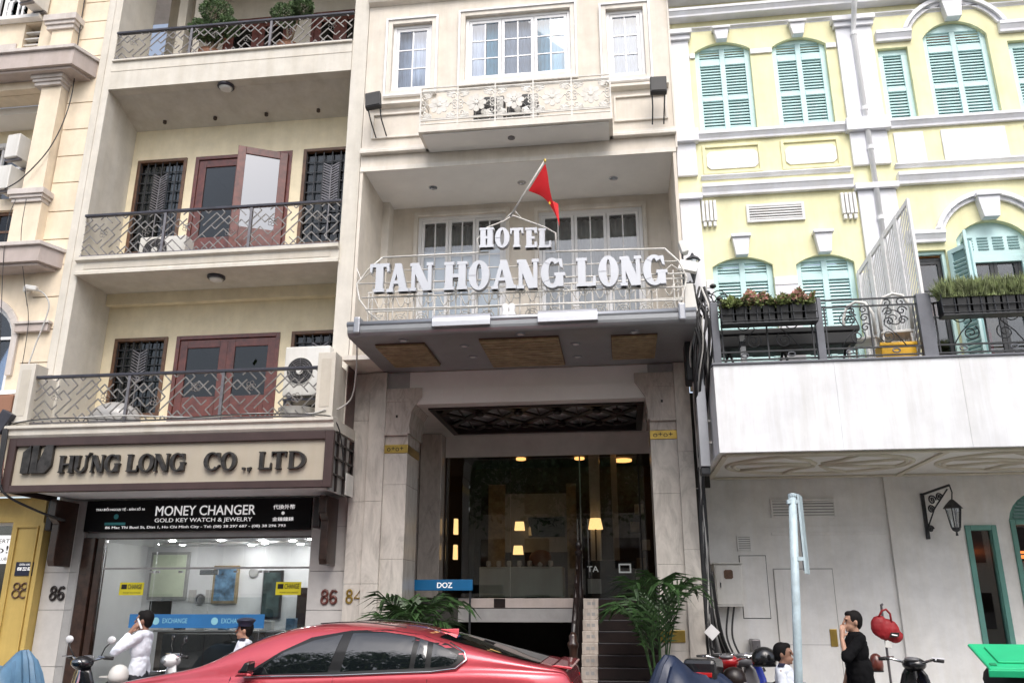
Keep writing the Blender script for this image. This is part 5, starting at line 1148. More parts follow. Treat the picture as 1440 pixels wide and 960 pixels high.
# ------------------------------------------------------------------ terrace box
TF, TZ0, TZ1, TX0, TX1 = 11.0, 3.73, 4.90, 1.28, 9.5
pw = 1.55; n = 6
for i in range(n):
    a = TX0 + i * pw; B('terrace_panel', 'grimy_white', YT, a + .0008, a + pw - .0008, TF, TF + .05, TZ0, TZ1, .002)
B('terrace_coping', 'iron_grey', YT, TX0 - .02, TX1, TF - .025, TF + .12, TZ1 + .001, TZ1 + .03, .005)
MB().prism([(TX0 - .001, TF + .001), (TX0 - .05, TF + .9), (TX0 - .06, 13.4), (TX0 - .001, 13.4)], TZ0, TZ1, 'z').build('terrace_side', 'grimy_white', YT)
B('terrace_floor', 'paving', YT, TX0, TX1, TF + .051, 13.4, 4.7, TZ1)
sfm = B('terrace_soffit', 'soffit_grey', YT, TX0, TX1, TF + .051, 13.4, TZ0 + .01, TZ0 + .05)
for (cx, rx) in ((2.75, 1.25), (5.6, 1.25), (8.4, 1.1)):
    mo = MB()
    for rr in (1.0, .93): mo.tube([(cx + rx * rr * math.cos(a * math.pi / 20), 12.15 + .85 * rr * math.sin(a * math.pi / 20), TZ0 + .008) for a in range(40)], .028, 6, True)
    for k in range(8):
        t = k * math.pi / 4 + .3; mo.tube([(cx + .12 * math.cos(t), 12.15 + .1 * math.sin(t), TZ0 + .008), (cx + rx * .5 * math.cos(t + .12), 12.15 + .45 * math.sin(t + .12), TZ0 + .008), (cx + rx * .95 * math.cos(t), 12.15 + .82 * math.sin(t), TZ0 + .008)], .035, 6)
    mo.build('soffit_medallion', 'ochre_mould', sfm, smooth=True)
for y in (11.14, 13.28): B('soffit_moulding', 'ochre_mould', sfm, TX0 + .1, TX1, y, y + .1, TZ0 - .02, TZ0 + .009, .01)
for x in (1.34, 4.12, 6.95): B('soffit_moulding', 'ochre_mould', sfm, x, x + .08, 11.25, 13.27, TZ0 - .018, TZ0 + .009, .01)
B('gap_wall', 'interior_dark', YT, 1.074, 1.30, 12.62, 12.70, 3.5, 4.93); B('gap_wall', 'interior_dark', YT, 1.074, 1.14, 12.75, 12.8, .126, 3.5)
# ------------------------------------------------------------------ terrace railing
RL = thing('terrace_railing', 'dark wrought iron railing with scrolls along the white terrace edge', 'railing', (4, 11.06, 4.93))
ry = 11.06
for x0, x1 in ((1.30, 1.40), (2.66, 2.76), (3.98, 4.16), (5.45, 5.55), (6.8, 6.9), (8.2, 8.3)): B('post', 'iron_grey', RL, x0, x1, ry - .05, ry + .05, 4.932, 5.80, .006)
def scroll(mb, cx, cz, r_, turns, s_, y, th=.008, ph=0):
    n = int(turns * 14); mb.tube([(cx + s_ * r_ * (1 - .82 * q / n) * math.cos(ph + q * 2 * math.pi / 14), y, cz + r_ * (1 - .82 * q / n) * math.sin(ph + q * 2 * math.pi / 14)) for q in range(n + 1)], th, 5)
for (a, b) in ((1.40, 2.66), (2.76, 3.98), (4.16, 5.45), (5.55, 6.8), (6.9, 8.2)):
    p = MB()
    for z in (4.97, 5.08, 5.66, 5.76): p.box(a, b, ry - .012, ry + .012, z, z + .02)
    p.box((a + b) / 2 - .01, (a + b) / 2 + .01, ry - .010, ry + .010, 4.99, 5.66)
    for x in (a + .03, b - .05): p.box(x, x + .018, ry - .009, ry + .009, 4.99, 5.66)
    po = p.build('railing_panel', 'iron_dark', RL)
    for sx, cx in ((1, a + (b - a) * .27), (-1, a + (b - a) * .75)):
        q = MB(); scroll(q, cx, 5.48, .13, 1.6, sx, ry, .008, .5); po1 = q.build('scroll', 'iron_dark', po, smooth=True)
        q = MB(); scroll(q, cx + .1 * sx, 5.24, .11, 1.6, -sx, ry - .002, .008, 2.2); q.build('scroll', 'iron_dark', po, smooth=True)
        q = MB().tube([(cx - .13 * sx, ry, 5.08), (cx - .02 * sx, ry, 5.25), (cx + .13 * sx, ry, 5.40), (cx + .05 * sx, ry, 5.66)], .008, 5); q.build('scroll', 'iron_dark', po, smooth=True)
    for cx in (a + (b - a) * .25, a + (b - a) * .73):
        MB().tube([(cx + .045 * math.cos(k * math.pi / 6), ry - .014, 5.035 + .028 * math.sin(k * math.pi / 6)) for k in range(12)], .010, 5, True).build('rosette', 'iron_grey', po, smooth=True)
# planters hung on the railing
def planter(label, x0, x1, leaf, petal):
    t = thing('planter', label, 'planter', ((x0 + x1) / 2, 10.95, 5.45), 'planters hung on the terrace railing')
    rk = MB()
    for z in (5.45, 5.55, 5.70):
        rk.tube([(x0, 10.82, z), (x1, 10.82, z)], .008, 5)
    n = 9
    for i in range(n): 
        x = x0 + (x1 - x0) * i / (n - 1); rk.tube([(x, 11.02, 5.78), (x, 10.83, 5.74), (x, 10.82, 5.45), (x, 11.0, 5.44)], .007, 5)
    rk.build('rack', 'iron_dark', t)
    B('shelf', 'iron_dark', t, x0, x1, 10.815, 11.01, 5.415, 5.43); B('liner', 'pot_dark', t, x0, x1, 10.997, 11.003, 5.431, 5.67)
    m_ = 7; d = (x1 - x0) / m_
    for i in range(m_):
        MB().hexa([(x0 + i * d + .018, 10.85, 5.432), (x0 + (i + 1) * d - .018, 10.85, 5.432), (x0 + (i + 1) * d - .018, 10.98, 5.432), (x0 + i * d + .018, 10.98, 5.432), (x0 + i * d + .012, 10.832, 5.66), (x0 + (i + 1) * d - .012, 10.832, 5.66), (x0 + (i + 1) * d - .012, 10.995, 5.66), (x0 + i * d + .012, 10.995, 5.66)]).build('pot', 'pot_dark', t)
    lv = MB(); pt = MB(); rnd = random.Random(int(x0 * 100))
    for k in range(3600):
        x = rnd.uniform(x0 + .02, x1 - .02); y = rnd.uniform(10.80, 11.02); z0 = 5.66
        if petal:
            L_ = rnd.uniform(.08, .27); an = rnd.uniform(0, 6.28); ln = rnd.uniform(0, 1.1); wd = .017
        else:
            L_ = rnd.uniform(.14, .34); an = rnd.uniform(0, 6.28); ln = rnd.uniform(0, 1.0); wd = .007
        d_ = Vector((math.cos(an) * ln, math.sin(an) * ln * .6, 1)).normalized(); s_ = Vector((-math.sin(an), math.cos(an), 0)) * wd
        p = Vector((x, y, z0 + (rnd.uniform(0, .07) if petal else 0))); q = p + d_ * L_
        if petal:
            hb = .10 + .09 * (.5 + .5 * math.sin(x * 11)) + .04 * math.sin(x * 29); c_ = Vector((x, y + (y - 10.91) * .5, 5.64 + hb * rnd.random() ** .55)); u_ = Vector((rnd.gauss(0, 1), rnd.gauss(0, 1), rnd.gauss(0, .7))).normalized() * rnd.uniform(.018, .036); v_ = Vector((rnd.gauss(0, 1), rnd.gauss(0, 1), rnd.gauss(.6, 1))).normalized() * rnd.uniform(.02, .04)
            target = pt if (rnd.random() < .55 * (.5 + .5 * math.sin(x * 11)) + .05 and c_.z > 5.70) else lv
            target.add([c_ - u_ * .3, c_ + u_ + v_ * .5, c_ + v_ * 1.6, c_ - u_ + v_ * .5], [(0, 1, 2, 3)])
        else: lv.add([p - s_ * .6, p + s_ * .6, p.lerp(q, .6) + s_, q, p.lerp(q, .6) - s_], [(0, 1, 2, 3, 4)])
    tag(lv.build('leaves', 'leaf_green' if petal else 'leaf_grass', t, fix=False), kind='stuff')
    if petal: tag(pt.build('blossoms', 'petal', t, fix=False), kind='stuff')
planter('railing planter with pink blossoms at the left end of the terrace', 1.42, 2.66, 'a', True); planter('railing planter with upright pale green grass on the terrace', 4.22, 5.50, 'b', False)
# lattice screen
SC = thing('lattice_screen', 'tall white diagonal lattice screen with sloping top on the terrace', 'screen', (3.9, 11.6, 4.93))
A0, A1 = Vector((4.13, 11.16, 0)), Vector((3.62, 12.12, 0)); zt0, zt1 = 7.27, 6.58; dirv = (A1 - A0); Ls = dirv.length; dirn = dirv.normalized(); nn = Vector((-dirn.y, dirn.x, 0))
def scr(u0, u1, w0, w1, h0, h1, th, name, m_='white_paint', off_=0):
    # board from (u0, w0..w1) to (u1, h0..h1): bottom/top at both ends
    a = A0 + dirn * u0 + nn * off_; b = A0 + dirn * u1 + nn * off_; t = nn * th / 2
    return MB().hexa([(a - t) + Vector((0, 0, w0)), (b - t) + Vector((0, 0, h0)), (b + t) + Vector((0, 0, h0)), (a + t) + Vector((0, 0, w0)), (a - t) + Vector((0, 0, w1)), (b - t) + Vector((0, 0, h1)), (b + t) + Vector((0, 0, h1)), (a + t) + Vector((0, 0, w1))]).build(name, m_, SC)
top = lambda u: zt0 + (zt1 - zt0) * u / Ls
for k in range(5):
    u = Ls * k / 4; u0 = max(0, u - .03); u1 = min(Ls, u + .03); scr(u0, u1, 4.93, top(u0), 4.93, top(u1), .05, 'stile')
for k in range(4):
    ua, ub = Ls * k / 4 + .031, Ls * (k + 1) / 4 - .031; scr(ua, ub, 4.95, 5.02, 4.95, 5.02, .04, 'rail'); scr(ua, ub, top(ua) - .07, top(ua), top(ub) - .07, top(ub), .04, 'rail')
    z = 5.05
    wd = ub - ua
    while z < top(ub) - .12 + .4:
        z1 = z - .50                     # slats fall steeply across the bay
        lo, hi = z1, z
        # clip to the bay
        tA, tB = 0, 1
        za, zb = z, z1
        u_a, u_b = ua, ub
        tmax = top(ua) - .08
        if za > tmax: f = (za - tmax) / .50; u_a = ua + wd * f; za = tmax
        if zb < 5.03: f = (za - 5.03) / max(1e-6, (za - zb)); u_b = u_a + (ub - u_a) * f; zb = 5.03
        if u_b - u_a > .02: scr(u_a, u_b, za - .05, za, zb - .05 if zb > 5.07 else zb, zb + .001 if zb > 5.07 else zb + .03, .012, 'slat')
        z += .105
# terrace furniture
TB = thing('terrace_table', 'dark covered table behind the blossom planter on the terrace', 'table', (2.0, 11.6, 4.9))
B('table_top', 'pot_dark', TB, 1.45, 3.35, 11.45, 12.0, 5.46, 5.54, .015); B('table_cloth', 'pot_dark', TB, 1.48, 3.3, 11.47, 11.98, 5.28, 5.459, .02)
for x in (1.6, 2.35, 3.2):
    MB().tube([(x - .15, 11.5, 4.91), (x, 11.7, 5.28)], .02, 6).build('leg', 'iron_dark', TB); MB().tube([(x + .15, 11.9, 4.91), (x, 11.7, 5.28)], .02, 6).build('leg', 'iron_dark', TB)
def chair(label, x, y, rz):
    t = thing('terrace_chair', label, 'chair', (0, 0, 0), 'patterned chairs on the terrace')
    B('seat', 'ac_white', t, -.2, .2, -.2, .2, .42, .46, .01)
    bk = MB(); 
    bk.tube([(-.19, .19, .46), (-.2, .22, .75), (-.12, .24, .92), (0, .245, .96), (.12, .24, .92), (.2, .22, .75), (.19, .19, .46)], .022, 6)
    bk.build('back_frame', 'ac_white', t, smooth=True)
    sc = MB()
    for sx in (-1, 1):
        for z in (.58, .72, .84): scroll(sc, sx * .085, z, .065, 1.3, sx, .222, .009)
    sc.build('back_scroll', 'iron_dark', t)
    for sx in (-1, 1):
        for sy in (-1, 1): MB().tube([(sx * .17, sy * .17, .42), (sx * .2, sy * .2, 0)], .016, 6).build('leg', 'ac_white', t)
    t.location = (x, y, 4.905); t.rotation_euler = (0, 0, R(rz))
chair('white chair with black scrolled back, left of the two by the lattice screen', 3.45, 11.65, 150); chair('white chair with black scrolled back, right of the two by the lattice screen', 3.78, 11.4, 170)
yb = thing('yellow_crate', 'open yellow plastic crate beside the railing post on the terrace', 'crate', (3.72, 11.3, 4.9))
for a in ((3.50, 3.94, 11.15, 11.17), (3.50, 3.94, 11.42, 11.44), (3.50, 3.52, 11.171, 11.419), (3.92, 3.94, 11.171, 11.419)): B('side', 'box_yellow', yb, a[0], a[1], a[2], a[3], 4.905, 5.17, .006)
B('base', 'box_yellow', yb, 3.53, 3.91, 11.18, 11.41, 4.905, 4.92); B('rim', 'box_yellow', yb, 3.48, 3.96, 11.125, 11.149, 5.13, 5.175, .006)
bl = thing('terrace_bollard', 'short white post with a dark band behind the left railing panel', 'post', (1.72, 11.25, 4.9)); B('shaft', 'white_paint', bl, 1.69, 1.76, 11.22, 11.28, 4.905, 5.38, .006); B('band', 'iron_dark', bl, 1.685, 1.765, 11.215, 11.285, 5.22, 5.29)

# ------------------------------------------------------------------ ground floor wall on the right
GY = 13.4
gops = [(5.02, 5.46, 1.20, 2.98, 0), (5.66, 6.6, .9, 3.05, .40)]
kk = GY / 13.8
wall_open(MB(), 1.08, 9.5, .126, 3.74, GY, GY + .25, gops).build('ground_wall', 'lower_wall', YT)
B('wall_offset', 'lower_wall', YT, 3.95, 4.98, GY - .05, GY - .001, .126, 3.72, .006)
B('wall_bay', 'lower_wall', YT, 2.24, 3.94, GY - .02, GY - .001, 2.86, 2.90, .004); B('wall_panel', 'lower_wall', YT, 1.75, 3.9, GY - .015, GY - .001, 2.98, 3.0)
def sclX(x): return x * kk
frame(MB(), 2.26, 3.22, 3.12, 3.40, .03, GY - .03, GY - .001).build('vent_frame', 'white_paint', YT, .004); B('vent_back', 'tile_grey', YT, 2.29, 3.19, GY - .006, GY - .001, 3.15, 3.37)
for k in range(5): B('vent_slat', 'white_paint', YT, 2.29, 3.19, GY - .028, GY - .008, 3.165 + k * .043, 3.19 + k * .043)
frame(MB(), 1.72, 1.93, 2.63, 2.86, .018, GY - .02, GY - .001).build('vent_frame', 'white_paint', YT); B('vent_back', 'tile_grey', YT, 1.738, 1.912, GY - .005, GY - .001, 2.648, 2.842)
for k in range(6): B('vent_slat', 'white_paint', YT, 1.738, 1.912, GY - .018, GY - .006, 2.655 + k * .032, 2.672 + k * .032)
hp = B('hatch_gap', 'iron_dark', YT, 1.725, 2.125, GY - .004, GY - .001, 1.66, 2.57); B('hatch', 'lower_wall', YT, 1.735, 2.115, GY - .02, GY - .0045, 1.67, 2.56, .004)
dg = B('service_door', 'lower_wall', YT, 2.22, 3.06, GY - .03, GY - .001, .13, 2.36, .006); frame(MB(), 2.34, 2.94, 1.35, 2.22, .012, GY - .034, GY - .0305).build('door_moulding', 'lower_wall', dg); B('lock_plate', 'brass', dg, 2.93, 3.03, GY - .045, GY - .0305, 1.28, 1.52, .004); B('door_line', 'tile_grey', dg, 2.24, 3.05, GY - .0325, GY - .0305, 1.30, 1.306); B('door_shadow_gap', 'tile_grey', YT, 2.21, 3.075, GY - .003, GY - .001, .13, 2.375)
# teal windows
for (a, b, za, zs_, rise) in gops: room('room', 'interior_brown', YT, a, b, GY + .26, GY + 2, za, zs_ + rise)
tw = frame(MB(), 5.02, 5.46, 1.20, 2.98, .075, GY - .03, GY + .12).build('teal_window', 'teal_dark', YT, .008); B('pane', 'pane_clear', tw, 5.09, 5.39, GY + .05, GY + .056, 1.27, 2.91); B('inner_bead', 'teal_dark', tw, 5.375, 5.39, GY + .0, GY + .06, 1.275, 2.905)
tw2 = frame(MB(), 5.66, 6.6, .9, 3.05, .07, GY - .03, GY + .12).build('teal_window', 'teal_dark', YT, .008); B('pane', 'pane_clear', tw2, 5.73, 6.53, GY + .05, GY + .056, .95, 2.98)
ft = MB().prism([(5.66, 3.052)] + arch_pts(5.66, 6.6, 3.06, .40, 14) + [(6.6, 3.052)], GY + .03, GY + .08).build('fanlight', 'teal_dark', tw2)
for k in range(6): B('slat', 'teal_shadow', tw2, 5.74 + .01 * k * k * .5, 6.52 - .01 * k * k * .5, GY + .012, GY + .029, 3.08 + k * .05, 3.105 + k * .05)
for k in range(1, 4): B('glazing_bar', 'iron_dark', tw2, 5.73, 6.53, GY + .035, GY + .049, .9 + k * .55, .92 + k * .55); 
B('glow_lamp', 'glow_red', YT, 5.1, 5.4, GY + 1.0, GY + 1.1, 2.62, 2.70); B('glow_lamp', 'glow_red', YT, 5.75, 6.5, GY + 1.0, GY + 1.1, 2.55, 2.66)
for k in range(3): B('shelf_goods', ('pot_clay', 'wood_slat', 'interior_white')[k], YT, 5.8, 6.3, GY + .9, GY + 1.3, 1.2 + .5 * k, 1.5 + .5 * k, .02)
# meter box
ME = thing('meter_box', 'white metal electricity meter box on the wall beside the cables', 'meter box', (1.5, 13.2, 1.8))
B('casing', 'ac_white', ME, 1.32, 1.715, 13.12, GY - .002, 1.83, 2.43, .008); B('lid_hood', 'ac_white', ME, 1.30, 1.735, 13.08, GY - .003, 2.432, 2.455, .006); B('door', 'ac_white', ME, 1.34, 1.695, 13.105, 13.119, 1.86, 2.405, .004); MB().prism([(1.455 + a, 2.22 + b) for a, b in ((.02, 0), (.11, 0), (.13, .02), (.13, .11), (.11, .13), (.02, .13), (0, .11), (0, .02))], 13.095, 13.104).build('viewing_window', 'wood_brown', ME); B('latch', 'iron_dark', ME, 1.39, 1.405, 13.09, 13.104, 2.10, 2.17)
for x in (1.50, 1.58): cable('black cable looping down from the meter box', [(x, 13.2, 1.84), (x - .06, 13.15, 1.4), (x + .1, 13.1, 1.05), (x + .3, 13.15, .95)], .014).__setitem__('group', 'cables under the meter box')
# wall lantern
LN = thing('wall_lantern', 'black wrought iron wall lantern on a scrolled bracket on the white wall', 'lantern', (4.5, 13.3, 3.0))
lx, ly = 4.47, 13.28
B('back_bar', 'iron_dark', LN, lx - .025, lx + .025, 13.31, 13.349, 2.78, 3.45, .004); 
MB().tube([(lx, 13.32, 3.43), (lx + .12, 13.05, 3.47), (lx + .22, 12.82, 3.50)], .018, 6).build('arm', 'iron_dark', LN); 
for q, (c1, c2, r_) in enumerate(((.07, 3.33, .07), (.14, 3.36, .06), (.05, 3.2, .06), (.02, 2.92, .05))):
    m_ = MB(); n = 20; m_.tube([(lx + c1 + r_ * (1 - .8 * k / n) * math.cos(k * .55), 13.25 - c1 * 1.4 + r_ * .5 * math.cos(k * .55), c2 + r_ * (1 - .8 * k / n) * math.sin(k * .55)) for k in range(n + 1)], .012, 5); m_.build('scroll', 'iron_dark', LN, smooth=True)
MB().tube([(lx + .01, 13.3, 2.95), (lx + .07, 13.1, 3.2), (lx + .2, 12.86, 3.45)], .011, 6).build('brace', 'iron_dark', LN, smooth=True)
cx, cy = lx + .23, 12.84
MB().tube([(cx, cy, 3.5), (cx + .02, cy, 3.4), (cx, cy, 3.28)], .01, 6).build('hook', 'iron_dark', LN); MB().lathe([(.14, 0), (.10, .05), (.03, .12), (.01, .13)], (cx, cy, 3.17), 6).build('cap', 'iron_dark', LN); MB().lathe([(.06, 0), (.10, .26)], (cx, cy, 2.905), 6).build('glass_body', 'lantern_glass', LN); MB().lathe([(.02, -.10), (.012, -.05), (.05, -.03), (.065, 0), (.065, .012)], (cx, cy, 2.89), 6).build('base', 'iron_dark', LN)
for k in range(6):
    a = k * math.pi / 3; MB().tube([(cx + .062 * math.cos(a), cy + .062 * math.sin(a), 2.9), (cx + .105 * math.cos(a), cy + .105 * math.sin(a), 3.17)], .008, 4).build('rib', 'iron_dark', LN)
# small lantern and camera on the hotel corner, vertical box sign
l2 = thing('corner_lantern', 'small black lantern at the hotel corner beside the letter G', 'lantern', (1.18, 11.9, 6.5))
MB().lathe([(.015, .30), (.03, .26), (.11, .2), (.12, .18)][::-1], (1.2, 11.9, 6.62), 8).build('cap', 'iron_dark', l2); MB().lathe([(.05, 0), (.085, .19)], (1.2, 11.9, 6.60), 8).build('glass_body', 'lantern_glass', l2); MB().lathe([(.01, -.16), (.05, 0)], (1.2, 11.9, 6.60), 8).build('base', 'iron_dark', l2); MB().tube([(1.06, 12.05, 6.5), (1.2, 11.9, 6.44)], .012, 6).build('bracket', 'iron_dark', l2)
sp = thing('floodlight', 'grey square floodlights clamped to the hotel corner above the cable bundle', 'floodlight', (1.05, 11.4, 6.3)); sp2 = MB().box(-.13, .13, -.03, .03, -.10, .10); sp2.xform(Matrix.Translation((1.06, 11.2, 6.42)) @ Matrix.Rotation(R(15), 4, 'Y') @ Matrix.Rotation(R(-25), 4, 'X')); sp2.build('lamp_head', 'soffit_grey', sp, .01); sp3 = MB().box(-.05, .05, -.08, .08, -.09, .09); sp3.xform(Matrix.Translation((1.02, 11.3, 6.75)) @ Matrix.Rotation(R(-15), 4, 'Y')); sp3.build('lamp_head', 'soffit_grey', sp, .01); MB().tube([(1.0, 11.4, 6.2), (1.0, 11.35, 6.5), (1.0, 11.3, 6.68)], .014, 6).build('bracket', 'iron_grey', sp)
MB().prism([(.95, 5.65), (1.12, 5.65), (1.08, 6.05), (.98, 6.05)], 10.9, 11.1).build('pedestal', 'ac_white', sp)
vs = thing('vertical_box_sign', 'tall narrow grey box sign seen edge-on at the hotel corner', 'sign', (1.1, 11.5, 3.5))
B('sign_edge', 'canopy_silver', vs, 1.07, 1.20, 11.40, 11.62, 3.62, 5.72, .006); B('sign_foot', 'iron_dark', vs, 1.075, 1.195, 11.42, 11.62, 3.52, 3.618, .01); B('side_box', 'pot_dark', vs, .96, 1.066, 11.40, 11.75, 4.80, 5.60, .03); 
for z in (4.25, 3.95): B('strut', 'ac_white', vs, 1.201, 1.279, 11.52, 11.56, z, z + .03)
# ================================================================== cables at the corner
rnd = random.Random(3)
for i in range(26):
    x = 1.17 + rnd.uniform(-.09, .10); y = 11.2 + rnd.uniform(-.15, .25)
    pts = [(1.02 + rnd.uniform(0, .3), 11.5 + rnd.uniform(-.2, .3), 6.1 + rnd.uniform(-.25, .2)), (x + rnd.uniform(-.06, .1), y, 5.65 + rnd.uniform(-.1, .1)), (x + rnd.uniform(-.08, .08), y, 5.2), (x - .05 + rnd.uniform(-.05, .05), y + .2, 4.7), (1.15 + rnd.uniform(-.03, .05), 12.35, 3.9), (1.13 + rnd.uniform(-.04, .06), 12.4, 2.6), (1.13 + rnd.uniform(-.04, .08), 12.45, 1.4), (1.2 + rnd.uniform(0, .15), 12.5, .6)]
    c_ = cable('cable in the dark bundle running down the hotel corner', pts, rnd.choice((.010, .014, .018)), 'cable' if i % 5 else 'cable_light'); c_['group'] = 'cables in the corner bundle'
for i in range(6):
    t = rnd.uniform(0, 6.28); cx, cz = 1.32 + .05 * i, 6.0 + rnd.uniform(-.12, .12)
    cl_ = MB().tube([(cx + .12 * math.cos(a * .52 + t), 11.6 + .02 * a, cz + .15 * math.sin(a * .52 + t)) for a in range(12)], .009, 5, True).build('cable', 'cable', None, smooth=True); tag(cl_, 'coiled spare cable at the top of the corner bundle', 'cable', 'cable coils at the hotel corner')
for i, (x, z) in enumerate(((1.33, 6.12), (1.42, 6.22), (1.36, 5.88), (1.24, 6.02), (1.50, 6.02))):
    sb = MB().ell((x, 11.5, z), .05, .05, .035, 8, 6).build('splice_box', 'cable', None, smooth=True); tag(sb, 'small black splice cap on the cable bundle at the hotel corner', 'splice box', 'splice caps at the hotel corner')
for k, pts in enumerate(([(1.2, 12.5, 1.5), (1.35, 12.9, 1.1), (1.7, 13.1, .95), (1.85, 13.1, 1.25)], [(1.18, 12.5, 1.9), (1.3, 12.8, 1.3), (1.6, 12.9, .9), (1.9, 12.9, 1.0)], [(1.16, 12.45, 1.3), (1.4, 12.8, .8), (1.8, 12.9, .85)])):
    tag(cable('thick grey cable drooping towards the scooters under the meter box', pts, .03, 'cable' if k else 'tile_grey'), group='drooping cables under the meter box')
for k in range(6):
    tag(cable('grey cable in the loose bundle curving under the meter box', [(1.12 + .02 * k, 12.42, 2.3), (1.17 + .03 * k, 12.6, 1.7 - .05 * k), (1.32 + .05 * k, 12.85, 1.18 - .04 * k), (1.62 + .03 * k, 13.0, 1.0 - .02 * k), (1.86, 13.12, 1.16 + .03 * k)], .016, 'cable' if k % 3 else 'tile_grey'), group='loose cables under the meter box')
tag(B('cable_bracket', 'rail_metal', None, 1.78, 1.90, 13.1, 13.39, 1.05, 1.38, .01), 'grey bracket holding the loose cables under the meter box', 'bracket')
tg = MB().box(-.075, .075, -.01, .01, -.075, .075); tg.xform(Matrix.Translation((1.15, 12.3, 1.50)) @ Matrix.Rotation(R(45), 4, 'Y')); tag(tg.build('diamond_tag', 'white_frame', None), 'white diamond plate tied to the cable bundle', 'plate')
# wires on the cream house
cable('thin dark wire falling across the rusticated cream wall', [(-9.75, 12.02, 13.4), (-9.72, 12.02, 12.0), (-9.6, 11.96, 10.6), (-9.72, 11.86, 9.6), (-10.1, 11.8, 8.95), (-10.4, 11.78, 8.72)], .010)
for k, (a, b, c_) in enumerate((((-9.95, 11.78, 8.5), (-9.85, 11.72, 7.7), (-9.7, 11.95, 6.6)), ((-10.15, 11.78, 8.5), (-10.1, 11.66, 7.7), (-9.95, 11.95, 5.3)), ((-9.75, 11.9, 6.85), (-9.62, 11.95, 6.3), (-9.55, 11.9, 5.3)))):
    tag(cable('thin hanging wire on the cream wall under the pilaster cap', [a, b, c_], .006), group='hanging wires on the cream wall')
cable('white wire loop from the small wall camera on the cream wall', [(-9.75, 12.0, 6.92), (-9.5, 11.98, 6.85), (-9.33, 11.97, 6.65), (-9.33, 11.97, 6.40), (-9.42, 11.95, 5.9), (-9.45, 11.9, 5.5)], .012, 'cable_light')
wc = thing('wall_camera', 'small white security camera on the cream wall above the trim block', 'camera', (-9.7, 12.0, 6.9)); wq = MB().box(-.11, .11, -.04, .04, -.04, .04); wq.xform(Matrix.Translation((-9.68, 11.95, 6.92)) @ Matrix.Rotation(R(12), 4, 'Y')); wq.build('body', 'ac_white', wc, .015); B('mount', 'ac_white', wc, -9.86, -9.78, 11.98, 12.08, 6.88, 6.98, .01)
for k in range(4):
    tag(cable('black cable in the thick bundle at the left end of the company sign', [(-9.6 + .03 * k, 11.6, 4.7 - .05 * k), (-9.28 + .02 * k, 11.38, 4.55), (-9.20 + .02 * k, 11.34, 4.2), (-9.17 + .015 * k, 11.34, 3.7), (-9.05, 11.4, 3.42), (-8.75, 11.8, 3.2), (-8.6 + .02 * k, 12.15, 3.1)], .018), group='cable bundle at the company sign')
jbx = MB().box(-.10, .10, -.06, .06, -.17, .17); jbx.xform(Matrix.Translation((-9.27, 11.38, 4.50)) @ Matrix.Rotation(R(28), 4, 'Y')); tag(jbx.build('junction_box', 'rail_dark', None, .012), 'dark junction box tilted on the cable bundle above the company sign', 'junction box')
tag(MB().tube([(-9.20, 11.36, 4.02), (-9.165, 11.355, 4.0), (-9.15, 11.35, 3.92), (-9.12, 11.35, 3.55)], .028, 8).build('pink_pipe', 'petal', None, smooth=True), 'pink plastic pipe stub at the left end of the company sign', 'pipe')
cable('pale cable hanging from the canopy corner past the brown cladding', [(-3.66, 11.0, 5.4), (-3.78, 11.4, 5.1), (-3.95, 11.7, 4.75), (-4.25, 11.5, 4.5), (-4.4, 11.4, 4.47)], .011, 'cable_light')
# ================================================================== topiary on the top balcony
def topiary(label, x, y, blobs):
    t = thing('topiary', label, 'potted shrub', (x, y, 11.3), 'clipped shrubs on the top balcony'); rnd = random.Random(int(x * 31))
    MB().lathe([(.16, 0), (.2, .28), (.22, .3), (.18, .3)], (x, y, 11.3), 14).build('pot', 'pot_clay', t)
    tr = MB()
    for bx_, bz, br in blobs: tr.tube([(x, y, 11.55), (x + bx_ * .4, y + .03, 11.55 + bz * .35), (x + bx_, y, 11.3 + bz)], .035, 6, r2=.015)
    tr.build('trunk', 'trunk', t, smooth=True)
    for bx_, bz, br in blobs:
        lf = MB()
        for k in range(1500):
            v = Vector((rnd.gauss(0, 1), rnd.gauss(0, 1), rnd.gauss(0, 1))).normalized(); rr = br * (1 - .35 * rnd.random() ** 2) * (1 + .08 * math.sin(6 * v.x + 5 * v.z))
            p = Vector((x + bx_, y, 11.3 + bz)) + Vector((v.x * rr, v.y * rr, v.z * rr * .72))
            a = Vector((rnd.gauss(0, 1), rnd.gauss(0, 1), rnd.gauss(0, 1))).normalized() * .022; b = (v + Vector((rnd.gauss(0, .5), rnd.gauss(0, .5), rnd.gauss(0, .5)))).normalized() * .034
            lf.add([p - a, p + b, p + a, p - b * .4], [(0, 1, 2, 3)])
        tag(lf.build('foliage_clump', 'leaf_top', t, fix=False), kind='stuff')
topiary('clipped cloud shrub with several balls, left on the top balcony', -7.25, 12.35, [(-.22, .84, .24), (.02, 1.2, .3), (.28, .86, .22), (.0, .72, .2)])
topiary('clipped shrub on the top balcony, right of the ball shrub', -5.75, 12.35, [(-.1, 1.0, .26), (.2, 1.14, .22)])
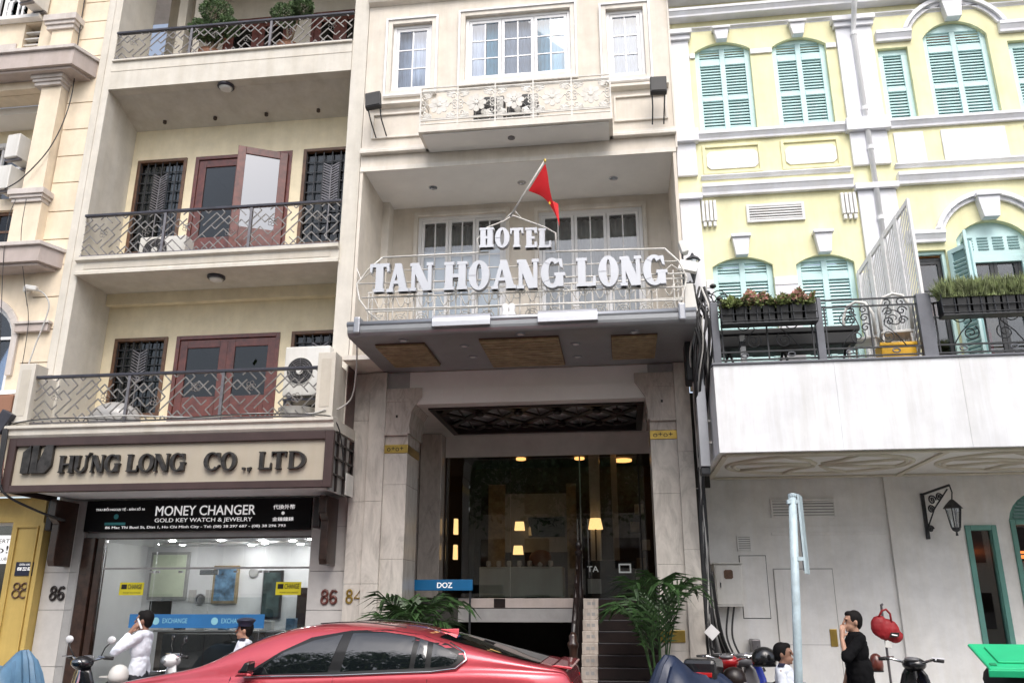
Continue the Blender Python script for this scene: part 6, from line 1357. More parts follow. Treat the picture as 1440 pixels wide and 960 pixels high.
# ================================================================== palms
def palm(label, x, y, h, n, seed, spread, lean=(0, 0)):
    t = thing('potted_palm', label, 'palm', (x, y, .126), 'potted palms beside the entrance'); rnd = random.Random(seed)
    MB().lathe([(.2, 0), (.26, .4), (.29, .45), (.25, .46), (.24, .40)], (x, y, .126), 16).build('pot', 'pot_clay', t, smooth='auto'); MB().lathe([(.24, 0), (.02, .02)], (x, y, .51), 12).build('soil', 'soil', t)
    for k in range(n):
        an = 2 * math.pi * k / n + rnd.uniform(-.3, .3); L_ = h * rnd.uniform(.72, 1.08); out = spread * rnd.uniform(.5, 1.1)
        base = Vector((x + .07 * math.cos(an), y + .07 * math.sin(an), .52)); d = Vector((math.cos(an), math.sin(an) * .75, 0)); pts = []
        for i in range(15):
            s_ = i / 14; pts.append(base + d * (out * (s_ ** 1.8)) + Vector((lean[0] * s_ * s_, lean[1] * s_ * s_, L_ * (s_ - .42 * s_ ** 3.2))))
        fr_ = MB().tube(pts, .013, 5, r2=.004); st = fr_.build('stem', 'leaf_palm', t, smooth=True)
        lv = MB()
        for i in range(5, 14):
          for h_ in range(2):
            for sd in (-1, 1):
                f = (h_ + rnd.uniform(-.2, .2)) / 2; p = pts[i].lerp(pts[min(i + 1, 14)], max(0, f)); tn = (pts[min(i + 1, 14)] - pts[i - 1]).normalized()
                side = tn.cross(Vector((0, 0, 1))); side = (side.normalized() if side.length > .05 else Vector((-d.y, d.x, 0))) * sd
                ll = .46 * math.sin(math.pi * min(1, (i - 3.5 + f) / 11.5)) ** .7 * rnd.uniform(.8, 1.15) + .05
                dr = (side * .8 + tn * .75 + Vector((0, 0, -.12 + rnd.uniform(-.12, .12)))).normalized(); wv = tn.cross(dr).normalized().cross(dr) * .019
                m1 = p + dr * ll * .5 + Vector((0, 0, .02)); e = p + dr * ll + Vector((0, 0, -.10 * ll / .4))
                lv.add([p - wv * .4, p + wv * .4, m1 + wv, e, m1 - wv], [(0, 1, 2, 4), (4, 2, 3)])
        lv.build('frond', 'leaf_palm', st, fix=False)
palm('bushy green palm left of the hotel entrance', -3.02, 12.0, 2.25, 14, 5, .80); palm('arching green palm right of the hotel entrance', .40, 11.75, 2.7, 9, 11, .55, (-.04, -.05))
# ================================================================== car
def make_car():
    t = thing('parked_car', 'red sloping-roof car parked in front of the hotel', 'car', (0, 0, 0))
    # x: 0 nose .. 4.88 tail ; local +x is rear; half width w
    def top(x):   # centre-line height of the closed body incl. roof
        K = [(0, .70), (.12, .98), (.4, 1.09), (.8, 1.17), (1.2, 1.24), (1.42, 1.30), (1.6, 1.41), (1.92, 1.56), (2.22, 1.65), (2.6, 1.685), (2.95, 1.685), (3.3, 1.66), (3.54, 1.62), (4.0, 1.50), (4.3, 1.42), (4.6, 1.345), (4.85, 1.295), (5.0, 1.265), (5.06, 1.2), (5.1, .95)]
        for (a, za), (b, zb) in zip(K[:-1], K[1:]):
            if a <= x <= b: f = (x - a) / (b - a); f = f; return za + (zb - za) * f
        return K[-1][1]
    def belt(x): return 1.13 + .12 * min(1, max(0, (x - 1.3) / 2.8)) - (.0 if x > 1.3 else (1.3 - x) * .12) - (max(0, x - 4.4) * .05)
    def hw(x):   # half width at belt
        e = min(1, x / .55); g = min(1, (5.1 - x) / .6); return .99 * (1 - .28 * (1 - e) ** 2) * (1 - .17 * (1 - g) ** 2)
    xs = [0, .05, .12, .25, .4, .6, .8, 1.0, 1.2, 1.35, 1.5, 1.7, 1.9, 2.1, 2.3, 2.5, 2.7, 2.9, 3.1, 3.3, 3.5, 3.7, 3.9, 4.1, 4.3, 4.5, 4.7, 4.85, 4.95, 5.02, 5.07, 5.1]
    rows = []
    for x in xs:
        T_, b_, h = top(x), min(belt(x), top(x) - .015), hw(x); zr = .32
        gh = max(0, T_ - b_)
        roofw = h - .05 - .42 * min(gh, .66) if gh > .06 else h * .93
        half = [(h * .90, zr), (h * .985, .45), (h * 1.0, .70), (h * .985, .88), (h * .965, b_ - .03), (h * .935, b_), (h * .91, b_ + min(.012, gh * .2)),
                (roofw + (h * .91 - roofw) * .66, b_ + gh * .5), (roofw, b_ + gh * .80), (roofw * .90, b_ + gh * .925), (roofw * .6, b_ + gh * .985), (roofw * .25, b_ + gh), (0, T_)]
        rows.append([(x, -a, z) for a, z in half] + [(x, a, z) for a, z in half[-2::-1]])
    n = len(rows[0]); mb = MB(); mb.grid(rows); N_ = len(xs)
    mb.f.append(tuple(range(n))); mb.f.append(tuple((N_ - 1) * n + i for i in range(n))[::-1])
    body = mb.build('body', 'car_red', t, smooth=True, sub=1)
    from mathutils.bvhtree import BVHTree
    bpy.context.view_layer.update(); dg_ = bpy.context.evaluated_depsgraph_get(); tree = BVHTree.FromObject(body, dg_)
    def yflank(x, z):
        h = tree.ray_cast(Vector((x, -3, z)), Vector((0, 1, 0))); return -h[0].y if h[0] else .8
    def flank(poly, off, name, m, parent):
        pts = []
        for i in range(len(poly)):
            (x0, z0), (x1, z1) = poly[i], poly[(i + 1) % len(poly)]
            nseg = max(1, int(math.hypot(x1 - x0, z1 - z0) / .06))
            for q in range(nseg): f = q / nseg; pts.append((x0 + (x1 - x0) * f, z0 + (z1 - z0) * f))
        c = (sum(p[0] for p in pts) / len(pts), sum(p[1] for p in pts) / len(pts)); k = len(pts); SCL = [1 - i / 10 for i in range(10)]
        co = [(c[0] + (p[0] - c[0]) * sc, c[1] + (p[1] - c[1]) * sc) for sc in SCL for p in pts] + [c]; ys = [yflank(x, z) + off for x, z in co]
        fs = []
        for r_ in range(9):
            for i in range(k): fs.append((r_ * k + i, r_ * k + (i + 1) % k, (r_ + 1) * k + (i + 1) % k, (r_ + 1) * k + i))
        for i in range(k): fs.append((9 * k + i, 9 * k + (i + 1) % k, 10 * k))
        for s_ in (-1, 1): MB().add([(x, s_ * y, z) for (x, z), y in zip(co, ys)], fs).build(name, m, parent, smooth=True)
    dlo = [(1.84, 1.195), (2.19, 1.415), (2.47, 1.545), (2.86, 1.61), (3.22, 1.62), (3.58, 1.575), (3.87, 1.49), (4.02, 1.42), (4.05, 1.36), (3.96, 1.285), (3.73, 1.255), (2.81, 1.215)]
    flank(dlo, .004, 'window_trim', 'car_black', t)
    flank([(1.90, 1.205), (2.22, 1.405), (2.50, 1.515), (2.79, 1.575), (2.70, 1.235)], .009, 'side_window', 'car_glass', t)
    flank([(2.83, 1.24), (2.89, 1.585), (3.24, 1.59), (3.53, 1.548), (3.51, 1.275)], .009, 'side_window', 'car_glass', t)
    flank([(3.56, 1.278), (3.58, 1.538), (3.67, 1.512), (3.665, 1.28)], .009, 'quarter_window', 'car_glass', t); flank([(3.72, 1.285), (3.725, 1.495), (3.87, 1.445), (3.98, 1.395), (3.97, 1.345), (3.91, 1.305)], .009, 'quarter_window', 'car_glass', t)
    for s_ in (-1, 1):
        low = [(1.86, 1.18), (2.2, 1.19), (2.81, 1.205), (3.3, 1.228), (3.73, 1.245), (3.97, 1.275), (4.07, 1.355), (4.04, 1.425), (3.88, 1.50)]
        MB().tube([(x, s_ * (yflank(x, z) + .018), z) for x, z in low], .010, 6).build('chrome_strip', 'chrome', t, smooth=True)
        B('mirror_arm', 'car_black', t, 1.84, 1.94, s_ * .90, s_ * 1.02, 1.20, 1.25, .01)
        MB().hexa([(1.80, s_ * .97, 1.19), (1.97, s_ * .97, 1.19), (1.97, s_ * 1.14, 1.20), (1.86, s_ * 1.14, 1.20), (1.88, s_ * .97, 1.235), (1.99, s_ * .97, 1.235), (1.99, s_ * 1.15, 1.235), (1.90, s_ * 1.15, 1.235)]).build('wing_mirror', 'car_red', t, .015); MB().hexa([(1.88, s_ * .97, 1.237), (1.99, s_ * .97, 1.237), (1.99, s_ * 1.15, 1.237), (1.90, s_ * 1.15, 1.237), (1.93, s_ * .98, 1.335), (2.0, s_ * .98, 1.335), (2.0, s_ * 1.13, 1.325), (1.95, s_ * 1.13, 1.325)]).build('mirror_back', 'car_black', t, .015)
        for x in (2.62, 3.55): 
            MB().ell((x, s_ * (yflank(x, 1.09) + .004), 1.09), .11, .022, .024, 12, 8).build('door_handle', 'car_red', t, smooth=True)
        for x in (1.72, 2.77, 3.70): MB().tube([(x, s_ * (yflank(x, z) + .0), z) for z in (.45, .55, .65, .75, .85, .95, 1.05, 1.12, 1.18)], .004, 4).build('door_gap', 'car_black', t)
        MB().hexa([(4.55, s_ * .80, 1.0), (5.08, s_ * .66, 1.0), (5.06, s_ * .72, 1.0), (4.55, s_ * .96, 1.0), (4.60, s_ * .80, 1.15), (5.07, s_ * .62, 1.15), (5.05, s_ * .70, 1.14), (4.60, s_ * .955, 1.15)]).build('tail_light', 'lamp_red', t, .01)
        for x in (.98, 4.0):
            MB().lathe([(.36, -.12), (.39, -.09), (.39, .09), (.36, .12), (.25, .12), (.25, -.12)], (x, s_ * .84, .39), 26, 'y').build('tyre', 'rubber', t, smooth='auto'); MB().lathe([(.25, -.09), (.25, .09), (.05, .10), (.05, -.1)], (x, s_ * .85, .39), 10, 'y').build('rim', 'chrome', t)
        MB().ell((.32, s_ * .72, .80), .22, .10, .07, 10, 7).build('headlight', 'lantern_glass', t, smooth=True)
        # roof rail line
        MB().tube([(x, s_ * (hw(x) * .62), top(x) + .004 - .02 * abs(x - 2.9)) for x in (2.5, 2.7, 2.9, 3.1, 3.4)], .006, 5).build('roof_line', 'car_black', t)
    # windscreen and rear screen, lying on the body surface
    def cap(xa, xb, name, wf, off):
        P_ = []
        for i in range(15):
            x = xa + (xb - xa) * i / 14; row = []
            T_, b_, h = top(x), min(belt(x), top(x) - .015), hw(x); gh = max(.0, T_ - b_); roofw = h - .05 - .42 * min(gh, .66) if gh > .06 else h * .93
            for j in range(-10, 11):
                y_ = j / 10 * roofw * wf; hh = tree.ray_cast(Vector((x, y_, 3)), Vector((0, 0, -1))); row.append((x, y_, hh[0].z + off))
            P_.append(row)
        return MB().grid(P_).build(name, 'car_glass', t, smooth=True)
    cap(1.50, 2.15, 'windscreen', .86, .006); cap(3.75, 4.75, 'rear_window', .80, .006)
    MB().prism([(4.86, 1.292), (5.05, 1.262), (5.07, 1.275), (5.05, 1.285), (4.9, 1.302)], -.70, .70).build('spoiler', 'car_red', t, .004)
    fin = MB(); fin.hexa([(3.62, -.035, 1.605), (3.82, -.02, 1.55), (3.82, .02, 1.55), (3.62, .035, 1.605), (3.77, -.007, 1.612), (3.82, -.005, 1.612), (3.82, .005, 1.612), (3.77, .007, 1.612)]); fin.build('roof_fin', 'car_red', t, .006)
    MB().prism([(-.02, .45), (.02, .45), (.02, .80), (-.02, .80)], -.35, .35).build('grille', 'car_black', t)
    return t
car = make_car(); car.location = (-5.6, 9.30, 0); car.rotation_euler = (0, 0, R(0))
# ================================================================== people
def capsule(mb, p, q, r1, r2, n=12):
    p, q = Vector(p), Vector(q); pts = [p.lerp(q, i / 5) for i in range(6)]
    mb.tube(pts, r1, n, r2=r2); mb.ell(tuple(p), r1, r1, r1, n, 8); mb.ell(tuple(q), r2, r2, r2, n, 8)
def skinned(mb, name, m, parent, vox=.012, it=4, disp=0):
    o = mb.build(name, m, parent, smooth=True)
    md = o.modifiers.new('remesh', 'REMESH'); md.mode = 'VOXEL'; md.voxel_size = vox; md.use_smooth_shade = True
    if disp:
        tx = bpy.data.textures.get('folds') or bpy.data.textures.new('folds', 'CLOUDS'); tx.noise_scale = .075; tx.noise_depth = 3
        d = o.modifiers.new('folds', 'DISPLACE'); d.texture = tx; d.strength = disp; d.texture_coords = 'LOCAL'; d.mid_level = .5
    sm = o.modifiers.new('smooth', 'SMOOTH'); sm.iterations = it; sm.factor = .5
    return o
def person(label, loc, rz, s_, shirt, skin='skin', pose='phone', sleeve='long', cap=False, sit=False, epaulette=False, loose=False, trousers='trousers'):
    """local frame: feet at the origin, facing -x, its left hand on -y"""
    t = thing('person', label, 'person', (0, 0, 0)); b = MB()
    dz = -.36 if sit else 0
    hip, wst, ch, sh, nk, hd = .86 + dz, .99 + dz, 1.20 + dz, 1.345 + dz, 1.42 + dz, 1.535 + dz
    # head
    b.ell((.005, 0, hd + .02), .098, .078, .108, 18, 14); b.ell((-.030, 0, hd - .055), .066, .058, .068, 14, 10); b.ell((-.075, 0, hd - .098), .022, .026, .02, 10, 6)
    capsule(b, (-.095, 0, hd + .02), (-.118, 0, hd - .018), .010, .015, 8); b.ell((-.098, 0, hd - .052), .014, .024, .009, 10, 6); b.ell((-.097, 0, hd - .066), .013, .02, .008, 10, 6); b.ell((-.088, 0, hd + .032), .014, .052, .012, 10, 6)
    for sy in (-1, 1): b.ell((.010, sy * .080, hd - .012), .018, .012, .032, 8, 8)
    capsule(b, (.02, 0, nk - .06), (.005, 0, hd - .06), .056, .052)
    # torso and legs under the clothes
    b.ell((.0, 0, ch), .10, .155, .19, 16, 10); b.ell((.01, 0, wst), .095, .135, .14, 16, 10); b.ell((.01, 0, hip), .105, .15, .12, 16, 10)
    J = []
    for sy in (-1, 1):
        if sit: kn = (-.42, sy * .12, hip - .03); an = (-.40, sy * .12, .08)
        else: kn = (-.02, sy * .09, .47); an = (.02, sy * .09, .08)
        capsule(b, (.0, sy * .085, hip - .03), kn, .078, .055); capsule(b, kn, an, .052, .036); capsule(b, (an[0] + .03, an[1], .035), (an[0] - .15, an[1], .025), .035, .028); J.append((kn, an))
    S_ = {sy: Vector((.015, sy * .175, sh)) for sy in (-1, 1)}; arms = {}
    for sy in (-1, 1):
        if pose in ('phone', 'mouth') and sy == -1:
            if pose == 'phone': el = Vector((-.235, -.235, 1.155 + dz)); wr = Vector((-.105, -.155, 1.385 + dz)); ht = Vector((-.055, -.112, 1.475 + dz))
            else: el = Vector((-.20, -.215, 1.13 + dz)); wr = Vector((-.175, -.06, 1.34 + dz)); ht = Vector((-.145, -.025, 1.44 + dz))
        elif pose == 'phone': el = Vector((-.03, .23, 1.07 + dz)); wr = Vector((-.13, .20, .86 + dz)); ht = wr + Vector((-.04, 0, -.08))
        else: el = Vector((-.01, sy * .22, 1.07 + dz)); wr = Vector((-.10, sy * .20, .84 + dz)); ht = wr + Vector((-.03, 0, -.085))
        arms[sy] = (el, wr, ht)
        capsule(b, S_[sy], el, .046, .038); capsule(b, el, wr, .038, .026)
        d = (ht - wr).normalized(); sd = Vector((1, 0, 0)) if abs(d.z) > .8 else Vector((0, 0, 1)); sd = (sd - d * sd.dot(d)).normalized(); nn_ = d.cross(sd)
        capsule(b, wr, ht - d * .02, .026, .030)
        for f in range(4):
            k0 = ht + sd * (.027 - .018 * f); L_ = (.072, .080, .076, .060)[f]; k1 = k0 + d * L_ * .55 + nn_ * .006; k2 = k1 + d * L_ * .40 + nn_ * (.022 if pose != 'mouth' else .012)
            capsule(b, k0 - d * .02, k1, .0095, .009, 8); capsule(b, k1, k2, .009, .0075, 8)
        th0 = wr + d * .035 + sd * .022; capsule(b, th0, th0 + sd * .032 + d * .035, .012, .0105, 8); capsule(b, th0 + sd * .032 + d * .035, th0 + sd * .036 + d * .068, .0105, .008, 8)
    body = skinned(b, 'body', skin, t, .0085, 3)
    # eyes and mouth
    for sy in (-1, 1): MB().ell((-.0915, sy * .034, hd + .012), .008, .013, .007, 8, 6).build('eye', 'hair', t)
    # hair
    hr = MB(); hr.ell((.020, 0, hd + .032), .102, .087, .102, 18, 12); hr.ell((.050, 0, hd - .005), .062, .078, .088, 14, 10)
    if not cap: hr.ell((-.036, 0, hd + .088), .055, .062, .040, 12, 8)
    skinned(hr, 'hair', 'hair', t, .012, 2, .012)
    # shirt
    s1 = MB(); lo = hip - (.10 if loose else -.03)
    s1.ell((.0, 0, ch + .01), .124 + .02 * loose, .172, .20, 18, 12); s1.ell((.01, 0, wst + .03), .114 + .035 * loose, .155, .17, 18, 10); capsule(s1, (.012, -.055, wst), (.012, -.06, lo), .108 + .03 * loose, .105 + .035 * loose); capsule(s1, (.012, .055, wst), (.012, .06, lo), .108 + .03 * loose, .105 + .035 * loose)
    s1.ell((.012, 0, sh + .005), .098, .175, .075, 16, 10); s1.lathe([(.060, 0), (.068, .045)], (.012, 0, nk - .05), 14)
    for sy in (-1, 1):
        el, wr, ht = arms[sy]; capsule(s1, S_[sy] + Vector((0, -sy * .012, -.004)), el, .064, .052 + .012 * loose)
        if sleeve == 'long': capsule(s1, el, el.lerp(wr, .90), .050, .037)
        else: capsule(s1, el, el.lerp(wr, .12), .060, .058)
    so_ = skinned(s1, 'shirt', shirt, t, .011, 2, .034)
    tr = MB(); tr.ell((.012, 0, hip), .118, .160, .12, 16, 10)
    for (kn, an), sy in zip(J, (-1, 1)): capsule(tr, (.0, sy * .085, hip - .02), kn, .095, .075); capsule(tr, kn, (an[0], an[1], an[2] + .02), .072, .060)
    skinned(tr, 'trousers', trousers, t, .016, 3, .012)
    for (kn, an) in J: sh_ = MB(); capsule(sh_, (an[0] + .04, an[1], .045), (an[0] - .17, an[1], .035), .045, .036); sh_.build('shoe', 'hair', t, smooth=True)
    if cap:
        c = MB(); c.lathe([(.100, 0), (.104, .045), (.128, .075), (.122, .095), (.07, .112), (.01, .118)], (.008, 0, hd + .05), 22); c.build('cap', 'cap_navy', t, smooth='auto')
        v = [(-.085 - .085 * math.cos(a), .092 * math.sin(a) / 1.0, hd + .052 - .028 * math.cos(a)) for a in [R(q) for q in range(-90, 91, 15)]]
        MB().add(v + [(x * .35, y, z + .006) for x, y, z in [(-.06, q[1], hd + .055) for q in v]], [(i, i + 1, i + 14, i + 13) for i in range(12)]).build('cap_visor', 'cap_navy', t); MB().ell((-.108, 0, hd + .115), .012, .02, .02, 8, 6).build('cap_badge', 'chrome', t)
    if epaulette:
        for sy in (-1, 1): MB().hexa([(-.03, sy * .10, sh + .078), (.045, sy * .10, sh + .078), (.045, sy * .20, sh + .055), (-.03, sy * .20, sh + .055), (-.03, sy * .10, sh + .092), (.045, sy * .10, sh + .092), (.045, sy * .20, sh + .069), (-.03, sy * .20, sh + .069)]).build('epaulette', 'cap_navy', t, .003)
    if pose == 'phone':
        ph = MB().box(-.012, .012, -.006, .006, -.07, .07); ph.xform(Matrix.Translation((-.012, -.105, 1.50 + dz)) @ Matrix.Rotation(R(-28), 4, 'Y')); pho = ph.build('phone', 'white_frame', None, .004)
        pho.parent = None; tag(pho, 'pale mobile phone held to the ear of the man in white', 'phone'); pho.scale = (s_,) * 3; pho.rotation_euler = (0, 0, R(rz)); pho.location = loc
    t.location = loc; t.rotation_euler = (0, 0, R(rz)); t.scale = (s_,) * 3
    return t
person('man in a white long-sleeved shirt holding a phone to his ear', (-6.22, 10.75, .126), 8, 1.0, 'shirt_white', 'skin_dark', 'phone')
person('guard in navy cap and white shirt standing behind the red car', (-4.86, 10.8, .126), 14, .925, 'shirt_white', 'skin', 'down', cap=True, epaulette=True)
person('man in a loose black shirt covering his mouth with his hand', (2.74, 11.2, .126), 6, 1.0, 'shirt_black', 'skin', 'mouth', 'short', loose=True)
person('man in white shirt with dark epaulette sitting behind the blue signpost', (1.80, 10.7, .16), 160, .98, 'shirt_white', 'skin_dark', 'down', sit=True, epaulette=True)
# ================================================================== scooters
def scooter(label, loc, rz, col, mirrors=True, group='parked scooters along the pavement', seat='rubber', topbox=False, steer=0):
    t = thing('scooter', label, 'scooter', (0, 0, 0), group)
    for x in (-.62, .60):
        MB().lathe([(.20, -.045), (.235, -.03), (.245, 0), (.235, .03), (.20, .045), (.15, .04), (.15, -.04)], (x, 0, .245), 22, 'y').build('tyre', 'rubber', t, smooth='auto'); MB().lathe([(.15, -.03), (.15, .03), (.04, .05), (.04, -.05)], (x, 0, .245), 8, 'y').build('rim', 'chrome', t)
    def loft(secs, name, m):
        rows = [[(x, w * math.cos(a), z + h * math.sin(a)) for a in [2 * math.pi * k / 14 for k in range(15)]] for x, w, z, h in secs]
        mb = MB().grid(rows); mb.f.append(tuple(range(14))[::-1]); mb.f.append(tuple(15 * (len(rows) - 1) + k for k in range(14))); return mb.build(name, m, t, smooth=True)
    loft([(.02, .08, .50, .10), (.12, .14, .55, .14), (.35, .165, .62, .13), (.60, .15, .70, .10), (.85, .07, .78, .05), (.92, .03, .80, .02)], 'rear_cowl', col)
    loft([(.0, .11, .70, .04), (.08, .135, .745, .055), (.35, .14, .765, .05), (.45, .13, .80, .05), (.75, .12, .83, .045), (.84, .08, .83, .03)], 'seat', seat)
    loft([(-.42, .10, .27, .04), (-.2, .15, .27, .05), (.05, .15, .29, .06), (.2, .12, .33, .08)], 'footboard', 'scooter_black')
    sp = MB(); rows = []
    for x, w, z in ((-.30, .15, .30), (-.36, .18, .45), (-.42, .20, .62), (-.46, .19, .80), (-.47, .15, .93), (-.46, .10, 1.0)): rows.append([(x + .07 * (abs(k) / 4) ** 2, w * k / 4, z) for k in range(-4, 5)])
    sp.grid(rows); so_ = sp.build('front_shield', col, t, smooth=True); md = so_.modifiers.new('s', 'SOLIDIFY'); md.thickness = .03
    MB().tube([(-.62, .0, .26), (-.52, 0, .6), (-.44, 0, .98)], .03, 8).build('fork', 'chrome', t); MB().tube([(-.62 + .29 * math.cos(R(a)), 0, .245 + .29 * math.sin(R(a))) for a in range(20, 171, 15)], .055, 8).build('front_fender', col, t, smooth=True)
    hb = MB(); hb.ell((-.43, 0, 1.04), .12, .14, .085, 14, 10); h1 = hb.build('headlamp_cowl', col, t, smooth=True); MB().ell((-.515, 0, 1.045), .045, .095, .055, 12, 8).build('headlight', 'lantern_glass', t, smooth=True); MB().ell((-.36, 0, 1.10), .07, .09, .03, 12, 8).build('dashboard', 'scooter_grey', t, smooth=True)
    for sy in (-1, 1):
        MB().tube([(-.40, sy * .10, 1.06), (-.36, sy * .24, 1.10), (-.33, sy * .30, 1.10)], .016, 8).build('handlebar', 'chrome', t, smooth=True); MB().tube([(-.35, sy * .26, 1.10), (-.315, sy * .375, 1.095)], .021, 8).build('grip', 'rubber', t, smooth=True); MB().tube([(-.40, sy * .22, 1.12), (-.43, sy * .36, 1.11)], .008, 5).build('brake_lever', 'chrome', t)
        if mirrors:
            MB().tube([(-.37, sy * .22, 1.10), (-.39, sy * .30, 1.22), (-.37, sy * .34, 1.27)], .008, 6).build('mirror_stem', 'rubber', t, smooth=True); MB().ell((-.36, sy * .36, 1.31), .022, .07, .048, 12, 8).build('mirror', 'scooter_white' if mirrors == 'white' else 'scooter_black', t, smooth=True)
    MB().ell((.90, 0, .76), .03, .08, .04, 10, 6).build('tail_light', 'lamp_red', t, smooth=True); MB().tube([(.2, -.14, .28), (.5, -.16, .32), (.85, -.17, .38)], .045, 10).build('exhaust', 'rail_metal', t, smooth=True); B('rear_rack', 'chrome', t, .72, .95, -.09, .09, .86, .875, .005); MB().tube([(.62, .0, .26), (.3, .08, .35)], .05, 8).build('engine_case', 'rail_metal', t); MB().tube([(.05, -.1, .28), (.12, -.25, .02)], .012, 6).build('side_stand', 'rail_metal', t)
    if topbox: MB().box(.55, .95, -.19, .19, .88, 1.14).build('top_box', 'scooter_black', t, .05); MB().box(.952, .97, -.15, .15, .95, 1.0).build('reflector', 'lamp_red', t, .005)
    t.location = loc; t.rotation_euler = (0, 0, R(rz)); return t
scooter('black scooter with white mirrors in front of the tiled column', (-6.62, 10.75, .126), 75, 'scooter_black', 'white')
scooter('white scooter parked between the two men at the shop window', (-5.55, 11.2, .126), 40, 'scooter_white', True)
scooter('red and black scooter with a top box by the cable bundle', (1.12, 11.25, .126), 250, 'scooter_red', False, topbox=True); scooter('grey scooter between the red and the blue one under the meter box', (1.42, 11.55, .126), -100, 'scooter_grey', False); scooter('blue scooter under the meter box', (1.72, 11.75, .126), -75, 'scooter_blue', False)
scooter('dark scooter parked right of the man in black', (3.2, 11.05, .126), -125, 'scooter_black', False)
def helmet(label, x, y, z, m, r_=.135, rz=0):
    t = thing('helmet', label, 'helmet', (0, 0, 0)); mb = MB().lathe([(r_ * .9, -.06), (r_, .0), (r_ * .95, .06), (r_ * .7, .115), (r_ * .35, .14), (.01, .146)], (0, 0, 0), 20); mb.build('shell', m, t, smooth=True)
    MB().prism([(-r_ * 1.75, -.005), (-r_ * .8, -.01), (-r_ * .8, .02), (-r_ * 1.75, .008)], -r_ * .7, r_ * .7).build('peak', m, t, .006); MB().lathe([(r_ * .93, -.075), (r_ * .93, -.06)], (0, 0, 0), 20).build('rim', 'rubber', t); t.location = (x, y, z); t.rotation_euler = (0, 0, R(rz)); return t
helmet('white helmet resting beside the man on the phone', -6.30, 10.45, 1.0, 'ac_white', .12); helmet('black peaked helmet hung on the scooter beside the signpost', 1.62, 11.0, 1.23, 'scooter_black', .15, 180); helmet('brown helmet lying between the scooters', 1.22, 10.7, 1.02, 'wood_black', .14, 30); helmet('dark maroon helmet hanging under the red bag', 3.14, 11.9, 1.12, 'wood_red', .085)
# covered scooters: draped sheets
def draped(label, x, y, L_, w_, zt, m, rz, seed, zb=.28):
    """sheet thrown over a scooter: a ridge over bars and seat, radial folds falling to the hem"""
    rnd = random.Random(seed); t = thing('covered_scooter', label, 'covered scooter', (0, 0, 0), 'scooters under sheets'); NT = 44; rings = [.0, .14, .28, .42, .58, .76, 1.0]; rows = []
    fo = [rnd.uniform(.35, 1.0) * (1 if k % 2 else -1) for k in range(NT)]; ph = [rnd.uniform(-.5, .5) for k in range(NT)]
    for f in rings:
        row = []
        for k in range(NT):
            th = 2 * math.pi * (k + .25 * ph[k] * f) / NT; r_ = f ** .55 * (1 + .16 * fo[k] * max(0, f - .12)); px_ = L_ / 2 * math.cos(th) * r_ + (-.18 * L_ if f < .05 else 0) * 0; s_ = px_ / L_ + .5
            prof = .72 + .28 * math.exp(-((s_ - .22) / .17) ** 2) + .08 * math.exp(-((s_ - .78) / .18) ** 2)
            row.append((px_, w_ / 2 * math.sin(th) * r_ * (1.0 if f > .3 else .8), zb + (zt * prof - zb) * (1 - max(0, f - .10) / .90) ** .62 + .018 * fo[k] * f * (1 - f)))
        rows.append(row + [row[0]])
    mb = MB().grid(rows); o = mb.build('cover', m, t, smooth='auto')
    for x_ in (-.62, .6): MB().lathe([(.18, -.04), (.24, -.03), (.24, .03), (.18, .04)], (x_ * L_ / 1.8, 0, .245), 20, 'y').build('tyre', 'rubber', t, smooth='auto')
    t.location = (x, y, .126); t.rotation_euler = (0, 0, R(rz)); return t
cs = draped('scooter under a dark navy sheet with its round mirror showing', .74, 10.35, 1.45, .75, 1.34, 'tarp_navy', 25, 2)
MB().tube([(-.46, -.16, 1.05), (-.58, -.22, 1.30)], .010, 6).build('mirror_stem', 'chrome', cs); MB().lathe([(.02, -.012), (.062, -.008), (.066, .004), (.05, .010)], (-.59, -.23, 1.36), 18, 'y').build('mirror', 'chrome', cs, smooth='auto')
draped('scooter under a pale blue sheet at the lower left corner', -7.32, 9.75, 1.4, .75, 1.38, 'tarp_blue', 160, 5); draped('dark grey covered scooter seat beside the pale blue sheet', -6.35, 9.9, 1.0, .5, .93, 'scooter_grey', 120, 8)
# red bag on the wall
bg_ = thing('red_bag', 'red sports bag with a black patch hanging on the white wall', 'bag', (0, 0, 0))
bb = MB(); bb.ell((0, 0, 0), .20, .09, .15, 16, 10); bb.ell((-.10, 0, .03), .13, .09, .15, 14, 8); bb.ell((.10, 0, -.06), .15, .08, .10, 14, 8); skinned(bb, 'bag_body', 'bag_red', bg_, .014, 3, .03)
MB().tube([(-.13, -.03, .13), (-.09, -.05, .24), (-.03, -.05, .27), (.03, -.05, .22), (.06, -.04, .11)], .016, 6).build('strap', 'bag_red', bg_, smooth=True); MB().prism([(.02, -.10), (.15, -.07), (.16, -.01), (.04, -.03)], -.115, -.10).build('patch', 'letter_dark', bg_); B('patch_mark', 'print_white_glow', bg_, .05, .13, -.119, -.116, -.062, -.048); B('tag', 'ac_white', bg_, -.02, .07, -.06, -.05, -.24, -.15, .006)
bg_.location = (3.34, 12.0, 1.55); bg_.rotation_euler = (0, R(10), 0); bg_.scale = (.86, .86, .92)
hk = thing('coat_stand', 'thin grey wall rack holding the red bag', 'rack', (3.35, 12.1, .126)); MB().tube([(3.35, 12.12, .126), (3.35, 12.12, 1.86), (3.33, 12.0, 1.86)], .016, 8).build('upright', 'rail_metal', hk); B('foot', 'rail_metal', hk, 3.15, 3.55, 11.95, 12.3, .126, .15)
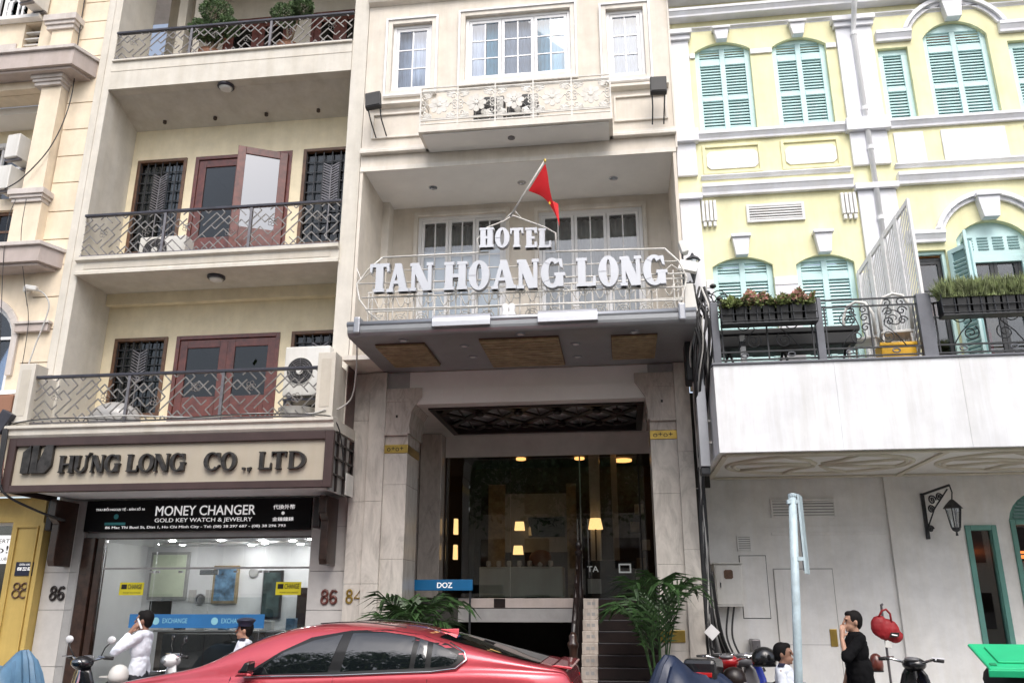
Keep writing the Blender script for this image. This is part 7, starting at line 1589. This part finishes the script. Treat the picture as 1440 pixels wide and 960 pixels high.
# green bin
GB = thing('wheelie_bin', 'green wheeled refuse bin with its lid propped on a black bag', 'bin', (0, 0, 0))
MB().hexa([(-.30, -.28, .12), (.30, -.28, .12), (.30, .28, .12), (-.30, .28, .12), (-.36, -.34, 1.02), (.36, -.34, 1.02), (.36, .34, 1.02), (-.36, .34, 1.02)]).build('body', 'bin_green_dark', GB, .03); frame(MB(), -.39, .39, 1.02, 1.06, .0, -.37, .37, 0) ; B('rim', 'bin_green_dark', GB, -.39, .39, -.37, .37, 1.021, 1.06, .012)
lid = MB(); lid.box(-.42, .42, -.42, .38, 0, .035); lo_ = lid.build('lid', 'bin_green', GB, .02); lr = MB().box(-.30, .30, -.28, .22, .036, .055).build('lid_panel', 'bin_green', lo_, .012)
for sx in (-.36, .36): B('lid_catch', 'bin_green_dark', lo_, sx - .03, sx + .03, -.36, -.30, .036, .048, .006)
B('lid_lip', 'bin_green', lo_, -.43, .43, -.44, -.421, -.05, .02, .008)
lo_.location = (.02, 0, 1.34); lo_.rotation_euler = (R(14), R(0), R(0))
MB().ell((-.05, .0, 1.14), .33, .29, .20, 16, 10).build('black_bag', 'rubber', GB, smooth=True)
for sx in (-1, 1): MB().lathe([(.10, -.03), (.10, .03)], (sx * .28, .3, .10), 14, 'x').build('wheel', 'rubber', GB)
GB.location = (3.92, 9.55, .0); GB.rotation_euler = (0, 0, R(-8))
# signpost
SPt = thing('signpost', 'pale blue metal signpost with its plate seen edge-on', 'signpost', (1.70, 9.5, 0))
MB().tube([(1.64, 9.5, 0), (1.75, 9.5, 1.5), (1.845, 9.5, 2.98)], .044, 16).build('pole', 'pole_blue', SPt, smooth=True); MB().lathe([(.05, 0), (.05, .03), (.01, .04)], (1.847, 9.5, 2.975), 14).build('cap', 'pole_blue', SPt); MB().prism([(1.885, 9.46), (1.905, 9.46), (1.995, 9.74), (1.975, 9.74)], 2.17, 3.0, 'z').build('sign_plate', 'pole_blue', SPt); MB().prism([(1.874, 9.47), (1.884, 9.47), (1.965, 9.72), (1.955, 9.72)], 2.20, 2.97, 'z').build('sign_back', 'iron_grey', SPt)
for z in (2.3, 2.9): B('clamp', 'pole_blue', SPt, 1.78, 1.885, 9.46, 9.54, z, z + .04)
# ================================================================== added blocks on the other side of the street (seen only in the glass)
OB = [('added_opposite_block', 'added grey block across the street, seen only in window reflections', -20, -7, 5.6, 'greige'), ('added_opposite_block', 'added pale block across the street, seen only in car window reflections', -7, 4, 9.2, 'hotel_wall'), ('added_opposite_block', 'cream block across the street to the right, seen only in reflections', 4, 20, 5.6, 'cream')]  # unseen blocks; middle height set to hide sky, sides low for fill light
for nm, lb, x0, x1, h, m_ in OB:
    o = thing(nm, lb, 'building', ((x0 + x1) / 2, -8.3, 0), 'added blocks across the street'); B('wall', m_, o, x0 + .05, x1 - .05, -9, -8.1, 0.131, h); B('roof', 'pot_clay', o, x0, x1, -9.2, -7.7, h + .001, h + .25)
    for i in range(int((x1 - x0) / 2)):
        for j in range(int(h / 2.6)): B('window', 'car_glass', o, x0 + .6 + i * 2, x0 + 1.7 + i * 2, -8.099, -8.07, 1.0 + 2.4 * j, 2.3 + 2.4 * j)
def street_tree(label, x, y, h, r_, seed):
    t = thing('street_tree', label, 'tree', (x, y, .13), 'trees across the street'); rnd = random.Random(seed); MB().tube([(x, y, .13), (x + .1, y, h * .4), (x, y, h * .75)], .2, 8, r2=.08).build('trunk', 'trunk', t, smooth=True)
    lf = MB()
    for k in range(9000):
        c = Vector((math.sin(k % 9 * 2.1), math.cos(k % 9 * 1.3), math.sin(k % 9 * 3.7) * .6)) * r_ * .55; v = Vector((rnd.gauss(0, 1), rnd.gauss(0, 1), rnd.gauss(0, 1))) * r_ * .24; p = Vector((x, y, h * .8)) + c + v
        a = Vector((rnd.gauss(0, 1), rnd.gauss(0, 1), rnd.gauss(0, 1))).normalized() * .10; b = Vector((rnd.gauss(0, 1), rnd.gauss(0, 1), rnd.gauss(0, 1))).normalized() * .13; lf.add([p - a, p + b, p + a, p - b], [(0, 1, 2, 3)])
    tag(lf.build('crown', 'leaf_top', t, fix=False), kind='stuff')
street_tree('leafy tree across the street, left one, seen only in reflections', -7.5, -4.0, 10.5, 4.0, 1); street_tree('leafy tree across the street, right one, seen only in reflections', -1.2, -4.5, 10.0, 3.6, 2)
